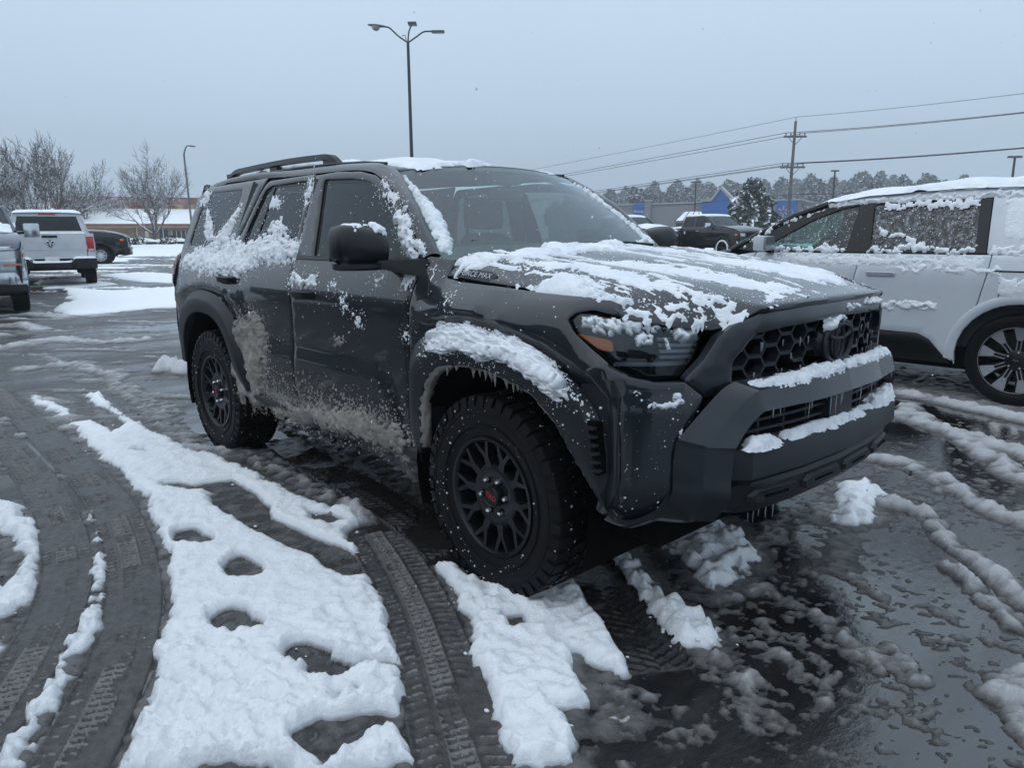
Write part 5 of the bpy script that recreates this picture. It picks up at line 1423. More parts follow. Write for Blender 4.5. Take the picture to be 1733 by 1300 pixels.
SIDE_BROWN = {'flare_front': ([(-2.48, 0.917), (-2.312, 0.949), (-2.159, 1.012), (-2.032, 0.934), (-2.009, 0.746), (-2.169, 0.505), (-2.206, 0.383), (-2.336, 0.364), (-2.494, 0.382), (-2.529, 0.532), (-2.548, 0.722)], 0.045), 'sill': ([(-2.118, 0.401), (-1.866, 0.482), (-1.567, 0.514), (-1.387, 0.561), (-1.298, 0.543), (-1.05, 0.586), (-0.837, 0.578), (-0.68, 0.564), (-0.615, 0.413), (-0.647, 0.394), (-0.993, 0.425), (-1.492, 0.4), (-2.015, 0.363)], 0.03), 'door_blob': ([(-1.24, 0.923), (-1.166, 0.953), (-1.13, 0.918), (-1.172, 0.875), (-1.223, 0.888)], 0.03), 'rear_flare_top': ([(-3.254, 1.003), (-2.938, 1.072), (-2.67, 1.047), (-2.476, 0.936), (-2.582, 0.879), (-2.802, 0.99), (-3.066, 0.985), (-3.247, 0.941)], 0.012)}
HOOD_SNOW = {'rear': ([(-0.392, -0.78), (-0.343, -0.738), (-0.191, -0.706), (-0.281, -0.448), (-0.23, -0.273), (-0.246, -0.093), (-0.152, 0.056), (-0.019, -0.151), (-0.091, -0.421), (-0.046, -0.676), (-0.155, -0.77), (-0.272, -0.798)], 0.03), 'rear_b': ([(-0.334, -0.352), (-0.346, -0.289), (-0.23, -0.273), (-0.23, -0.172), (-0.107, -0.328), (-0.109, -0.511)], 0.055), 'rear_c': ([(-0.274, -0.018), (-0.405, 0.225), (-0.294, 0.185), (-0.089, -0.023), (-0.064, -0.22)], 0.05), 'corner': ([(-0.396, -0.787), (-0.385, -0.753), (-0.239, -0.729), (-0.159, -0.767), (-0.249, -0.818), (-0.284, -0.852), (-0.334, -0.844)], 0.035), 's1': ([(-0.175, -0.752), (-0.01, -0.711), (0.18, -0.574), (0.412, -0.576), (0.59, -0.57), (0.75, -0.557), (0.786, -0.559), (0.692, -0.611), (0.53, -0.66), (0.291, -0.7), (0.033, -0.753)], 0.014), 's2': ([(-0.119, -0.771), (0.127, -0.75), (0.394, -0.753), (0.534, -0.73), (0.608, -0.696), (0.511, -0.765), (0.31, -0.784), (0.065, -0.784)], 0.018), 's3': ([(0.066, -0.588), (0.161, -0.333), (0.389, -0.283), (0.651, -0.242), (0.817, -0.196), (0.847, -0.297), (0.708, -0.416), (0.493, -0.432), (0.259, -0.454)], 0.014), 's4': ([(0.591, -0.64), (0.7, -0.552), (0.821, -0.527), (0.985, -0.67), (1.072, -0.862), (0.773, -0.59), (0.674, -0.653)], 0.008), 's5': ([(0.366, 0.145), (0.405, 0.546), (0.61, 0.535), (0.766, 0.363), (0.845, 0.239), (0.784, 0.058), (0.639, -0.046), (0.516, -0.057)], 0.018), 's6': ([(0.17, 0.167), (0.329, 0.205), (0.548, 0.121), (0.516, -0.057), (0.335, -0.036)], 0.008), 's7': ([(0.718, -0.187), (0.83, -0.131), (0.883, -0.364), (0.883, -0.483), (0.81, -0.393)], 0.01), 'patch': ([(0.164, -0.871), (0.171, -0.811), (0.212, -0.758), (0.294, -0.736), (0.41, -0.803), (0.5, -0.784), (0.56, -0.763), (0.527, -0.846), (0.446, -0.874), (0.371, -0.911), (0.319, -0.974)], 0.04), 'brow': ([(0.518, -0.836), (0.57, -0.79), (0.64, -0.75), (0.70, -0.675), (0.74, -0.61), (0.725, -0.69), (0.66, -0.768), (0.585, -0.842)], 0.030), 'brow2': ([(0.553, -0.754), (0.605, -0.724), (0.687, -0.66), (0.75, -0.58), (0.73, -0.64), (0.66, -0.74)], 0.015), 'edge': ([(-0.031, -0.835), (0.066, -0.848), (0.162, -0.863), (0.153, -0.885), (0.03, -0.859)], 0.015)}

def snow_on(name, S, polys, mat, label, res=0.008, amp=0.02, edge=0.022, frag=0.03, sgn=1, seed=0.0, freq=16.0, clip=None, kind='stuff', lumps=1.0, merge=None):
    """clinging snow on a surface S(u,v): each polygon swells along the surface normal into ragged lumps"""
    VV = [] if merge is None else merge[0]; FF = [] if merge is None else merge[1]
    base = sum(len(a) for a in VV)
    for k, (poly, h) in polys.items():
        P = np.array(poly); lo = P.min(0)-0.03; hi = P.max(0)+0.03
        u, v = np.meshgrid(np.arange(lo[0], hi[0], res), np.arange(lo[1], hi[1], res), indexing='ij')
        if u.size < 9: continue
        z0 = seed+len(k)*1.7
        n1, n2 = fbm(u*freq, v*freq, z0, 3), fbm(u*freq, v*freq, z0+5, 3)
        n3 = fbm(u*freq*1.8, v*freq*1.8, z0+9, 3)
        sd = poly_sd(u+amp*n1, v+amp*n2, poly)-frag*np.maximum(0, n3-0.05)
        if clip is not None: sd = np.minimum(sd, clip(u, v))
        bl = 0.55+0.55*fbm(u*freq*0.42, v*freq*0.42, z0+3, 2)+0.30*billow(u*freq*0.8, v*freq*0.8, z0+4, 2)
        t = h*(1-np.exp(-np.maximum(sd, 0)/edge))*np.maximum(0.25, 0.35+0.9*lumps*bl)+0.0020*n3*(sd > 0.004)
        t = np.where(sd > 0, t, -0.004)
        keep = t > 0.001
        fk = keep[:-1, :-1] | keep[1:, :-1] | keep[:-1, 1:] | keep[1:, 1:]
        if not fk.any(): continue
        uu, vv = u.ravel(), v.ravel()
        Pt = S(uu, vv); e_ = 2e-3
        N = np.cross(S(uu+e_, vv)-S(uu-e_, vv), S(uu, vv+e_)-S(uu, vv-e_)); N = N/np.maximum(np.linalg.norm(N, axis=1), 1e-9)[:, None]*sgn
        V = Pt+N*t.ravel()[:, None]
        idx = np.arange(u.size).reshape(u.shape)
        q = np.stack([idx[:-1, :-1], idx[1:, :-1], idx[1:, 1:], idx[:-1, 1:]], -1)[fk]
        if sgn < 0: q = q[:, ::-1]
        used = np.unique(q); mp = -np.ones(u.size, dtype=np.int64); mp[used] = np.arange(len(used))
        VV.append(V[used]); FF.append(mp[q]+base); base += len(used)
    if merge is not None: return None
    if not VV: return None
    o = mesh_obj(name, np.concatenate(VV), np.concatenate(FF), mat, None, True, 180)
    return tag(o, label, kind=kind)

snow_on('side_snow', recess(.014), {k: (q, h*.8) for k, (q, h) in SIDE_SNOW.items() if k in ('rearwin_a', 'rearwin_b', 'rearwin_c')}, M['car_snow'], 'broken snow clots stuck to the rear door glass of the graphite SUV', 0.005, 0.030, 0.016, 0.06, 1, 2.0, freq=30)
snow_on('side_snow', SIDE, {k: (q, h*.55) for k, (q, h) in SIDE_SNOW.items() if not k.startswith('rearwin')}, M['car_snow'], 'white snow caked along the window sills, handles and pillars of the graphite SUV', 0.006, 0.034, 0.024, 0.075, 1, 1.0, freq=24)
snow_on('road_grime_snow', SIDE, {k: (q, h*.7) for k, (q, h) in SIDE_BROWN.items()}, M['brown_snow'], 'brown road-dirty snow crusted behind the rear wheel arch and along the sill of the graphite SUV', 0.006, 0.03, 0.022, 0.075, 1, 3.0, freq=26)
hood_poly = np.array(resample(hood_out, 0.08))
snow_on('hood_snow', HOOD, {k: (q, h*.55) for k, (q, h) in HOOD_SNOW.items()}, M['car_snow'], 'streaks and clumps of wet snow lying across the hood of the graphite SUV', 0.007, 0.030, 0.022, 0.06, 1, 5.0, freq=20, clip=lambda u, v: poly_sd(u, v, hood_poly)+0.012)
# thin wind-blown streaks on the bonnet
def streak_layer():
    u, v = np.meshgrid(np.arange(-0.33, 0.90, 0.009), np.arange(-0.80, 0.80, 0.006), indexing='ij')
    ins = poly_sd(u, v, hood_poly)
    ang = v+0.10*np.maximum(0, u)*v
    n1 = fbm(u*1.6+0.4*v, ang*17, 3.3, 4, .6); n2 = fbm(u*22, v*22, 5.5, 3)
    cover = sstep(0.92, 0.3, u)*0.55+0.15*np.sin(v*6+1.0)-0.10
    sd = n1*0.9-0.62+cover*0.55+0.16*n2
    t = np.where((sd > 0) & (ins > 0.01), 0.007*(1-np.exp(-sd/0.12))*(0.7+0.5*n2)+0.0012, -0.004)
    keep = t > 0.001
    fk = keep[:-1, :-1] | keep[1:, :-1] | keep[:-1, 1:] | keep[1:, 1:]
    z = hood_z(u, v)+t
    idx = np.arange(u.size).reshape(u.shape)
    q = np.stack([idx[:-1, :-1], idx[1:, :-1], idx[1:, 1:], idx[:-1, 1:]], -1)[fk]
    used = np.unique(q); mp = -np.ones(u.size, dtype=np.int64); mp[used] = np.arange(len(used))
    V = np.stack([u, v, z], -1).reshape(-1, 3)[used]
    tag(mesh_obj('hood_snow', V, mp[q], M['car_snow'], None, True, 180), 'thin wind-drawn snow streaks running lengthwise over the hood of the graphite SUV', kind='stuff')
streak_layer()
# windscreen edges
WS = lambda s, t: np.array([ws_pt(float(a), float(np.clip(b_, -.05, 1.0))) for a, b_ in zip(np.ravel(s), np.ravel(t))])
snow_on('windshield_snow', WS, {'near': ([(-.99, .03), (-.95, .0), (-.90, .10), (-.88, .30), (-.885, .42), (-.93, .60), (-.96, .80), (-.985, .97), (-.999, .9), (-.999, .4)], .022), 'far': ([(.90, .02), (.95, .25), (.955, .60), (.97, .97), (.999, .97), (.999, .02)], .03), 'arm': ([(.70, .03), (.74, .10), (.86, .07), (.88, .02), (.80, .0)], .04)}, M['car_snow'], 'ragged snow clinging to the windshield edges of the graphite SUV', 0.010, 0.018, 0.020, 0.035, 1, 7.0, freq=18)
snow_on('roof_snow', ROOF, {'a': ([(-1.02, -.55), (-.98, -.35), (-1.10, -.25), (-1.35, -.30), (-1.45, -.62), (-1.2, -.63)], .018), 'b': ([(-.95, -.28), (-.94, -.12), (-1.02, -.08), (-1.05, -.25)], .035), 'c': ([(-1.15, .0), (-1.3, .3), (-1.9, .3), (-2.0, -.2), (-1.5, -.3)], .014), 'd': ([(-1.5, -.64), (-3.2, -.64), (-3.2, -.55), (-1.5, -.55)], .035), 'e': ([(-2.2, -.5), (-3.3, -.5), (-3.3, .5), (-2.2, .5)], .035), 'f': ([(-.95, .2), (-.98, .45), (-1.03, .45), (-1.0, .2)], .015)}, M['car_snow'], 'thin snow patches on the roof of the graphite SUV', 0.012, 0.04, 0.03, 0.06, 1, 9.0, freq=8)
# ledges of the bumper: bar crest and lower lip
def BAR(y, k):
    y = np.asarray(y, float); a = np.abs(y)
    xb = np.interp(a, [0, .25, .50, .60], [.905, .895, .862, .838]); zb = np.interp(a, [0, .25, .5, .6], [.940, .938, .935, .932])
    xf = np.interp(a, [0, .25, .50, .60], [.965, .955, .918, .898]); zf = np.interp(a, [0, .25, .5, .6], [.918, .917, .912, .90])
    kk = np.asarray(k)/0.065
    return np.stack([xb+(xf-xb)*kk, y, zb+(zf-zb)*kk], -1)
snow_on('bumper_snow', BAR, {'a': ([(-.56, .01), (-.56, .05), (-.40, .075), (-.25, .062), (-.24, .0), (-.4, .002)], .022), 'b': ([(-.26, .0), (-.25, .06), (-.05, .075), (.0, .055), (.02, .0)], .034), 'c': ([(.02, .0), (.02, .06), (.25, .07), (.58, .06), (.58, .0)], .024)}, M['car_snow'], 'lumpy snow lying on the upper bumper bar below the grille of the graphite SUV', 0.006, 0.014, 0.016, 0.03, -1, 11.0, freq=22)
def LIP(y, k):
    y = np.asarray(y, float); x = bar_x(y)
    return np.stack([x-0.10+np.asarray(k), y, 0.734-0.15*np.asarray(k)], -1)
snow_on('bumper_snow', LIP, {'a': ([(-.40, .03), (-.40, .085), (-.1, .10), (.18, .095), (.18, .04)], .026), 'b': ([(-.60, .045), (-.62, .10), (-.50, .115), (-.44, .09), (-.47, .05)], .040), 'c': ([(.30, .02), (.30, .08), (.42, .11), (.60, .10), (.60, .02)], .05), 'd': ([(.2, .03), (.2, .07), (.3, .08), (.3, .03)], .02)}, M['car_snow'], 'snow lying on the lower bumper lip of the graphite SUV', 0.006, 0.014, 0.016, 0.03, -1, 13.0, freq=22)
# grille top and emblem
S_front = on_plan(BZp, lambda s, z, y: np.stack([-0.012+0*z, 0*z, 0*z], -1))
snow_on('grille_snow', S_front, {'emblem': ([(-.12, 1.070), (-.11, 1.115), (.02, 1.125), (.06, 1.112), (.0, 1.092), (-.07, 1.070)], .035), 'r': ([(.02, 1.13), (.05, 1.16), (.18, 1.165), (.16, 1.125)], .03), 's': ([(.2, 1.14), (.22, 1.172), (.42, 1.172), (.44, 1.13), (.3, 1.13)], .030), 'l': ([(-.40, 1.118), (-.39, 1.13), (-.33, 1.13), (-.33, 1.115)], .012)}, M['car_snow'], 'clumps of snow stuck above the grille emblem of the graphite SUV', 0.006, 0.014, 0.014, 0.03, 1, 15.0, freq=24)
S_lamp = on_plan(HLp, hl_dx(0.0))
def lamp_poly(d): return {k: ([(s_of(HLp, y), z) for y, z in q], h) for k, (q, h) in d.items()}
snow_on('headlight_snow', S_lamp, lamp_poly({'a': ([(-.91, 1.12), (-.90, 1.155), (-.84, 1.145), (-.73, 1.13), (-.735, 1.105), (-.82, 1.105), (-.86, 1.095)], .016), 'b': ([(-.73, 1.075), (-.72, 1.12), (-.63, 1.11), (-.645, 1.08), (-.69, 1.068)], .035), 'c': ([(-.90, 1.105), (-.885, 1.13), (-.865, 1.10), (-.88, 1.085)], .012), 'd': ([(-.825, 1.06), (-.815, 1.10), (-.775, 1.095), (-.79, 1.06)], .014), 'e': ([(-.755, 1.05), (-.75, 1.09), (-.735, 1.085), (-.74, 1.05)], .012)}), M['car_snow'], 'crumbs of snow on the near headlight of the graphite SUV', 0.005, 0.012, 0.010, 0.03, 1, 17.0, freq=30)
S_cor = on_plan(BCp, bc_dx)
def cor_poly(d): return {k: ([(s_of(BCp, y), z) for y, z in q], h) for k, (q, h) in d.items()}
snow_on('bumper_snow', S_cor, cor_poly({'a': ([(-.875, .865), (-.865, .885), (-.80, .885), (-.765, .90), (-.76, .885), (-.80, .862), (-.84, .855)], .012), 'b': ([(-.80, .89), (-.80, .91), (-.775, .915), (-.77, .885)], .012), 'c': ([(-.90, .915), (-.89, .93), (-.87, .925), (-.88, .91)], .010), 'd': ([(-.785, .76), (-.775, .80), (-.765, .80), (-.772, .755)], .010)}), M['car_snow'], 'small crumbs of snow on the near bumper corner of the graphite SUV', 0.004, 0.010, 0.007, 0.02, 1, 19.0, freq=40)
# snow on the near front flare: along the shelf between the fender and the flare face
def FLS(s, k):
    t = np.clip(np.asarray(s, float), 0, 1)*40; i = np.clip(t.astype(int), 0, 39); fr = (t-i)[:, None]
    o_ = FO[i]*(1-fr)+FO[i+1]*fr; m_ = FM[i]*(1-fr)+FM[i+1]*fr; i_ = FI[i]*(1-fr)+FI[i+1]*fr
    kk = np.asarray(k, float)[:, None]
    a = o_+(m_-o_)*np.clip(kk, -.6, 1); b_ = m_+(i_-m_)*(kk-1)
    return np.where(kk <= 1, a, b_)
shelf = {'a': ([(.30, .2), (.305, 1.15), (.36, 1.5), (.42, 1.25), (.50, 1.7), (.54, 1.3), (.60, 1.3), (.66, 1.5), (.735, 1.5), (.75, 1.1), (.70, .0), (.60, -.1), (.52, .1), (.46, -.1), (.38, .0)], .034), 'b': ([(.43, -.45), (.44, .2), (.455, .2), (.455, -.5)], .03), 'c': ([(.34, -.3), (.35, .3), (.375, .3), (.37, -.35)], .035), 'd': ([(.52, -.2), (.53, .2), (.56, .2), (.55, -.3)], .025)}
def FLS2(s, k): return FLS(np.asarray(s), np.asarray(k)*8)
shelf = {k: ([(a, b_/8) for a, b_ in q], h) for k, (q, h) in shelf.items()}
snow_on('flare_snow', FLS2, shelf, M['car_snow'], 'thick snow shelf along the front wheel flare of the graphite SUV', 0.003, 0.013, 0.010, 0.042, -1, 21.0, freq=52)
# frozen brown rim inside the front arch
def RIMF(s, k):
    t = np.clip(np.asarray(s, float), 0, 1)*40; i = np.clip(t.astype(int), 0, 39); fr = (t-i)[:, None]
    i_ = FI[i]*(1-fr)+FI[i+1]*fr
    return i_+np.stack([0*t, np.asarray(k)*1.0+.004, 0*t-.004], -1)
snow_on('arch_rim_slush', RIMF, {'a': ([(.02, .0), (.02, .06), (.35, .06), (.36, .0)], .016), 'b': ([(.30, .0), (.30, .03), (.99, .03), (.99, .0)], .010)}, M['brown_snow'], 'frozen brown slush lining the front wheel arch of the graphite SUV', 0.005, 0.008, 0.008, 0.012, -1, 23.0, freq=36)
# mirror cap snow
def MIR(a, b_):
    # the top front of the near mirror housing
    y = -1.065+np.asarray(a); t = np.asarray(b_)
    k = np.clip(1-((y+1.065)/.125)**4, 0, 1)**.25
    return np.stack([-.72+.085*k*np.sin(t*12), y, 1.378+.090*k*np.cos(t*12)+0.012*(y+1.065)/.125], -1)
snow_on('mirror_snow', MIR, {'a': ([(-.11, -.05), (-.112, .07), (-.06, .075), (.0, .05), (.02, -.05)], .012), 'b': ([(.04, -.03), (.05, .075), (.105, .085), (.115, -.04)], .014)}, M['car_snow'], 'snow on the cap of the near side mirror of the graphite SUV', 0.004, 0.012, 0.008, 0.03, -1, 25.0, freq=30)

# spatter: thousands of tiny wet snow flecks stuck to the near flank, bonnet, tyres
def flecks(name, S, pts, mat, label, sgn=1, smin=0.002, smax=0.006):
    rs = np.random.RandomState(len(pts)); u, v = pts[:, 0], pts[:, 1]
    P = S(u, v); e_ = 2e-3
    N = np.cross(S(u+e_, v)-P, S(u, v+e_)-P); N = N/np.maximum(np.linalg.norm(N, axis=1), 1e-9)[:, None]*sgn
    A = np.cross(N, np.array([0.3, 0.2, 0.9])); A /= np.linalg.norm(A, axis=1)[:, None]; B = np.cross(N, A)
    r = smin+(smax-smin)*rs.rand(len(u))**3
    V = []; F = []
    ang = rs.rand(len(u))*6.28
    for k in range(4):
        th = ang+k*math.pi/2+rs.rand(len(u))*.6
        V.append(P+(A*np.cos(th)[:, None]+B*np.sin(th)[:, None])*(r*(0.6+.8*rs.rand(len(u))))[:, None]-N*0.001)
    V.append(P+N*(r*0.8)[:, None])
    V = np.stack(V, 1).reshape(-1, 3); b0 = np.arange(len(u))*5
    for k in range(4): F.append(np.stack([b0+k, b0+(k+1) % 4, b0+4], -1))
    return tag(mesh_obj(name, V, np.concatenate(F), mat, None, True, 180), label, kind='stuff')
rs = np.random.RandomState(5)
def scatter(nn, x0, x1, z0, z1, dens):
    p = np.stack([rs.uniform(x0, x1, nn), rs.uniform(z0, z1, nn)], -1)
    d = dens(p[:, 0], p[:, 1]); return p[rs.rand(nn) < d]
nofly = lambda x, z: (poly_sd(x, z, FI[:, [0, 2]]) < 0) & (poly_sd(x, z, RI[:, [0, 2]]) < 0)
pp = scatter(4200, -3.4, .5, .5, 1.72, lambda x, z: np.clip(0.20+0.5*fbm(x*2.5, z*2.5, 3., 3)+0.25*sstep(1.15, 1.25, z)*sstep(-1.5, -2.2, x)+.45*sstep(-1.6, -2.2, x)*sstep(1.2, .9, z), 0, 1)*nofly(x, z))
flecks('snow_flecks', SIDE, pp, M['car_snow'], 'tiny white snow flecks spattered over the near flank of the graphite SUV', 1, .0012, .0055)
pp = scatter(5000, -2.2, -.55, .43, .75, lambda x, z: sstep(.75, .5, z)*.8)
flecks('grime_flecks', SIDE, pp, M['brown_snow'], 'brown slush spatter low on the doors of the graphite SUV', 1, .003, .011)
pp = scatter(3000, -.3, .9, -.8, .8, lambda x, y: (poly_sd(x, y, hood_poly) > .01)*np.clip(.35+.7*fbm(x*5, y*5, 9., 3), 0, 1))
flecks('snow_flecks', HOOD, pp, M['car_snow'], 'tiny snow flecks scattered over the hood of the graphite SUV', 1, .0015, .0045)
pp = np.stack([rs.uniform(s_of(BCp, -.95), s_of(BCp, -.70), 120), rs.uniform(.48, .93, 120)], -1)
flecks('snow_flecks', S_cor, pp, M['car_snow'], 'tiny snow flecks on the near bumper corner of the graphite SUV', 1, .0015, .006)
pp = np.stack([rs.uniform(0.25, .85, 420), rs.uniform(.02, .24, 420)], -1)
flecks('snow_flecks', FLS2, pp, M['car_snow'], 'tiny snow flecks on the front wheel flare of the graphite SUV', -1, .002, .008)
# powdery fringe round the clinging snow
def fringe(polys, nn, spread, seed):
    r_ = np.random.RandomState(seed); out = []
    for k, (q, h) in polys.items():
        P = np.array(q); L = np.linalg.norm(P-np.roll(P, -1, 0), axis=1); m_ = max(20, int(nn*L.sum()))
        i = r_.choice(len(P), m_, p=L/L.sum()); t = r_.rand(m_)[:, None]
        out.append(P[i]*(1-t)+np.roll(P, -1, 0)[i]*t+r_.normal(size=(m_, 2))*spread)
    return np.concatenate(out)
flecks('snow_flecks', SIDE, fringe({k: v for k, v in SIDE_SNOW.items() if not k.startswith('rearwin')}, 420, .030, 1), M['car_snow'], 'powdery snow fringe round the clinging snow on the near flank of the graphite SUV', 1, .001, .0055)
_pf = fringe(HOOD_SNOW, 260, .035, 2); _pf = _pf[poly_sd(_pf[:, 0], _pf[:, 1], hood_poly) > .01]
flecks('snow_flecks', HOOD, _pf, M['car_snow'], 'powdery snow fringe round the streaks on the hood of the graphite SUV', 1, .001, .005)
flecks('snow_flecks', FLS2, fringe({'a': shelf['a']}, 900, .013, 3), M['car_snow'], 'powdery snow fringe along the front flare of the graphite SUV', -1, .0012, .007)
flecks('grime_flecks', SIDE, fringe({k: SIDE_BROWN[k] for k in ('flare_front', 'sill')}, 420, .035, 4), M['brown_snow'], 'brown slush fringe round the crusted grime on the graphite SUV', 1, .002, .009)
# flecks on the near tyres
for (xc, yy, nn, lab) in ((0.0, -.822, 260, 'snow crumbs stuck to the near front tyre of the graphite SUV'), (-2.85, -.815, 170, 'snow crumbs stuck to the near rear tyre of the graphite SUV')):
    def TY(a, q, xc=xc, yy=yy):
        r = np.interp(q, [0, 1, 1.25, 2], [.25, .395, .412, .412]); y = np.interp(q, [0, 1, 1.25, 2], [-.138, -.140, -.11, .05])
        return np.stack([xc+r*np.cos(a), yy+y-.004, .398+r*np.sin(a)], -1)
    pp = np.stack([rs.uniform(0, 6.28, nn), rs.uniform(0.1, 1.9, nn)**1.0], -1)
    flecks('tyre_snow', TY, pp, M['car_snow'], lab, 1, .0015, .007)

# icicles
def icicles(name, pts, mat, label, lmin=.015, lmax=.05, r=.003):
    b_ = MB(); rr = random.Random(len(pts))
    for q in pts:
        L = rr.uniform(lmin, lmax); w = r*rr.uniform(.7, 1.4)
        b_.tube([(q[0], q[1], q[2]+.006), (q[0]+rr.uniform(-.002, .002), q[1], q[2]-L*.4), (q[0], q[1]+rr.uniform(-.002, .002), q[2]-L)], [w, w*.8, w*.15], 5)
    return tag(b_.build(name, mat, None, True, 60), label, kind='stuff')
rr = random.Random(11)
pts = []
for k in range(30):
    y = rr.uniform(-.55, .58); row = rr.choice((0, 1, 2)); z = (.948, .998, 1.05)[row]
    x = float(np.interp(abs(y), BZp[0], BZp[1]))-.033
    if abs(y) > .09: pts.append((x, y, z))
icicles('icicles', pts, M['ice'], 'short icicles hanging from the grille bars of the graphite SUV', .012, .042, .0026)
pts = [(float(bar_x(y))-.008, y, .843) for y in sorted(rr.uniform(-.52, .58) for k in range(13))]
icicles('icicles', pts, M['ice'], 'icicles hanging under the upper bumper bar of the graphite SUV', .012, .085, .0026)
pts = [(float(bar_x(y))-.08, y, .45) for y in (-.5, -.47, -.44, -.40, -.36, .1, .3)]
icicles('icicles', pts, M['ice'], 'thin icicles under the skid panel of the graphite SUV', .02, .06, .0022)
pts = []
for k in range(26):
    t = rr.uniform(.34, .62); i = int(t*40); q = FI[i]*(1-(t*40-i))+FI[i+1]*(t*40-i)
    pts.append((q[0], q[1]+rr.uniform(.006, .03), q[2]))
icicles('icicles', pts, M['brown_snow'], 'stubby brown icicles along the front arch of the graphite SUV', .008, .05, .008)
# lumpy frozen slush beads along the near sill
def beads():
    V = []; F = []; rs = np.random.RandomState(3)
    bm = bmesh.new(); bmesh.ops.create_icosphere(bm, subdivisions=2, radius=1.0)
    bv = np.array([q.co[:] for q in bm.verts]); bf = np.array([[q.index for q in g.verts] for g in bm.faces]); bm.free()
    off = 0
    for k in range(150):
        x = rs.uniform(-1.55, -.58); z = .455+.012*rs.randn()+.10*rs.rand()**2*(1 if x > -1.2 else .5)
        r = rs.uniform(.008, .024)*(1.0 if z < .50 else .6)
        w = float(half_width(x, z))
        c = np.array([x, -w-.002, z])
        q = bv*np.array([1.15, .8, .95])*r*(1+.25*fbm(bv[:, 0]*1.6+k, bv[:, 1]*1.6, bv[:, 2]*1.6, 2))[:, None]+c
        V.append(q); F.append(bf+off); off += len(bv)
    return tag(mesh_obj('sill_slush', np.concatenate(V), np.concatenate(F), M['brown_snow'], None, True, 180), 'rounded brown slush beads frozen along the near sill of the graphite SUV', kind='stuff')
beads()

# ------------------------------------------------------------------ neighbouring vehicles
M['white_paint'] = paint('white_paint', (0.56, 0.585, 0.61), 0.25, 0.0, 0.1, (0.35, 0.34, 0.33), 0.35)
M['white_paint2'] = paint('pearl_white_paint', (0.58, 0.62, 0.67), 0.22, 0.0, 0.1, (0.45, 0.46, 0.47), 0.25)
M['black_paint'] = paint('black_paint', (0.010, 0.011, 0.013), 0.2, 0.2, 0.1, (0.12, 0.12, 0.12), 0.25)
M['blue_paint'] = paint('navy_paint', (0.008, 0.022, 0.070), 0.2, 0.2, 0.1)
M['dark_blue_paint'] = paint('slate_blue_paint', (0.016, 0.024, 0.042), 0.25, 0.2, 0.1)
M['teal_glass'] = glass('green_tinted_glass', (0.42, 0.62, 0.58), 1.0, 0.05)
M['frost_glass'] = glass('frosted_dark_glass', (0.05, 0.055, 0.06), 1.0, 0.10, 0.23)
M['frost_teal'] = glass('frosted_green_glass', (0.40, 0.62, 0.57), 1.0, 0.08, 0.12)
M['cabin_glass'] = glass('dark_cabin_glass', (0.03, 0.035, 0.037), 1.0)
M['lamp_clear'] = simple('clear_lamp', (0.55, 0.57, 0.58), 0.15, 0.3, coat=0.8)
M['plate'] = simple('licence_plate', (0.7, 0.7, 0.7), 0.5)

def wheel2(name, R, width, rim_r, rim_mat, nsp, twin=True, face=None):
    root = empty(name); hw = width/2
    t = MB().lathe([(rim_r-.01, -hw+.02), (rim_r+.01, -hw+.006), (R*.82, -hw-.004), (R*.93, -hw+.004), (R*.985, -hw+.03), (R, -hw+.055), (R, hw-.055), (R*.985, hw-.03), (R*.93, hw-.004), (rim_r, hw-.02)], 48)
    ty = fix_normals(t.build('tyre', M['rubber'], root))
    gr = MB()
    for k in range(56):
        a = 2*math.pi*k/56; P = []
        for r in (R*.985, R*1.008):
            for aa, y in ((a, -hw+.03), (a+.075, -hw+.03), (a+.075, hw-.03), (a, hw-.03)): P.append((r*math.cos(aa), y, r*math.sin(aa)))
        gr.hexa(P)
    fix_normals(gr.build('tread', M['rubber'], ty, False))
    rb = MB().lathe([(rim_r+.004, -hw+.012), (rim_r, -hw+.003), (rim_r-.012, -hw+.004), (rim_r-.02, -hw+.03), (rim_r-.035, hw-.03), (rim_r-.01, hw-.01)], 48)
    rim = fix_normals(rb.build('rim', rim_mat, root))
    fix_normals(MB().lathe([(0, hw*.2), (rim_r-.03, hw*.2), (rim_r-.03, hw*.3)], 32).build('rim_back', M['void'], rim))
    for k in range(nsp):
        a0 = 2*math.pi*(k+.5)/nsp
        for s in ((-1, 1) if twin else (0,)):
            sp = MB(); a1 = a0+s*.16; a2 = a0+s*(.30 if twin else 0)
            p0 = np.array([.055*math.cos(a1), .055*math.sin(a1)]); p1 = np.array([(rim_r-.008)*math.cos(a1*.5+a2*.5), (rim_r-.008)*math.sin(a1*.5+a2*.5)])
            d = (p1-p0)/np.linalg.norm(p1-p0); n_ = np.array([-d[1], d[0]]); P = []
            for p, w, y in ((p0, .016, -hw+.030), (p1, .020 if twin else .045, -hw+.012)):
                P += [(p[0]-n_[0]*w, y, p[1]-n_[1]*w), (p[0]+n_[0]*w, y, p[1]+n_[1]*w), (p[0]+n_[0]*w, y+.03, p[1]+n_[1]*w), (p[0]-n_[0]*w, y+.03, p[1]-n_[1]*w)]
            sp.hexa(P); fix_normals(sp.build('spoke', face or rim_mat, rim, False))
    fix_normals(MB().lathe([(0, -hw+.018), (.05, -hw+.02), (.07, -hw+.03), (.075, -hw+.06)], 24).build('hub', rim_mat, rim))
    for k in range(5):
        a = 2*math.pi*k/5
        fix_normals(MB().lathe([(0, -hw+.012), (.009, -hw+.014), (.010, -hw+.034)], 8, 1, (.056*math.cos(a), 0, .056*math.sin(a))).build('lug_nut', M['chrome'], rim))
    return root

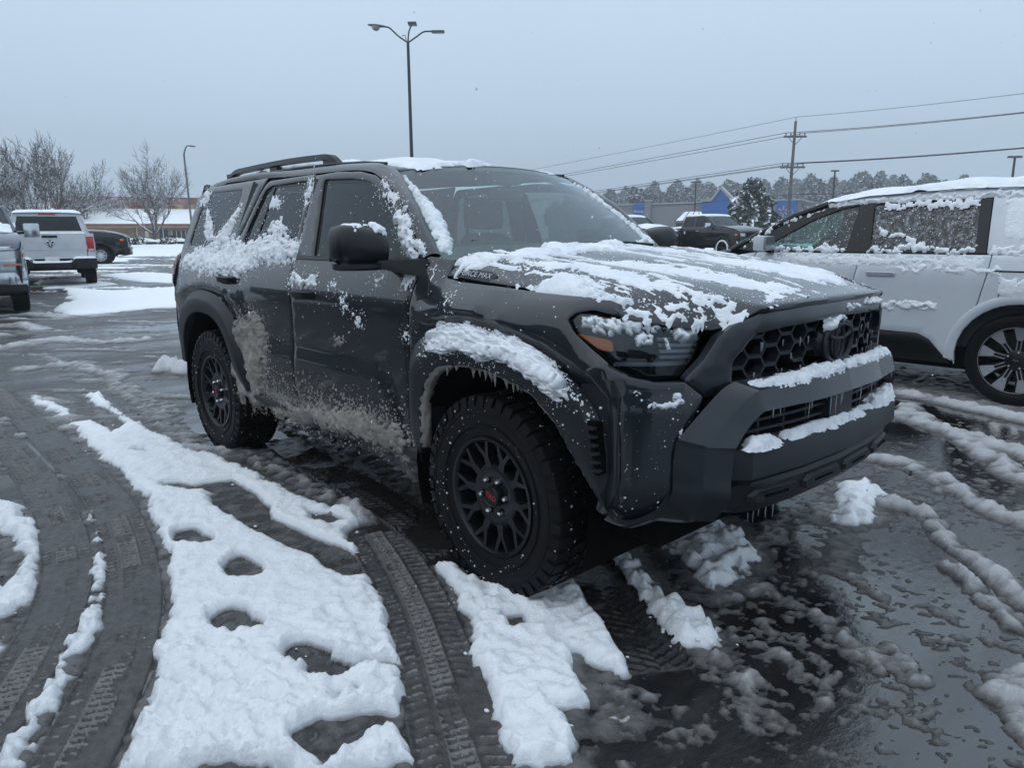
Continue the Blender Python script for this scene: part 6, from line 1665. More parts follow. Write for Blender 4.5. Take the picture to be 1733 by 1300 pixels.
def put_wheels(root, proto, spots, R):
    for i, (x, y) in enumerate(spots):
        o = proto if i == 0 else copy_tree(proto)
        o.parent = root
        o.matrix_local = Matrix.Translation((x, y, R)) @ Matrix.Rotation(0 if y < 0 else math.pi, 4, 'Z') @ Matrix.Rotation(.7*i, 4, 'Y')

def arc_pts(xc, zc, r, a0, a1, n=12):
    return [(xc+r*math.cos(a0+(a1-a0)*k/n), zc+r*math.sin(a0+(a1-a0)*k/n)) for k in range(n+1)]

def ribbon(name, prof, wf, mat, parent, crown=0.02, n=12, inset_y=0.0, flip=False):
    """a panel running across the vehicle along the side-view line prof"""
    G = []
    for x, z in prof:
        w = float(wf(x, z))-inset_y
        G.append([(x, s*w, z+crown*(1-s*s)) for s in np.linspace(-1, 1, n+1)])
    v, f = grid_mesh(G, flip)
    return mesh_obj(name, v, f, mat, parent, True, 50)

def cross_panel(name, poly_yz, xf, mat, parent, holes=(), thick=.03, edge=.008, step=.12, facing=1, mirror=False):
    S = lambda u, v: np.stack([xf(u, v), u, v], -1) if facing > 0 else np.stack([xf(-u, v), -u, v], -1)
    return surf_panel(name, resample(fillet(poly_yz, .02, 3), .08), S, mat, parent, [resample(fillet(h, .015, 3), .08) for h in holes], step=step, edge=edge, thick=thick, mirror=mirror)

def pickup(name, pm, label, loc, heading, rim, nsp, rear=True, front='dark', chrome=True, cat='pickup truck', tint=None, R=.41, twin=True, fender_dark=False):
    root = empty(name, (loc[0], loc[1], float(gz(*loc)) if len(loc) < 3 else loc[2]), heading)
    tag(root, label, cat)
    zs = [.40, .55, .80, 1.10, 1.30, 1.40, 1.95]; ws = [.93, .965, .995, 1.005, .99, .965, .80]
    wf = lambda x, z: np.interp(z, zs, ws)-.10*np.clip((np.asarray(x)-2.35)/.6, 0, 1)**2
    S = lambda u, v: np.stack([u, -wf(u, v), v], -1)
    fa, ra = arc_pts(1.82, .42, .50, math.pi*-.02, math.pi*1.02), arc_pts(-1.80, .42, .50, math.pi*-.02, math.pi*1.02)
    cab = [(-1.02, 1.37), (-1.0, .50)]+[(1.28, .50)]+fa[::-1][0:0]
    # cab + front wing side
    side = [(-1.00, .50), (1.30, .50)]+fa[::-1]+[(2.45, .50), (2.80, .55), (2.88, .80), (2.86, 1.12), (2.62, 1.24), (2.1, 1.36), (1.28, 1.42), (1.16, 1.46), (.62, 1.88), (.48, 1.935), (.0, 1.95), (-.75, 1.92), (-.93, 1.84), (-1.02, 1.42)]
    w1 = [(-.88, 1.42, .03), (-.80, 1.84, .05), (-.17, 1.865, .02), (-.15, 1.41, .02)]
    w2 = [(-.05, 1.41, .02), (-.06, 1.868, .02), (.45, 1.86, .05), (.98, 1.45, .03)]
    surf_panel('cab_side', resample(fillet(side, 0.01, 2), .08), S, pm, root, [resample(fillet(w1, .02), .1), resample(fillet(w2, .02), .1)], step=.12, mirror=True, thick=.03)
    bed = [(-2.90, .66), (-2.32, .62)]+ra[::-1]+[(-1.28, .50), (-1.04, .50), (-1.05, 1.36), (-2.88, 1.35)]
    surf_panel('bed_side', resample(fillet(bed, 0.01, 2), .08), S, pm, root, step=.15, mirror=True, thick=.05)
    rec = lambda u, v: S(u, v)+np.array([0, .012, 0])
    for wn_ in (w1, w2):
        surf_panel('side_window', resample(inset(fillet(wn_, .02), -.012), .1), rec, tint or M['cabin_glass'], root, step=.2, thick=0, edge=0, mirror=True)
    for a in (w1, w2):
        q = resample(fillet(a, .02), .1)
        surf_panel('window_trim', q, lambda u, v: S(u, v)+np.array([0, .004, 0]), M['black'], root, [inset(q, .02)], step=.5, thick=.01, edge=0, mirror=True)
    # door seams and handles
    for sg in (-1, 1):
        for x in (-.10, 1.12, -.98):
            pts = [(x, sg*(float(wf(x, z))+.0015), z) for z in (.55, .80, 1.1, 1.3, 1.39)]
            MB().tube(pts, .004, 4).build('door_seam', M['void'], root)
        for x in (-.82, .02):
            MB().box((x, sg*float(wf(x, 1.22))-.02, 1.20), (x+.22, sg*float(wf(x, 1.22))+.025, 1.245), .01).build('door_handle', M['chrome'] if chrome else M['black'], root)
        mr = empty('mirror'); mr.parent = root
        mh = MB().box((1.00, sg*1.20-.13, 1.34), (1.12, sg*1.20+.13, 1.60), .03).build('mirror_housing', M['black'] if not chrome else M['chrome'], mr)
        MB().tube([(1.05, sg*.95, 1.42), (1.06, sg*1.10, 1.43)], .03, 6).build('mirror_arm', M['black'], mr)
        MB().box((.994, sg*1.20-.11, 1.36), (.998, sg*1.20+.11, 1.58)).build('mirror_glass', M['silver'], mr, False)
    # top line
    ribbon('hood', [(1.22, 1.43), (1.5, 1.435), (2.0, 1.405), (2.5, 1.315), (2.75, 1.22), (2.83, 1.15)], lambda x, z: wf(x, z)-.015, pm, root, .05)
    ribbon('windshield', [(1.26, 1.44), (.95, 1.66), (.58, 1.915)], lambda x, z: wf(x, z)-.05, tint or M['teal_glass'], root, .03)
    ribbon('roof', [(.60, 1.905), (.45, 1.95), (.0, 1.965), (-.6, 1.955), (-.86, 1.92)], lambda x, z: wf(x, min(z, 1.94))-.02, pm, root, .03)
    for sg in (-1, 1):
        MB().tube([(1.27, sg*(float(wf(1.2, 1.44))-.03), 1.44), (.60, sg*(float(wf(.6, 1.9))-.03), 1.91)], .035, 8).build('front_pillar', pm, root)
    # rear of the cab: frame and glass
    yb, yt = .94, .80
    xb = lambda u, v: -1.02+(np.asarray(v)-1.38)*.24
    cross_panel('cab_back', [(-.95, 1.30), (.95, 1.30), (.80, 1.93), (-.80, 1.93)], xb, pm, root, [[(-.80, 1.44), (.80, 1.44), (.70, 1.84), (-.70, 1.84)]], facing=-1)
    cross_panel('rear_window', [(-.82, 1.42), (.82, 1.42), (.72, 1.86), (-.72, 1.86)], lambda u, v: xb(u, v)+.014, M['cabin_glass'], root, thick=0, edge=0, facing=-1)
    MB().box((-.93, -.20, 1.875), (-.895, .20, 1.915), .008).build('high_brake_light', M['tail_red'], root)
    MB().box((-2.84, -.90, .82), (-1.06, .90, .90)).build('bed_floor', M['black'], root, False)
    for sg in (-1, 1): MB().box((-2.86, sg*.96-.045, 1.335), (-1.05, sg*.96+.045, 1.372), .012).build('bed_rail', M['black'], root)
    if rear:
        tg = MB().box((-2.94, -.80, .72), (-2.86, .80, 1.365), .018).build('tailgate', pm, root)
        MB().box((-2.948, -.79, .955), (-2.938, .79, .975), .003).build('tailgate_crease', pm, tg)
        MB().box((-2.955, -.17, 1.255), (-2.935, .17, 1.315), .008).build('tailgate_handle', M['black'], tg)
        for sg in (-1, 1):
            MB().box((-2.93, sg*.90-.09, .70), (-2.84, sg*.90+.09, 1.36), .02).build('bed_corner', pm, root)
            tl_ = MB().box((-2.955, sg*.90-.075, .90), (-2.90, sg*.90+.085, 1.28), .015).build('tail_light', M['tail_red'], root)
            MB().box((-2.962, sg*.90-.06, .905), (-2.952, sg*.90+.065, .965), .003).build('reverse_lamp', M['lamp_clear'], tl_)
        bp_ = MB()
        for y0, y1, zt in ((-1.0, -.42, .72), (-.42, .42, .62), (.42, 1.0, .72)):
            bp_.box((-3.08, y0, .47), (-2.88, y1-.001, zt), .02)
        bump = bp_.build('rear_bumper', M['black'], root)
        MB().box((-3.02, -.16, .66), (-3.0, .16, .78), .004).build('licence_plate', M['plate'], root)
        MB().tube([(-3.12, 0, .50), (-2.9, 0, .50)], .04, 8).build('tow_hitch', M['black'], root)
    # nose
    xf = lambda u, v: 2.93-.16*(np.abs(np.asarray(u))/.95)**3-.03*np.clip((np.asarray(v)-1.0)/.25, 0, 1)
    hlb = [(-.93, .98), (-.62, .96), (-.60, 1.10), (-.90, 1.12)]
    hlb2 = [(-y, z) for y, z in hlb]
    gr = [(-.56, .80), (.56, .80), (.58, 1.12), (-.58, 1.12)]
    cross_panel('front_panel', [(-.94, .74), (.94, .74), (.90, 1.185), (-.90, 1.185)], xf, pm if front != 'chrome' else M['silver'], root, [gr, hlb, hlb2])
    cross_panel('grille', [(-.60, .78), (.60, .78), (.60, 1.14), (-.60, 1.14)], lambda u, v: xf(u, v)-.05, M['void'], root, edge=0, thick=0)
    for k, z in enumerate((.86, .95, 1.04)):
        cross_panel('grille_bar', [(-.57, z-.018), (.57, z-.018), (.57, z+.018), (-.57, z+.018)], lambda u, v: xf(u, v)-.008, M['silver'] if front == 'chrome' else M['plastic'], root, thick=.03, edge=.004)
    cross_panel('headlight', hlb, lambda u, v: xf(u, v)-.012, M['lamp_clear'], root, thick=.02, edge=.004, mirror=True)
    for sg in (-1, 1):
        MB().box((2.60, sg*.965-.03, 1.0), (2.74, sg*.965+.015, 1.08), .01).build('amber_marker', M['amber'], root)
        if front == 'chrome':
            MB().box((2.765, sg*.80-.13, .855), (2.89, sg*.80+.13, .895), .01).build('signal_lamp', simple('signal', (.45, .22, .15), .3), root)
    bmat = M['silver'] if front == 'chrome' else (M['chrome'] if chrome else pm)
    V = []
    for s in np.linspace(-1, 1, 15):
        y = s*.99; x = 2.97-.26*abs(s)**3.2
        V.append([(x-.10, y, .76), (x, y, .74), (x+.025, y, .66), (x+.015, y, .56), (x-.05, y, .50)])
    v, f = grid_mesh(V); fix_normals(mesh_obj('front_bumper', v, f, bmat, root, True, 40))
    V = [[(q[3][0]-.02, q[3][1]*.98, .56), (q[3][0]-.02, q[3][1]*.98, .42), (q[3][0]-.3, q[3][1]*.95, .36)] for q in V]
    v, f = grid_mesh(V); mesh_obj('air_dam', v, f, M['black'], root, True, 40)
    for sg in (-1, 1):
        MB().box((2.80, sg*.78-.055, .55), (2.925, sg*.78+.055, .70), .012).build('fog_lamp', M['black'] if front != 'chrome' else M['chrome'], root)
        for ax in (1.82, -1.80):
            q = [(x, sg*y, z) for (x, z) in arc_pts(ax, .42, .505, -.1, math.pi+.1, 14) for y in (.985,)]
            MB().tube([(a, b_+sg*.012, c) for a, b_, c in q], .022, 6).build('arch_moulding', M['black'] if fender_dark else pm, root)
            b_ = MB(); VV = [[(x, sg*y, z) for y in (.96, .55)] for x, z in arc_pts(ax, .42, .51, -.2, math.pi+.2, 14)]
            vv, ff = grid_mesh(VV); b_.add(vv, ff); b_.add([(ax, sg*.55, .42)]+[r[1] for r in VV], [(0, i, i+1) for i in range(1, len(VV))]); b_.build('wheel_well', M['void'], root)
    MB().box((-2.8, -.80, .42), (2.7, .80, .60)).build('underbody', M['void'], root, False)
    MB().box((-.98, -.90, .60), (1.3, .90, 1.35)).build('cabin_block', M['void'], root, False)
    for yy in (-.40, .40):
        MB().box((.0, yy-.24, 1.3), (.14, yy+.24, 1.62), .05).build('seat_back', M['seat'], root)
        MB().box((.01, yy-.12, 1.63), (.10, yy+.12, 1.80), .04).build('headrest', M['seat'], root)
    put_wheels(root, wheel2('wheel', R, .27, .24, rim, nsp, twin), ((1.82, -.86), (-1.80, -.86), (1.82, .86), (-1.80, .86)), R)
    return root, wf

def veh_snow(root, name, S, polys, label, **kw):
    o = snow_on(name, S, polys, kw.pop('mat', M['car_snow']), label, **kw)
    if o: o.matrix_world = Matrix.Translation(root.location) @ Matrix.Rotation(root.rotation_euler.z, 4, 'Z')
    return o
def top_surf(prof, crown, wf):
    xs = [q[0] for q in prof][::-1]; zz = [q[1] for q in prof][::-1]
    if xs[0] > xs[-1]: xs, zz = xs[::-1], zz[::-1]
    return lambda u, v: np.stack([u, v, np.interp(u, xs, zz)+crown*np.maximum(0, 1-(np.asarray(v)/.9)**2)+.003], -1)
def rect(x0, x1, y0, y1): return [(x0, y0), (x1, y0), (x1, y1), (x0, y1)]

h_ram = rad(169)
ram, wf = pickup('pickup_truck', M['white_paint'], 'white pickup truck seen from behind with snow along its black rear bumper', (-22.87, 2.09), h_ram, M['rim'], 6)
for ch in list(ram.children):
    if ch.name.startswith('mirror'):
        for g_ in list(ch.children): bpy.data.objects.remove(g_, do_unlink=True)
        bpy.data.objects.remove(ch, do_unlink=True)
# ram-head badge on the tailgate: a dark shield with two curling horns
bd = MB()
bd.prism([(-.085, .06), (-.06, .095), (.06, .095), (.085, .06), (.03, -.07), (0, -.10), (-.03, -.07)], 0, -2.957, -2.942)
badge = fix_normals(bd.build('tailgate_badge', M['plastic'], ram, False)); badge.location = (0, 0, 1.10)
for sg in (-1, 1):
    hn = MB().tube([(-2.96, sg*.012, .05), (-2.962, sg*.05, .075), (-2.962, sg*.085, .045), (-2.962, sg*.078, 0.0), (-2.962, sg*.045, -.012), (-2.962, sg*.04, .02)], [.014, .016, .015, .012, .009, .004], 6)
    hn.build('badge_horn', M['chrome'], badge)
MB().prism([(-.028, .04), (.028, .04), (.012, -.07), (-.012, -.07)], 0, -2.962, -2.956).build('badge_face', M['chrome'], badge, False)
veh_snow(ram, 'bumper_snow', lambda u, v: np.stack([-3.08+np.asarray(v), np.asarray(u), np.interp(np.abs(u), [0, .40, .52, 1.0], [.63, .63, .73, .73])+0*np.asarray(v)], -1), {'a': (rect(-.98, .98, .0, .17), .075)}, 'rounded snow lying along the rear bumper of the white pickup', res=.02, amp=.01, edge=.03, frag=0.0, sgn=-1, freq=6, lumps=.6)
veh_snow(ram, 'bed_snow', lambda u, v: np.stack([u, v, .95+0*np.asarray(u)], -1), {'a': (rect(-2.80, -1.1, -.88, .88), .42)}, 'snow heaped in the bed of the white pickup', res=.05, amp=.05, edge=.25, frag=0, sgn=1, freq=2)
veh_snow(ram, 'tailgate_snow', lambda u, v: np.stack([-2.94+np.asarray(v), np.asarray(u), 1.366+0*np.asarray(v)], -1), {'a': (rect(-.80, .80, .0, .08), .03)}, 'thin snow line on the tailgate top of the white pickup', res=.015, amp=.01, edge=.02, frag=.0, sgn=-1, freq=6)
veh_snow(ram, 'roof_snow', top_surf([(.60, 1.905), (.45, 1.95), (0, 1.965), (-.6, 1.955), (-.92, 1.92)], .03, wf), {'a': (rect(-.95, .55, -.80, .80), .05)}, 'snow on the cab roof of the white pickup', res=.04, amp=.02, edge=.05, frag=0, sgn=1, freq=4)

chevy, wf2 = pickup('pickup_truck', M['blue_paint'], 'navy blue pickup facing the camera at the left edge, silver bumper and grille', (-16.05, -0.80), rad(-8), M['rim'], 6, rear=False, front='chrome')
veh_snow(chevy, 'windshield_snow', top_surf([(1.40, 1.44), (1.26, 1.44), (.95, 1.66), (.58, 1.915)], .03, wf2), {'a': (rect(1.05, 1.45, .2, .93), .03), 'b': (rect(1.2, 1.38, -.9, .9), .03)}, 'snow on the windshield base of the navy blue pickup', res=.03, amp=.05, edge=.04, frag=.04, sgn=1, freq=5)
gmc, wf3 = pickup('pickup_truck', M['black_paint'], 'black pickup with bright spoked wheels parked sideways behind the white pickup', (-33.9, 4.3), rad(71), M['silver'], 8, rear=False, front='dark', chrome=False, fender_dark=True)
dram, wf4 = pickup('pickup_truck', M['black_paint'], 'black crew-cab pickup with snow-rimmed wheels, parked side-on before the grey store', (-18.75, 29.8), rad(-13), M['rim'], 5, front='dark', tint=None)
veh_snow(dram, 'roof_snow', top_surf([(.60, 1.905), (.45, 1.95), (0, 1.965), (-.6, 1.955), (-.92, 1.92)], .03, wf4), {'a': (rect(-.95, .55, -.80, .80), .06)}, 'snow on the roof of the black crew-cab pickup', res=.05, amp=.02, edge=.05, frag=0, sgn=1, freq=4)
veh_snow(dram, 'bed_snow', lambda u, v: np.stack([u, v, 1.30+0*np.asarray(u)], -1), {'a': (rect(-2.88, -1.05, -.98, .98), .14)}, 'snow heaped level in the bed of the black crew-cab pickup', res=.06, amp=.03, edge=.05, frag=0, sgn=1, freq=3)
for sg, ax in ((-1, 1.82), (-1, -1.80)):
    ring = MB().lathe([(.30, -.128), (.34, -.150), (.38, -.150), (.405, -.120)], 32, 1, (ax, -.86, .41))
    o = ring.build('wheel_snow', M['car_snow']); o.matrix_world = Matrix.Translation(dram.location) @ Matrix.Rotation(rad(-13), 4, 'Z')
    tag(o, 'ring of snow packed on the %s wheel of the black crew-cab pickup' % ('front' if ax > 0 else 'rear'), kind='stuff')
dk, wf5 = pickup('pickup_truck', M['dark_blue_paint'], 'slate blue pickup with snowy hood half hidden behind the windshield pillar of the SUV', (-22.4, 27.8), rad(-10), M['rim'], 6, rear=True)
veh_snow(dk, 'hood_snow', top_surf([(1.22, 1.43), (1.5, 1.435), (2.0, 1.405), (2.5, 1.315), (2.75, 1.22), (2.83, 1.15)], .05, wf5), {'a': (rect(1.2, 2.75, -.9, .9), .08)}, 'snow on the hood of the slate blue pickup', res=.05, amp=.04, edge=.05, frag=.05, sgn=1, freq=4)
veh_snow(dk, 'roof_snow', top_surf([(.60, 1.905), (.45, 1.95), (0, 1.965), (-.6, 1.955), (-.92, 1.92)], .03, wf5), {'a': (rect(-.95, .55, -.80, .80), .08)}, 'snow on the roof of the slate blue pickup', res=.06, amp=.02, edge=.05, frag=0, sgn=1, freq=4)

# three unseen dark pickups added so the SUV's doors and bumper mirror something dark
for (x, y, hd, lab) in ((-2.4, -5.3, 2, 'black pickup parked opposite, beyond the left picture edge beside the camera'), (6.6, -6.9, 40, 'black pickup standing behind the camera, out of the picture'), (-10.2, -6.6, -3, 'black pickup parked opposite, beyond the left picture edge further back')):
    o = copy_tree(gmc); o.location = (x, y, 0); o.rotation_euler = (0, 0, rad(hd)); o['label'] = lab
# ---- the white SUV alongside: its near flank lies at y = 4.26 and it faces -x. Built in its own frame (x forward)
kia = empty('suv', (0.52, 5.23, 0), math.pi)
tag(kia, 'snow-covered white SUV parked alongside at the right edge, two-tone alloy wheel', 'suv')
kz = [.30, .40, .60, .82, 1.02, 1.10, 1.22, 1.45, 1.68, 1.76]; kw = [.93, .955, .965, .975, .985, .98, .955, .885, .80, .765]
kwf = lambda x, z: np.interp(z, kz, kw)-.10*np.clip((np.asarray(x)-3.3)/.6, 0, 1)**2-.10*np.clip((-.55-np.asarray(x))/.5, 0, 1)**2
KS = lambda u, v: np.stack([u, -kwf(u, v), v], -1)
def KS_(d): return lambda u, v: KS(u, v)+np.array([0, d, 0])
kra, kfa = arc_pts(0, .385, .46, -.15, math.pi+.15, 16), arc_pts(3.10, .385, .46, -.15, math.pi+.15, 16)
pmk = M['white_paint2']
rear_q = [(-.98, .55), (-.50, .45)]+kra[::-1]+[(.47, .315), (.52, .33), (.50, .46), (.43, .62), (.33, .72), (.22, .80), (.165, .95), (.13, 1.2), (.11, 1.235), (-.98, 1.235)]
rear_q = [(-.98, .55), (-.50, .35)]+kra[::-1]+[(.505, .335), (.49, .46), (.43, .60), (.37, .69), (.325, .78), (.29, .95), (.262, 1.10), (.255, 1.235), (-.98, 1.235)]
surf_panel('rear_quarter', resample(fillet(rear_q, .01, 2), .07), KS, pmk, kia, step=.06, mirror=True, thick=.03)
rd = [(.515, .335), (.66, .50), (.76, .545), (1.345, .55), (1.36, .80), (1.345, 1.0), (1.305, 1.235), (.262, 1.235), (.27, 1.10), (.298, .95), (.333, .78), (.378, .69), (.438, .605), (.498, .465)]
surf_panel('rear_door', resample(fillet(rd, .01, 2), .07), KS, pmk, kia, step=.06, mirror=True, thick=.03)
fdp = [(1.353, .55), (2.42, .52), (2.44, 1.0), (2.36, 1.235), (1.313, 1.235), (1.353, 1.0), (1.368, .80)]
surf_panel('front_door', resample(fillet(fdp, .01, 2), .07), KS, pmk, kia, step=.08, mirror=True, thick=.03)
fw_ = [(2.43, .52), (2.60, .40)]+kfa[::-1]+[(3.60, .42), (3.95, .50), (4.0, .95), (3.6, 1.10), (2.6, 1.20), (2.37, 1.235), (2.448, 1.0)]
surf_panel('front_wing', resample(fillet(fw_, .01, 2), .08), KS, pmk, kia, step=.1, mirror=True, thick=.03)
surf_panel('sill_cladding', resample([(.50, .33), (.66, .495), (.76, .54), (2.44, .515), (2.62, .40), (2.60, .30), (.50, .30)], .1), KS_(.006), M['black'], kia, step=.1, mirror=True, thick=.06)
# greenhouse
gh = [(-.98, 1.242), (2.36, 1.242), (2.62, 1.26), (2.05, 1.56), (1.70, 1.68), (1.35, 1.735), (.60, 1.765), (-.40, 1.75), (-.90, 1.66)]
kw1 = [(1.46, 1.262, .02), (2.19, 1.262, .02), (2.26, 1.30), (1.86, 1.535), (1.60, 1.64, .05), (1.42, 1.672, .02)]
kw2 = [(.385, 1.262, .03), (1.235, 1.262, .02), (1.285, 1.675, .03), (.43, 1.70, .03)]
kw3 = [(-.62, 1.35, .04), (-.02, 1.33, .03), (-.03, 1.62, .05), (-.50, 1.62, .06)]
surf_panel('window_frame', resample(fillet([(.30, 1.243), (2.37, 1.243), (2.60, 1.262), (2.02, 1.562), (1.68, 1.662), (1.34, 1.690), (.34, 1.704)], .01), .08), KS_(.004), M['black'], kia, [resample(fillet(kw1, .01), .08), resample(fillet(kw2, .01), .08)], step=.1, thick=.02, edge=.003, mirror=True)
surf_panel('front_door_window', resample(inset(fillet(kw1, .01), -.01), .1), KS_(.016), M['frost_teal'], kia, step=.2, thick=0, edge=0, mirror=True)
surf_panel('rear_door_window', resample(inset(fillet(kw2, .01), -.01), .1), KS_(.016), M['frost_glass'], kia, step=.2, thick=0, edge=0, mirror=True)
surf_panel('rear_pillar', resample(fillet([(-.98, 1.243), (.295, 1.243), (.335, 1.722), (-.4, 1.73), (-.90, 1.64)], .01), .08), KS, pmk, kia, [resample(fillet(kw3, .02), .08)], step=.1, thick=.03, mirror=True)
surf_panel('quarter_window', resample(inset(fillet(kw3, .02), -.01), .1), KS_(.010), M['frost_glass'], kia, step=.2, thick=0, edge=0, mirror=True)
kroof = [(2.05, 1.575), (1.70, 1.695), (1.35, 1.745), (.60, 1.775), (-.40, 1.76), (-.92, 1.66)]
ribbon('roof', kroof, lambda x, z: kwf(x, min(z, 1.735))+.002, pmk, kia, .05, 16)
ribbon('windshield', [(2.72, 1.255), (2.35, 1.42), (2.05, 1.575)], lambda x, z: kwf(x, z)-.05, M['teal_glass'], kia, .05, 14)
ribbon('hood', [(2.70, 1.25), (3.2, 1.18), (3.7, 1.08), (4.0, .95)], lambda x, z: kwf(x, z)-.02, pmk, kia, .05, 14)
ribbon('nose', [(4.0, .95), (4.05, .75), (4.0, .45)], lambda x, z: kwf(x, z)-.02, pmk, kia, .0, 10)
ribbon('tailgate', [(-.92, 1.66), (-.99, 1.24), (-1.0, .80), (-.97, .50)], lambda x, z: kwf(x, z)-.005, pmk, kia, .0, 10, flip=True)
for sg in (-1, 1):
    MB().tube([(2.66, sg*.93, 1.25), (2.35, sg*.86, 1.43), (2.04, sg*.82, 1.585), (1.72, sg*.795, 1.69)], .035, 8).build('front_pillar', M['black'], kia)
    surf_panel('door_handle', resample(fillet([(.985, 1.035), (1.235, 1.035), (1.235, 1.075), (.985, 1.075)], .015), .05), (lambda s_: (lambda u, v: np.stack([u, s_*(kwf(u, v)+.012), v], -1)) )(sg) if sg < 0 else (lambda u, v: np.stack([-u+2.22, kwf(u, v)+.012, v], -1)), M['silver'], kia, step=.05, thick=.02, edge=.004)
    mr = empty('mirror'); mr.parent = kia
    MB().box((2.16, sg*1.08-.11, 1.25), (2.28, sg*1.08+.11, 1.40), .035).build('mirror_housing', pmk, mr)
    MB().box((2.150, sg*1.08-.095, 1.262), (2.158, sg*1.08+.095, 1.388), .003).build('mirror_glass', M['silver'], mr)
    MB().box((2.17, sg*.94-.06, 1.235), (2.25, sg*.94+.08, 1.265), .01).build('mirror_arm', M['black'], mr)
    for ax, arcp in ((0, kra), (3.1, kfa)):
        # broad white arch lip
        o1 = arc_pts(ax, .385, .465, -.10, math.pi+.10, 24); o2 = arc_pts(ax, .385, .54, -.06, math.pi+.06, 24)
        G = [[(a[0], sg*(float(kwf(a[0], a[1]))+.002), a[1]), (a[0]*.6+b_[0]*.4, sg*(float(kwf(a[0], a[1]))+.020), a[1]*.6+b_[1]*.4), (b_[0], sg*(float(kwf(b_[0], b_[1]))+.001), b_[1])] for a, b_ in zip(o1, o2)]
        v, f = grid_mesh(G, sg < 0); mesh_obj('arch_lip', v, f, pmk, kia, True, 60)
        b_ = MB(); VV = [[(x, sg*y, z) for y in (.95, .50)] for x, z in arc_pts(ax, .385, .475, -.25, math.pi+.25, 16)]
        vv, ff = grid_mesh(VV); b_.add(vv, ff); b_.add([(ax, sg*.50, .385)]+[r[1] for r in VV], [(0, i, i+1) for i in range(1, len(VV))]); b_.build('wheel_well', M['void'], kia)
    # body line seams: slide rail and fuel flap
    MB().tube([(x, sg*(float(kwf(x, 1.105))+.001), 1.105) for x in np.linspace(.24, -.85, 8)], .006, 4).build('side_rail', M['void'], kia)
    q = fillet([(.17, 1.03), (-.14, 1.03), (-.14, .82), (.17, .82)], .03, 4); q.append(q[0])
    MB().tube([(x, sg*(float(kwf(x, z))+.001), z) for x, z in q], .003, 4).build('fuel_flap_seam', M['plastic'], kia)
MB().box((-.85, -.85, .25), (3.8, .85, .45)).build('underbody', M['void'], kia, False)
MB().box((-.8, -.85, .45), (2.7, .85, 1.10)).build('cabin_block', M['seat'], kia, False)
for x in (1.75, .75):
    for yy in (-.42, .42):
        MB().box((x-.14, yy-.25, 1.0), (x, yy+.25, 1.45), .05).build('seat_back', M['seat'], kia); MB().box((x-.16, yy-.13, 1.45), (x-.06, yy+.13, 1.62), .04).build('headrest', M['seat'], kia)
surf_panel('cant_rail', resample([(.30, 1.708), (1.34, 1.694), (1.68, 1.666), (2.02, 1.566), (2.10, 1.575), (1.72, 1.702), (1.36, 1.755), (.60, 1.784), (-.45, 1.77), (-.92, 1.67), (-.88, 1.645), (-.4, 1.735), (.30, 1.728)], .08), KS_(.002), pmk, kia, step=.1, thick=.02, edge=0, mirror=True)
# wheel: five broad machined blades, each with a slot
def kia_wheel():
    R, hw, rr_ = .385, .125, .272
    root = empty('wheel')
    t = MB().lathe([(rr_-.01, -hw+.02), (rr_+.01, -hw+.006), (R*.85, -hw-.004), (R*.94, -hw+.004), (R*.985, -hw+.03), (R, -hw+.055), (R, hw-.055), (R*.985, hw-.03), (rr_, hw-.02)], 64)
    fix_normals(t.build('tyre', M['rubber'], root))
    rim = fix_normals(MB().lathe([(rr_+.004, -hw+.014), (rr_, -hw+.004), (rr_-.006, -hw+.004)], 64).build('rim', M['silver'], root))
    fix_normals(MB().lathe([(rr_-.006, -hw+.005), (rr_-.02, -hw+.04), (rr_-.03, hw-.03)], 48).build('rim_barrel', M['black'], rim))
    fix_normals(MB().lathe([(0, .02), (.20, .02), (.20, .03)], 32).build('brake_disc', M['plastic'], rim))
    for k in range(9):
        a = 2*math.pi*k/9+.12; ca, sa = math.cos(a), math.sin(a)
        def P(r, t, y): return (r*ca-t*sa, y, r*sa+t*ca)
        bl = MB()
        for (r0, w0, r1, w1) in ((.165, .020, .266, .052),):
            q = [P(r0, -w0, -hw+.026), P(r0, w0, -hw+.026), P(r1, w1, -hw+.010), P(r1, -w1, -hw+.010)]
            bl.hexa([tuple(np.array(c)+np.array([0, .02, 0])) for c in q]+q)
        fix_normals(bl.build('wheel_blade', M['silver'], rim, False))
        for s in (-1, 1):
            q = [P(.075, s*.014-.004, -hw+.034), P(.075, s*.014+.004, -hw+.034), P(.17, s*.014+.004, -hw+.026), P(.17, s*.014-.004, -hw+.026)]
            fix_normals(MB().hexa([tuple(np.array(c)+np.array([0, .02, 0])) for c in q]+q).build('wheel_rib', M['silver'], rim, False))
        q = [P(.06, -.02, -hw+.040), P(.06, .02, -hw+.040), P(.262, .055, -hw+.022), P(.262, -.055, -hw+.022)]
        fix_normals(MB().hexa([tuple(np.array(c)+np.array([0, .02, 0])) for c in q]+q).build('spoke', M['black'], rim, False))
    fix_normals(MB().lathe([(0, -hw+.022), (.055, -hw+.024), (.085, -hw+.034), (.09, -hw+.07)], 28).build('hub', M['black'], rim))
    for k in range(5):
        a = 2*math.pi*k/5+.3
        fix_normals(MB().lathe([(0, -hw+.018), (.010, -hw+.020), (.012, -hw+.034)], 8, 1, (.068*math.cos(a), 0, .068*math.sin(a))).build('lug_nut', M['chrome'], rim))
    me = text_mesh('KIA', .026, .0006); me.materials.clear(); me.materials.append(M['silver'])
    lt = link_obj('cap_lettering', me, rim); lt.matrix_local = Matrix(((1, 0, 0, 0), (0, 0, -1, -hw+.0205), (0, 1, 0, 0), (0, 0, 0, 1))) @ Matrix.Rotation(1.3, 4, 'Z')
    return root
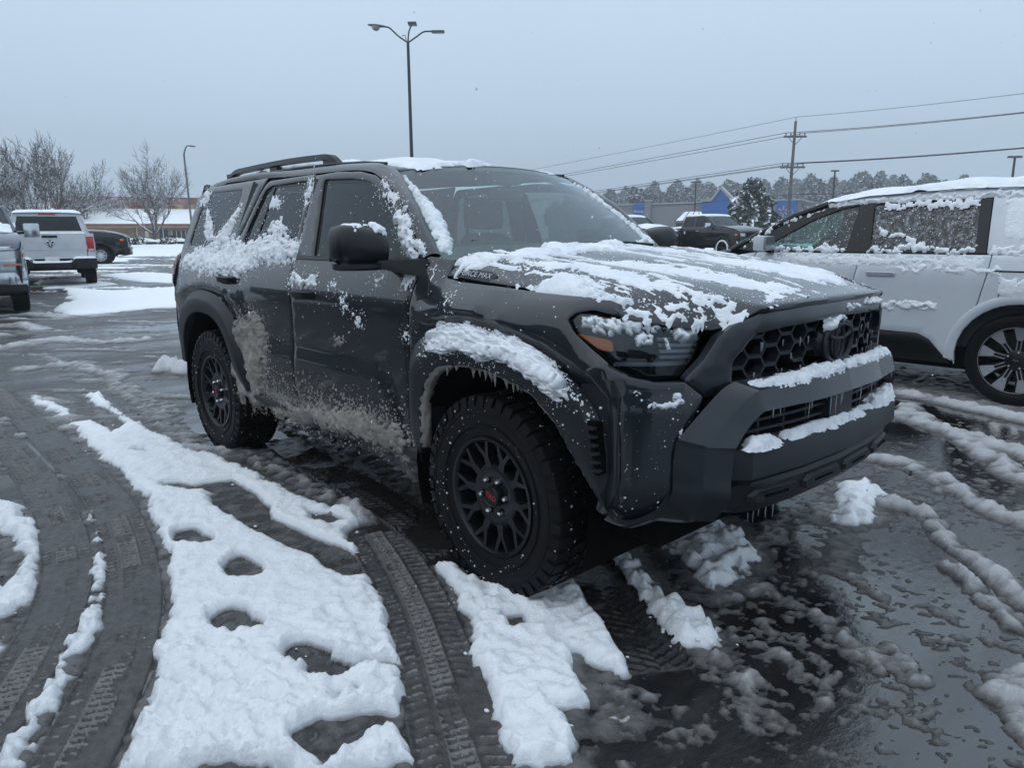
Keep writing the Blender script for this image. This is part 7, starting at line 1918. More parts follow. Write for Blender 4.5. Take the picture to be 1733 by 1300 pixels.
put_wheels(kia, kia_wheel(), ((0, -.84), (3.10, -.84), (0, .84), (3.10, .84)), .385)
KT = top_surf(kroof, .05, kwf)
veh_snow(kia, 'roof_snow', KT, {'a': (rect(-.90, 1.10, -.80, .78), .085), 'b': (rect(1.05, 2.05, -.82, .80), .06), 'c': ([(1.15, -.80), (1.75, -.80), (1.80, -.35), (1.45, -.2), (1.10, -.4)], .13), 'd': ([(.85, -.75), (1.1, -.75), (1.1, .6), (.6, .6)], .06)}, 'thick snow blanket on the roof of the white SUV alongside', res=.02, amp=.03, edge=.06, frag=.0, sgn=1, freq=5, lumps=.7)
KSN = lambda u, v: np.stack([u, kwf(u, v), v], -1)   # the flank turned to the camera
veh_snow(kia, 'side_snow', KSN, {'sill1': ([(1.45, 1.25), (2.3, 1.25), (2.25, 1.30), (1.9, 1.285), (1.7, 1.31), (1.45, 1.275)], .02), 'sill2': ([(.38, 1.25), (1.25, 1.25), (1.22, 1.29), (1.0, 1.285), (.8, 1.34), (.72, 1.30), (.55, 1.29), (.45, 1.31), (.38, 1.29)], .025), 'drift': ([(1.20, 1.47), (.98, 1.40), (.80, 1.33), (.85, 1.29), (1.0, 1.36), (1.20, 1.42)], .012), 'p': ([(-.4, 1.24), (.28, 1.24), (.28, 1.30), (-.4, 1.34)], .012), 'band1': ([(.10, 1.02), (.25, 1.08), (.9, 1.09), (1.05, 1.11), (1.05, 1.14), (.2, 1.13)], .014), 'band2': ([(.62, .755), (1.55, .75), (1.55, .80), (1.1, .825), (.62, .83)], .020), 'belt': (rect(.3, 2.3, 1.12, 1.22), .008), 'q': ([(-.5, .85), (.2, .88), (.2, 1.05), (-.5, 1.08)], .012), 'pil': ([(-.4, 1.36), (.2, 1.36), (.25, 1.70), (-.4, 1.70)], .008), 'wtop': ([(.45, 1.64), (1.2, 1.63), (1.2, 1.68), (.45, 1.70)], .010), 'edge': ([(-.4, 1.70), (.3, 1.712), (1.34, 1.700), (1.75, 1.665), (1.9, 1.63), (1.9, 1.66), (1.5, 1.74), (-.4, 1.75)], .03), 'ap': ([(1.7, 1.655), (2.1, 1.53), (2.5, 1.31), (2.62, 1.27), (2.60, 1.30), (2.15, 1.555), (1.75, 1.69)], .02)}, 'snow plastered over the near flank and window sills of the white SUV alongside', res=.009, amp=.035, edge=.02, frag=.045, sgn=-1, freq=15)
KP = lambda u, v: KSN(u, v)-np.array([0, .008, 0])
pp = np.stack([rs.uniform(.35, 2.2, 1100), rs.uniform(1.265, 1.68, 1100)], -1)
k2 = flecks('snow_flecks', KP, pp, M['car_snow'], 'fine frozen flecks over the windows of the white SUV alongside', -1, .002, .008)
k2.matrix_world = Matrix.Translation(kia.location) @ Matrix.Rotation(math.pi, 4, 'Z')

# ------------------------------------------------------------------ terrain beyond the lot
C0 = np.array([2.1137, -2.7706])
def polar_terrain(name, th0, th1, r0, r1, nth, nr, zf, mat, label):
    th = np.linspace(th0, th1, nth); r = np.geomspace(r0, r1, nr)
    TH, RR = np.meshgrid(th, r); X = C0[0]+RR*np.cos(TH); Y = C0[1]+RR*np.sin(TH); Z = zf(X, Y, RR, TH)
    V = np.stack([X, Y, Z], -1).reshape(-1, 3); idx = np.arange(X.size).reshape(X.shape)
    q = np.stack([idx[:-1, :-1], idx[1:, :-1], idx[1:, 1:], idx[:-1, 1:]], -1).reshape(-1, 4)
    o = mesh_obj(name, V, q, mat, None, True, 180); tag(o, label, kind='structure'); return o
M['hill'] = snow_mat('snowy_hillside', (0.30, 0.31, 0.31), (0.70, 0.73, 0.77), 0.8, 3, 0.3)
YAW = 2.39925
def hill_z(X, Y):
    d = np.hypot(X-C0[0], Y-C0[1]); az = YAW-np.arctan2(Y-C0[1], X-C0[0])   # positive to the right
    right = sstep(-0.08, 0.34, az)
    prof = 23*sstep(200, 430, d)*(0.80+0.20*np.sin(az*7+.8)+0.12*np.sin(az*17))
    return np.where(d > 60, 0.4, gz(X, Y))+prof*right
polar_terrain('hill', YAW-1.05, YAW+0.45, 175, 700, 90, 40, lambda X, Y, RR, TH: hill_z(X, Y)+1.2*fbm(X*.03, Y*.03, 1., 3)*sstep(190, 260, RR), M['hill'], 'snow-dusted wooded hillside behind the grey store')
# snowy verge in front of the restaurant
def verge_z(X, Y, RR, TH):
    k = sstep(46.5, 48.0, RR+0.6*fbm(X*.25, Y*.25, 2., 3))
    return gz(X, Y)-0.05+k*(0.28+0.10*fbm(X*.4, Y*.4, 5., 3)+.12*sstep(48, 70, RR))
polar_terrain('snowy_verge', YAW+0.10, YAW+0.85, 45.5, 120, 160, 60, verge_z, M['snow'], 'white snow-covered verge before the restaurant')

# ------------------------------------------------------------------ buildings
def along(az_px, D):   # helper: ground point at a bearing (picture column of a 1733 px frame) and distance
    a = YAW-math.atan((az_px-866.5)/1247.6*math.cos(0.199)); return C0[0]+D*math.cos(a), C0[1]+D*math.sin(a)
def wall_frame(ax, ay, bx, by):
    """frame whose x runs along the facade and -y looks out to the viewer"""
    a = math.atan2(by-ay, bx-ax); return Matrix.Translation((ax, ay, 0)) @ Matrix.Rotation(a, 4, 'Z'), math.hypot(bx-ax, by-ay)
M['tan_wall'] = simple('tan_stucco', (0.30, 0.225, 0.145), 0.85, bump=(20, .2, .01), vscale=.6)
M['brown_wall'] = simple('brown_brick', (0.17, 0.135, 0.115), 0.85, bump=(30, .2, .01), vscale=.6)
M['red_fascia'] = simple('red_fascia', (0.20, 0.050, 0.045), 0.6)
M['red_parapet'] = simple('faded_red_parapet', (0.25, 0.145, 0.145), 0.7, var=.35, vscale=.8)
M['yellow_sign'] = simple('yellow_sign', (0.32, 0.25, 0.15), 0.6)
M['window_dark'] = simple('dark_window', (0.02, 0.024, 0.03), 0.1)
M['cream_frame'] = simple('cream_frame', (0.50, 0.42, 0.30), 0.7)
M['grey_wall'] = simple('grey_block_wall', (0.265, 0.27, 0.285), 0.9, var=.06, vscale=.08)
M['grey_wall2'] = simple('darker_grey_wall', (0.20, 0.205, 0.215), 0.9, var=.06, vscale=.08)
M['store_blue'] = simple('store_blue', (0.016, 0.135, 0.46), 0.6, var=.05)
M['store_cap'] = simple('grey_coping', (0.42, 0.43, 0.45), 0.8)
M['sign_white'] = simple('white_lettering', (0.8, 0.82, 0.85), 0.6)
M['spark'] = simple('spark_yellow', (0.75, 0.42, 0.14), 0.6)
M['panel_grey'] = simple('pale_panel', (0.46, 0.47, 0.49), 0.8)

rest = empty('restaurant')
tag(rest, 'low tan restaurant with snowy sloped roof and red parapet behind the bare trees', 'restaurant')
ax, ay = along(60, 104); bx, by = along(420, 104)
MW, Lr = wall_frame(ax, ay, bx, by); rest.matrix_world = MW @ Matrix.Translation((0, 0, .35))
def rb_(name, lo, hi, mat, parent=rest, bev=0): return MB().box(lo, hi, bev).build(name, mat, parent, False)
xr = lambda px: Lr*(px-60)/360.0
rb_('wall', (0, 0, -.4), (xr(225), 10, 2.55), M['tan_wall'])
rb_('wall', (xr(225)+.01, -.6, -.4), (Lr, 10, 2.55), M['brown_wall'])
rb_('fascia', (-.8, -1.0, 2.30), (Lr+.8, -.62, 2.62), M['tan_wall'])
rb_('fascia_trim', (-.9, -1.12, 2.58), (Lr+.9, -.60, 2.78), M['red_fascia'])
ro = MB(); ro.add([(-.9, -1.1, 2.78), (Lr+.9, -1.1, 2.78), (Lr-1.5, 4.2, 4.75), (1.5, 4.2, 4.75), (-.9, 9, 2.78), (Lr+.9, 9, 2.78)], [(0, 1, 2, 3), (0, 3, 4), (1, 5, 2)])
ro.build('roof_slope', M['snow'], rest, False)
rb_('parapet', (1.6, 4.3, 4.3), (Lr-1.6, 8, 6.05), M['red_parapet'])
rb_('parapet_coping', (1.5, 4.2, 6.05), (Lr-1.5, 8.1, 6.20), M['red_fascia'])
for k in range(9):
    x = xr(155)+k*1.05; rb_('parapet_sign_letter', (x, 4.18, 4.75+.08*math.sin(k*3)), (x+.62+.2*math.sin(k*5), 4.28, 5.55+.12*math.sin(k*2)), M['red_fascia'])
for k in range(6): rb_('parapet_sign_block', (xr(240)+k*1.3, 4.18, 4.7), (xr(240)+k*1.3+.8, 4.28, 5.35), M['yellow_sign'])
dr = rb_('door', (xr(263), -.66, -.2), (xr(277), -.61, 2.1), M['window_dark']); rb_('door_frame', (xr(269)-.05, -.70, -.2), (xr(269)+.05, -.665, 2.1), M['panel_grey'], dr)
for px0, px1 in ((285, 299), (301, 315), (317, 331)):
    wd = rb_('window', (xr(px0), -.66, .75), (xr(px1), -.61, 1.95), M['window_dark'])
    rb_('window_sill', (xr(px0)-.15, -.75, .58), (xr(px1)+.15, -.665, .74), M['cream_frame'], wd); rb_('window_mullion', (xr((px0+px1)/2)-.04, -.69, .75), (xr((px0+px1)/2)+.04, -.665, 1.95), M['cream_frame'], wd)
    rb_('window_jamb', (xr(px0)-.10, -.70, .75), (xr(px0)-.01, -.665, 1.95), M['cream_frame'], wd)
rb_('wall_notice', (xr(238), -.66, 1.2), (xr(244), -.61, 1.9), M['cream_frame']); rb_('downpipe', (xr(224), -.75, -.2), (xr(224)+.12, -.62, 2.4), M['cream_frame'])

store = empty('store')
tag(store, 'long grey big-box store with blue entrance gable and blue sign panels in the distance', 'store')
ax, ay = along(930, 166); bx, by = along(1800, 148)
MW, Ls = wall_frame(ax, ay, bx, by); store.matrix_world = MW @ Matrix.Translation((0, 0, .3))
_a = np.array([ax, ay]); _d = np.array([bx-ax, by-ay])/Ls
def xs_(px):   # position along the facade for a bearing
    a = YAW-math.atan((px-866.5)/1247.6*math.cos(0.199)); r_ = np.array([math.cos(a), math.sin(a)])
    # C0 + t r = A + s d
    A2 = np.array([[r_[0], -_d[0]], [r_[1], -_d[1]]]); t, s = np.linalg.solve(A2, _a-C0); return float(s)
def sb(name, lo, hi, mat, parent=store, bev=0): return MB().box(lo, hi, bev).build(name, mat, parent, False)
sb('wall', (0, 0, -.5), (xs_(1353), 30, 7.05), M['grey_wall'])
sb('wall', (xs_(1353)+.02, 1.5, -.5), (Ls, 30, 6.7), M['grey_wall2'])
sb('wall_coping', (0, -.25, 7.05), (xs_(1353)+.2, 30, 7.35), M['store_cap'])
sb('wall_pier', (xs_(1093), -.6, -.5), (xs_(1103), .0, 7.7), M['grey_wall']); sb('pier_cap', (xs_(1092), -.8, 7.7), (xs_(1104), .3, 8.0), M['store_cap'])
sb('wall_pier', (xs_(1040), -.5, -.5), (xs_(1046), .0, 7.5), M['grey_wall'])
pk = sb('sign_panel', (xs_(1073), -.45, -.5), (xs_(1093)-.05, -.05, 7.25), M['store_blue'])
def store_text(body, size, px, z, parent, mat, y=-.47):
    me = text_mesh(body, size, .02); me.materials.clear(); me.materials.append(mat)
    o = link_obj('lettering', me, parent); o.matrix_local = Matrix(((1, 0, 0, xs_(px)), (0, 0, -1, y), (0, 1, 0, z), (0, 0, 0, 1))); return o
store_text('Pickup', .80, 1083, 5.75, pk, M['sign_white'])
sb('side_door', (xs_(1095), -.62, -.3), (xs_(1101), -.605, 3.6), M['panel_grey'])
g0, g1, gm_ = xs_(1192), xs_(1243), xs_(1222)
gb = MB(); gb.prism([(g0, -.4), (g1+2, -.4), (g1+2, 7.15), (xs_(1241), 7.15), (gm_, 9.5), (xs_(1208), 7.3), (g0, 7.3)], 1, -1.6, .0)
gate = fix_normals(gb.build('entrance_gable', M['store_blue'], store, False))
gc = MB(); gc.prism([(g0-.3, 7.3), (xs_(1208), 7.3), (gm_, 9.5), (xs_(1242), 7.15), (xs_(1242)+.3, 7.5), (gm_, 10.0), (xs_(1208)-.2, 7.75), (g0-.3, 7.75)], 1, -1.9, .3)
fix_normals(gc.build('gable_coping', M['store_cap'], store, False))
for k in range(5): sb('entrance_panel', (xs_(1217)+k*.72, -1.68, -.3), (xs_(1217)+k*.72+.66, -1.62, 4.6), M['panel_grey'], gate)
sp = sb('sign_panel', (xs_(1314), -.45, -.5), (xs_(1347), -.05, 7.1), M['store_blue'])
for k in range(6):
    a = math.pi/2+k*math.pi/3; c = (xs_(1326), 5.1)
    q = [(c[0]+r_*math.cos(a+t), c[1]+r_*math.sin(a+t)) for r_, t in ((.35, -.25), (.35, .25), (1.0, .14), (1.05, 0), (1.0, -.14))]
    fix_normals(MB().prism(q, 1, -.52, -.46).build('spark_ray', M['spark'], sp, False))
store_text('Walmart', .85, 1329, 2.9, sp, M['sign_white'])
# cart shelter with snowy hip roof
sh = empty('cart_shelter'); tag(sh, 'small shelter with snowy hip roof before the grey store, behind the black crew-cab pickup', 'shelter')
ax2, ay2 = along(1146, 110); bx2, by2 = along(1194, 110); MW2, L2 = wall_frame(ax2, ay2, bx2, by2); sh.matrix_world = MW2 @ Matrix.Translation((0, 0, .4))
MB().add([(-.2, -.2, 2.9), (L2+.2, -.2, 2.9), (L2-.6, 2, 4.2), (.9, 2, 4.2), (-.2, 4, 2.9), (L2+.2, 4, 2.9)], [(0, 1, 2, 3), (0, 3, 4), (1, 5, 2), (3, 2, 5, 4)]).build('shelter_roof', M['snow'], sh, False)
for x in np.linspace(-.2, L2+.2, 5):
    MB().tube([(x, -.22, 2.93), (x*.62+1.2, 2, 4.24)], .05, 5).build('roof_rib', M['plastic'], sh)
MB().box((-.2, -.25, 2.55), (L2+.2, 4, 2.9)).build('shelter_beam', M['grey_wall2'], sh, False)
for x in (0, L2*.5, L2): MB().tube([(x, 0, 0), (x, 0, 2.6)], .07, 6).build('shelter_post', M['plastic'], sh)
MB().box((.1, 2, 0), (L2-.1, 2.1, 2.6)).build('shelter_wall', M['grey_wall2'], sh, False)

# ------------------------------------------------------------------ poles and wires
M['pole'] = simple('painted_steel_pole', (0.055, 0.060, 0.066), 0.5, 0.5)
M['pole_grey'] = simple('galvanised_pole', (0.14, 0.145, 0.15), 0.5, 0.4)
M['lamp_head'] = simple('lamp_head', (0.10, 0.105, 0.11), 0.5)
M['lamp_lens'] = simple('lamp_lens', (0.40, 0.42, 0.43), 0.25)
M['wood'] = simple('weathered_wood', (0.12, 0.108, 0.10), 0.85, bump=(15, .4, .01))
RIGHT = Vector((0.6773, 0.7354, 0)).normalized()
RZ = math.atan2(RIGHT.y, RIGHT.x)
x, y = along(703, 36)
lp = empty('street_lamp', (x, y, 0.3), RZ); tag(lp, 'tall parking lot lamp post with three lamp heads rising behind the roof of the SUV', 'lamp post')
MB().tube([(0, 0, 0), (0, 0, 4), (0, 0, 9.75)], [.10, .085, .065], 10).build('pole', M['pole'], lp)
MB().lathe([(0, .5), (.22, .5), (.25, 0)], 12, 2).build('pole_base', M['grey_wall'], lp)
for pts, nm in (([(0, 0, 9.70), (-.42, 0, 9.98), (-.80, 0, 10.32), (-1.02, 0, 10.38)], 'arm'), ([(0, 0, 9.70), (.40, 0, 9.95), (.72, 0, 10.15), (1.10, 0, 10.17)], 'arm'), ([(0, 0, 9.72), (.03, .2, 10.2), (.14, .4, 10.55)], 'arm')):
    MB().tube(catmull(pts, 5), .035, 8).build(nm, M['pole'], lp)
def cobra(parent, M4):
    h = MB(); V = []
    for t, w, u_, d_ in ((0, .05, .04, -.03), (.18, .11, .06, -.05), (.45, .17, .065, -.06), (.70, .12, .045, -.04), (.80, .03, .02, -.01)):
        V.append([(t, w*math.cos(a), (u_ if math.sin(a) > 0 else -d_)*math.sin(a)) for a in np.linspace(0, 2*math.pi, 13)])
    v, f = grid_mesh(V); h.add(v, f)
    o = fix_normals(h.build('lamp_head', M['lamp_head'], parent)); o.matrix_local = M4; return o
c1 = cobra(lp, Matrix.Translation((-1.0, 0, 10.38)) @ Matrix.Rotation(math.pi, 4, 'Z') @ Matrix.Rotation(rad(-6), 4, 'Y'))
bw = MB(); bw.lathe([(0.19, 0), (.17, -.10), (.10, -.17), (0, -.19)], 16, 2, (.42, 0, -.03)); bw.build('lamp_bowl', M['lamp_lens'], c1)
hd2 = MB().box((1.08, -.12, 10.10), (1.66, .12, 10.20), .03).build('lamp_head', M['lamp_head'], lp); MB().box((1.16, -.09, 10.085), (1.60, .09, 10.098), .003).build('lamp_panel', M['lamp_lens'], hd2)
hd3 = MB().box((-.02, .25, 10.55), (.36, .65, 10.66), .02).build('lamp_head', M['lamp_head'], lp)
MB().box((.04, .30, 10.535), (.30, .60, 10.549), .003).build('lamp_panel', M['lamp_lens'], hd3)
MB().tube([(-.08, 0, 9.80), (-.12, 0, 10.02), (-.26, 0, 9.99)], .02, 5).build('camera_bracket', M['pole'], lp)
x, y = along(329, 60)
l2 = empty('street_lamp', (x, y, .4), RZ); tag(l2, 'curved street lamp standing between the right bare tree and the SUV', 'lamp post')
MB().tube(catmull([(0, 0, 0), (-.05, 0, 3), (-.12, 0, 6.4), (-.10, 0, 7.0), (.10, 0, 7.45), (.22, 0, 7.5)], 6), [.09-.05*k/30 for k in range(31)], 8).build('pole', M['pole_grey'], l2)
c2 = cobra(l2, Matrix.Translation((.18, 0, 7.5)) @ Matrix.Rotation(rad(6), 4, 'Y') @ Matrix.Diagonal((.75, .8, 1, 1)))
def far_lamp(px, D, h, label, T):
    x, y = along(px, D); o = empty('street_lamp', (x, y, .4), RZ); tag(o, label, 'lamp post')
    MB().tube([(0, 0, 0), (0, 0, h)], [.14, .10], 8).build('pole', M['pole'], o)
    MB().box((-T, -.15, h-.02), (T, .15, h+.16), .02).build('lamp_head', M['lamp_head'], o)
far_lamp(1176, 120, 8.75, 'thin lamp post standing in front of the grey store wall', .8)
far_lamp(1407, 100, 8.3, 'thin lamp post rising beside the utility pole above the white SUV', .45)
far_lamp(1704, 85, 7.75, 'lamp post with flat crossbar at the far right above the white SUV', .62)
far_lamp(1286, 130, 9.0, 'thin lamp post just left of the utility pole', .3)
# utility pole with two crossarms, braces and insulators
x, y = along(1334, 76); up = empty('utility_pole', (x, y, .4), RZ); tag(up, 'wooden utility pole with two crossarms rising beyond the white SUV', 'utility pole')
MB().tube([(0, 0, 0), (.03, 0, 6), (.12, 0, 11.15)], [.165, .145, .115], 10).build('pole', M['wood'], up)
arms = []
for z, x0, w in ((9.78, .10, 1.05), (7.05, .04, 1.15)):
    arm = MB().box((x0-w, -.24, z-.09), (x0+w, -.13, z+.09), .01).build('crossarm', M['wood'], up)
    for s in (-1, 1): MB().tube([(x0+s*.62, -.20, z-.08), (x0, -.15, z-.75)], .03, 5).build('brace', M['wood'], arm)
    for q in (-.95, -.45, .45, .95): MB().lathe([(.0, .28), (.05, .26), (.07, .12), (.03, .0)], 8, 2, (x0+q*w/1.15, -.18, z+.09)).build('insulator', M['pole_grey'], arm)
MB().tube([(.12, 0, 11.15), (.12, 0, 11.5)], .03, 6).build('top_pin', M['pole_grey'], up)
bpy.context.view_layer.update()
mw = Matrix.Translation(up.location) @ Matrix.Rotation(RZ, 4, 'Z')
M['wire'] = simple('cable', (0.05, 0.052, 0.056), 0.6)
def wire(a, b_, sag, r, label):
    a, b_ = Vector(a), Vector(b_)
    pts = [a.lerp(b_, t)-Vector((0, 0, 4*sag*t*(1-t))) for t in np.linspace(0, 1, 24)]
    o = MB().tube(pts, r, 5).build('power_line', M['wire']); tag(o, label, 'power line', 'overhead power lines')
lx, ly = along(560, 210); rx_, ry_ = along(2600, 60)
for i, (lz, zl, zr, dx, lab) in enumerate(((11.5, 9.4, 10.6, .12, 'thin wire from the very top of the utility pole'), (10.1, 7.5, 9.4, -.85, 'left cable of the pair on the upper crossarm of the utility pole'), (10.1, 7.2, 9.4, 1.05, 'right cable of the pair on the upper crossarm of the utility pole'), (7.4, 4.4, 7.3, -1.0, 'left cable on the lower crossarm of the utility pole'), (7.4, 4.2, 7.3, .55, 'middle cable on the lower crossarm of the utility pole'), (7.4, 4.0, 7.3, 1.2, 'right cable on the lower crossarm of the utility pole'), (4.6, 2.6, 4.9, .0, 'low single wire crossing the utility pole above the tree line'))):
    p0 = mw @ Vector((dx, -.18, lz)); 
    for end, ez, sd in (((lx, ly), zl, 'left'), ((rx_, ry_), zr, 'right')):
        off = Vector((0, 0, 0)) if i == 0 else RIGHT.cross(Vector((0, 0, 1)))*dx*.6
        wire(p0, Vector((end[0], end[1], ez+.4))+off, .5, .020 if i in (0, 6) else .028, lab+', '+sd+' span')

# ------------------------------------------------------------------ trees
def bark_snow(name, bark, snow, k0, k1):
    m, n, l, b = mat_new(name)
    b.inputs['Roughness'].default_value = .85
    g = n.new('ShaderNodeNewGeometry'); s = n.new('ShaderNodeSeparateXYZ'); l.new(g.outputs['Normal'], s.inputs[0])
    tc = n.new('ShaderNodeTexCoord'); q = n.new('ShaderNodeTexNoise'); q.inputs['Scale'].default_value = 3.0; q.inputs['Detail'].default_value = 6
    l.new(tc.outputs['Object'], q.inputs['Vector'])
    ad = n.new('ShaderNodeMath'); ad.operation = 'MULTIPLY_ADD'; l.new(q.outputs['Fac'], ad.inputs[0]); ad.inputs[1].default_value = .8; l.new(s.outputs['Z'], ad.inputs[2])
    r = n.new('ShaderNodeMapRange'); r.inputs['From Min'].default_value = k0; r.inputs['From Max'].default_value = k1; l.new(ad.outputs[0], r.inputs['Value'])
    mx = n.new('ShaderNodeMixRGB'); mx.inputs['Color1'].default_value = (*bark, 1); mx.inputs['Color2'].default_value = (*snow, 1)
    l.new(r.outputs[0], mx.inputs['Fac']); l.new(mx.outputs[0], b.inputs['Base Color'])
    return m
M['bark'] = bark_snow('snowy_bark', (0.085, 0.072, 0.066), (0.78, 0.81, 0.85), 0.55, 0.95)
M['needles'] = bark_snow('snowy_needles', (0.034, 0.046, 0.040), (0.62, 0.66, 0.70), 0.45, 1.15)
M['needles2'] = bark_snow('dark_snowy_needles', (0.022, 0.034, 0.024), (0.82, 0.85, 0.88), 0.60, 0.95)

def bare_tree(name, label, loc, h, seed, spread=1.0, lean=0.0, forks=3):
    rnd = random.Random(seed); root = empty(name, loc, rnd.uniform(0, 6)); tag(root, label, 'tree')
    tr, br = MB(), MB()
    def grow(p, d, L, r, depth):
        pts = [p]; rs_ = [r]; n = 4
        q, dd = p.copy(), d.copy()
        wob = .05 if depth == 0 else .17
        for k in range(n):
            dd = (dd+Vector((rnd.uniform(-wob, wob), rnd.uniform(-wob, wob), rnd.uniform(-.06, .13)))).normalized()
            q = q+dd*L/n; pts.append(q.copy()); rs_.append(r*(1-(.15 if depth == 0 else .45)*(k+1)/n))
        (tr if depth == 0 else br).tube([tuple(a) for a in pts], rs_, 8 if depth == 0 else (6 if depth < 3 else (4 if depth < 4 else 3)), depth == 0)
        if depth >= 6 or L < .20: return
        nk = forks if depth == 0 else (3 if depth < 4 else 2)
        a0 = rnd.uniform(0, 6.28)
        for k in range(nk):
            t = 1.0 if k == 0 else rnd.uniform(.55 if depth == 0 else .35, 1.0)
            i = min(n-1, int(t*n)); a = pts[i].lerp(pts[i+1], min(1.0, t*n-i))
            if depth == 0:
                az = a0+6.283*k/nk+rnd.uniform(-.4, .4); el = rnd.uniform(.55, 1.05) if k else 1.25
                nd = Vector((math.cos(az)*math.cos(el), math.sin(az)*math.cos(el), math.sin(el)))
                grow(a, nd, h*.30*rnd.uniform(.85, 1.15), r*.62, 1)
            else:
                ax_ = Vector((rnd.uniform(-1, 1), rnd.uniform(-1, 1), rnd.uniform(-1, 1))).normalized()
                ang = rnd.uniform(.30, .80)*spread*(1.0 if k else .45)
                nd = (Matrix.Rotation(ang, 3, dd.cross(ax_).normalized()) @ dd).normalized()
                nd = (nd+Vector((0, 0, .06))).normalized()
                grow(a, nd, L*rnd.uniform(.62, .80), max(.017, r*.58*rnd.uniform(.8, 1.05)), depth+1)
        if depth >= 2:
            for k in range(4):
                i = rnd.randrange(0, n); ax_ = Vector((rnd.uniform(-1, 1), rnd.uniform(-1, 1), rnd.uniform(-.5, .6))).normalized()
                br.tube([tuple(pts[i]), tuple(pts[i]+(dd*.6+ax_).normalized()*L*.28), tuple(pts[i]+(dd*.8+ax_).normalized()*L*.55)], [max(.015, r*.4), .014, .011], 3, False)
    grow(Vector((0, 0, 0)), Vector((lean, 0, 1)).normalized(), h*.17, h*.020, 0)
    tr.build('trunk', M['bark'], root, True, 60); br.build('crown', M['bark'], root, True, 60)
    return root
def tz(x, y): return 0.42
for i, (px, D, h, sd, sp_, fk, lab) in enumerate(((265, 88, 9.6, 5, 1.0, 6, 'bare snowy tree with low fork in front of the restaurant door'), (100, 66, 8.6, 21, 1.0, 6, 'wide bare tree behind the white and black pickups'), (42, 70, 9.2, 33, 1.0, 6, 'bare tree rising over the cab of the white pickup at the left'), (150, 105, 8.5, 8, 1.0, 5, 'small bare tree above the left end of the restaurant roof'), (-20, 66, 9.0, 13, 1.0, 5, 'bare tree cut by the left edge of the picture'), (10, 120, 9.5, 44, 1.0, 5, 'hazy bare tree far behind at the left'), (322, 120, 8.0, 52, 1.0, 5, 'bare tree half hidden behind the rear of the SUV'))):
    x, y = along(px, D); bare_tree('bare_tree', lab, (x, y, .35), h, sd, sp_, 0, fk)

def needle_mesh(name, h, r0, nclump, seed, leafs=9, shape='pine', size=.4, mat='needles'):
    rs_ = np.random.RandomState(seed); V = []; F = []; off = 0
    for k in range(nclump):
        t = rs_.rand()**.8
        if shape == 'pine':
            z = h*(.28+.72*t); rad_ = r0*np.interp(t, [0, .25, .6, .85, 1.0], [.75, 1.0, .85, .55, .12])*(.55+.45*rs_.rand())
        else:
            z = h*(.04+.96*t); rad_ = r0*np.interp(t, [0, .3, .7, 1.0], [1.0, .95, .62, .06])*(.45+.55*rs_.rand()**.5)
        a = rs_.rand()*6.283; c = np.array([rad_*math.cos(a), rad_*math.sin(a), z])
        for j in range(leafs):
            d = rs_.normal(size=3); d[2] = abs(d[2])*.4+.1; d /= np.linalg.norm(d)
            o_ = c+rs_.normal(size=3)*size*.45
            u = np.cross(d, rs_.normal(size=3)); u /= np.linalg.norm(u); w = np.cross(d, u); s_ = size*(.5+.7*rs_.rand())
            V += [o_-u*s_*.5-w*s_*.22, o_+u*s_*.5-w*s_*.3, o_+u*s_*.6+w*s_*.3-d*s_*.12, o_-u*s_*.4+w*s_*.25-d*s_*.1]
            F.append((off, off+1, off+2, off+3)); off += 4
    me = bpy.data.meshes.new(name); me.from_pydata([tuple(q) for q in V], [], F); me.materials.append(M[mat]); me.update(); return me
protos = [needle_mesh('pine_crown', 1.0*10, 2.6, 150, 3+k, 8, 'pine', .85) for k in range(4)]
tmb = MB().tube([(0, 0, -.5), (.1, 0, 4), (0, .1, 9)], [.28, .2, .06], 6); tmb_o = tmb.build('pine_trunk_source', M['bark']); trunk_me = tmb_o.data; bpy.data.objects.remove(tmb_o, do_unlink=True)
rs_p = np.random.RandomState(12); cnt = 0
spots = []
while len(spots) < 265:
    px = rs_p.uniform(930, 1790); D = 215+235*rs_p.rand()**.75
    x, y = along(px, D)
    spots.append((D, px, x, y))
spots.sort()
for k, (D, px, x, y) in enumerate(spots):
    z = float(hill_z(np.array(x), np.array(y)))
    o = empty('pine_tree', (x, y, z-.3), rs_p.uniform(0, 6.28)); s_ = rs_p.uniform(.75, 1.25); o.scale = (s_*rs_p.uniform(.9, 1.15), s_*rs_p.uniform(.9, 1.15), s_)
    tag(o, 'frosted pine on the hazy hillside behind the grey store', 'tree', 'pines on the far hillside')
    link_obj('crown', protos[k % 4], o); link_obj('trunk', trunk_me, o)
x, y = along(1272, 70)
ev = empty('evergreen_tree', (x, y, .4)); tag(ev, 'bushy evergreen loaded with snow between the black crew-cab pickup and the utility pole', 'tree')
link_obj('crown', needle_mesh('evergreen_crown', 5.3, 2.35, 420, 77, 9, 'cone', .42, 'needles2'), ev); MB().tube([(0, 0, -.3), (0, 0, 4.5)], [.2, .05], 7).build('trunk', M['bark'], ev)
x, y = along(1312, 72); ev2 = empty('evergreen_shrub', (x, y, .4)); tag(ev2, 'low snowy evergreen shrub at the right foot of the bushy evergreen', 'shrub')
link_obj('foliage', needle_mesh('shrub_foliage', 2.0, 1.7, 110, 78, 9, 'cone', .40, 'needles2'), ev2)
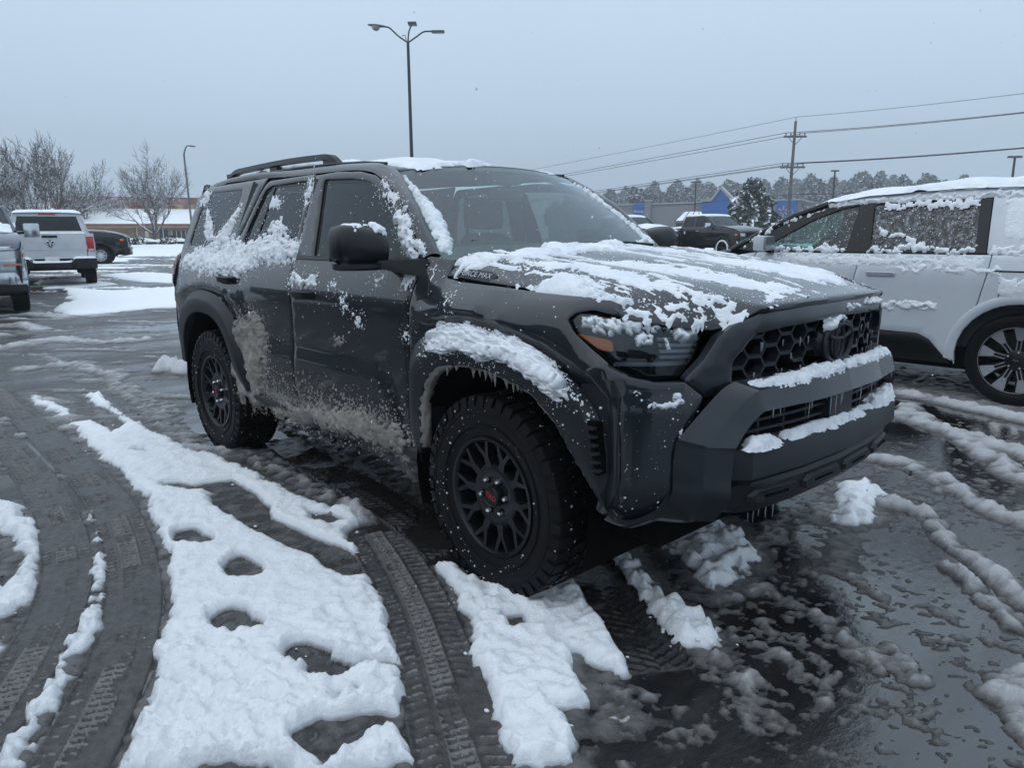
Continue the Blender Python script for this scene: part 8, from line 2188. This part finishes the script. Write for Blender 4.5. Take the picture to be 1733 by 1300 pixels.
for px, w, lab in ((236, 2.5, 'snow-capped shrub before the tan restaurant wall, left of the tree trunk'), (292, 2.3, 'snow-capped shrub before the restaurant windows, right of the tree trunk')):
    x, y = along(px, 83); sb_ = empty('shrub', (x, y, .55), RZ); tag(sb_, lab, 'shrub')
    me = needle_mesh('shrub_leaves', .75, w*.75, 90, int(px), 8, 'cone', .30, 'needles2'); link_obj('foliage', me, sb_)
    V = [[(w*.85*r_*math.cos(a), .9*r_*math.sin(a), .62+.30*math.sqrt(max(0, 1-r_*r_))-.15*r_+.04*math.sin(3*a+r_*4)) for a in np.linspace(0, 6.283, 17)] for r_ in (.01, .3, .55, .75, .9, 1.0)]
    v, f = grid_mesh(V); so = mesh_obj('snow_cap', v, f, M['snow']); so.matrix_world = Matrix.Translation((x, y, .55)) @ Matrix.Rotation(RZ, 4, 'Z'); tag(so, 'rounded snow cap on the shrub '+('left' if px < 260 else 'right')+' of the bare tree trunk', kind='stuff')

HAZE = 0.0013
# ------------------------------------------------------------------ falling flakes and haze
fl_m = MB(); rr = random.Random(9)
bm = bmesh.new(); bmesh.ops.create_icosphere(bm, subdivisions=1, radius=1.0); bv = [tuple(q.co) for q in bm.verts]; bf = [tuple(q.index for q in g.verts) for g in bm.faces]; bm.free()
for k in range(420):
    D = rr.uniform(1.6, 14); a = YAW+rr.uniform(-.75, .75); z = rr.uniform(.2, 5.5); r_ = rr.uniform(.0012, .0026)*(1+D*.08)
    c = (C0[0]+D*math.cos(a), C0[1]+D*math.sin(a), z)
    fl_m.add([(c[0]+q[0]*r_, c[1]+q[1]*r_, c[2]+q[2]*r_*2.2) for q in bv], bf)
tag(fl_m.build('falling_snow', M['snow']), 'sparse snowflakes drifting down over the parking lot', kind='stuff')

hz = MB().box((-640, -140, -1.5), (160, 660, 75)).build('haze', None, None, False)
hm = bpy.data.materials.new('snow_haze'); hm.use_nodes = True
nn, ll = hm.node_tree.nodes, hm.node_tree.links
nn.clear(); oo = nn.new('ShaderNodeOutputMaterial'); pv = nn.new('ShaderNodeVolumePrincipled')
pv.inputs['Color'].default_value = (0.86, 0.91, 0.97, 1); pv.inputs['Density'].default_value = HAZE
ll.new(pv.outputs[0], oo.inputs['Volume'])
hz.data.materials.clear(); hz.data.materials.append(hm)
tag(hz, 'thin pale snow haze hanging over the parking lot', kind='stuff')
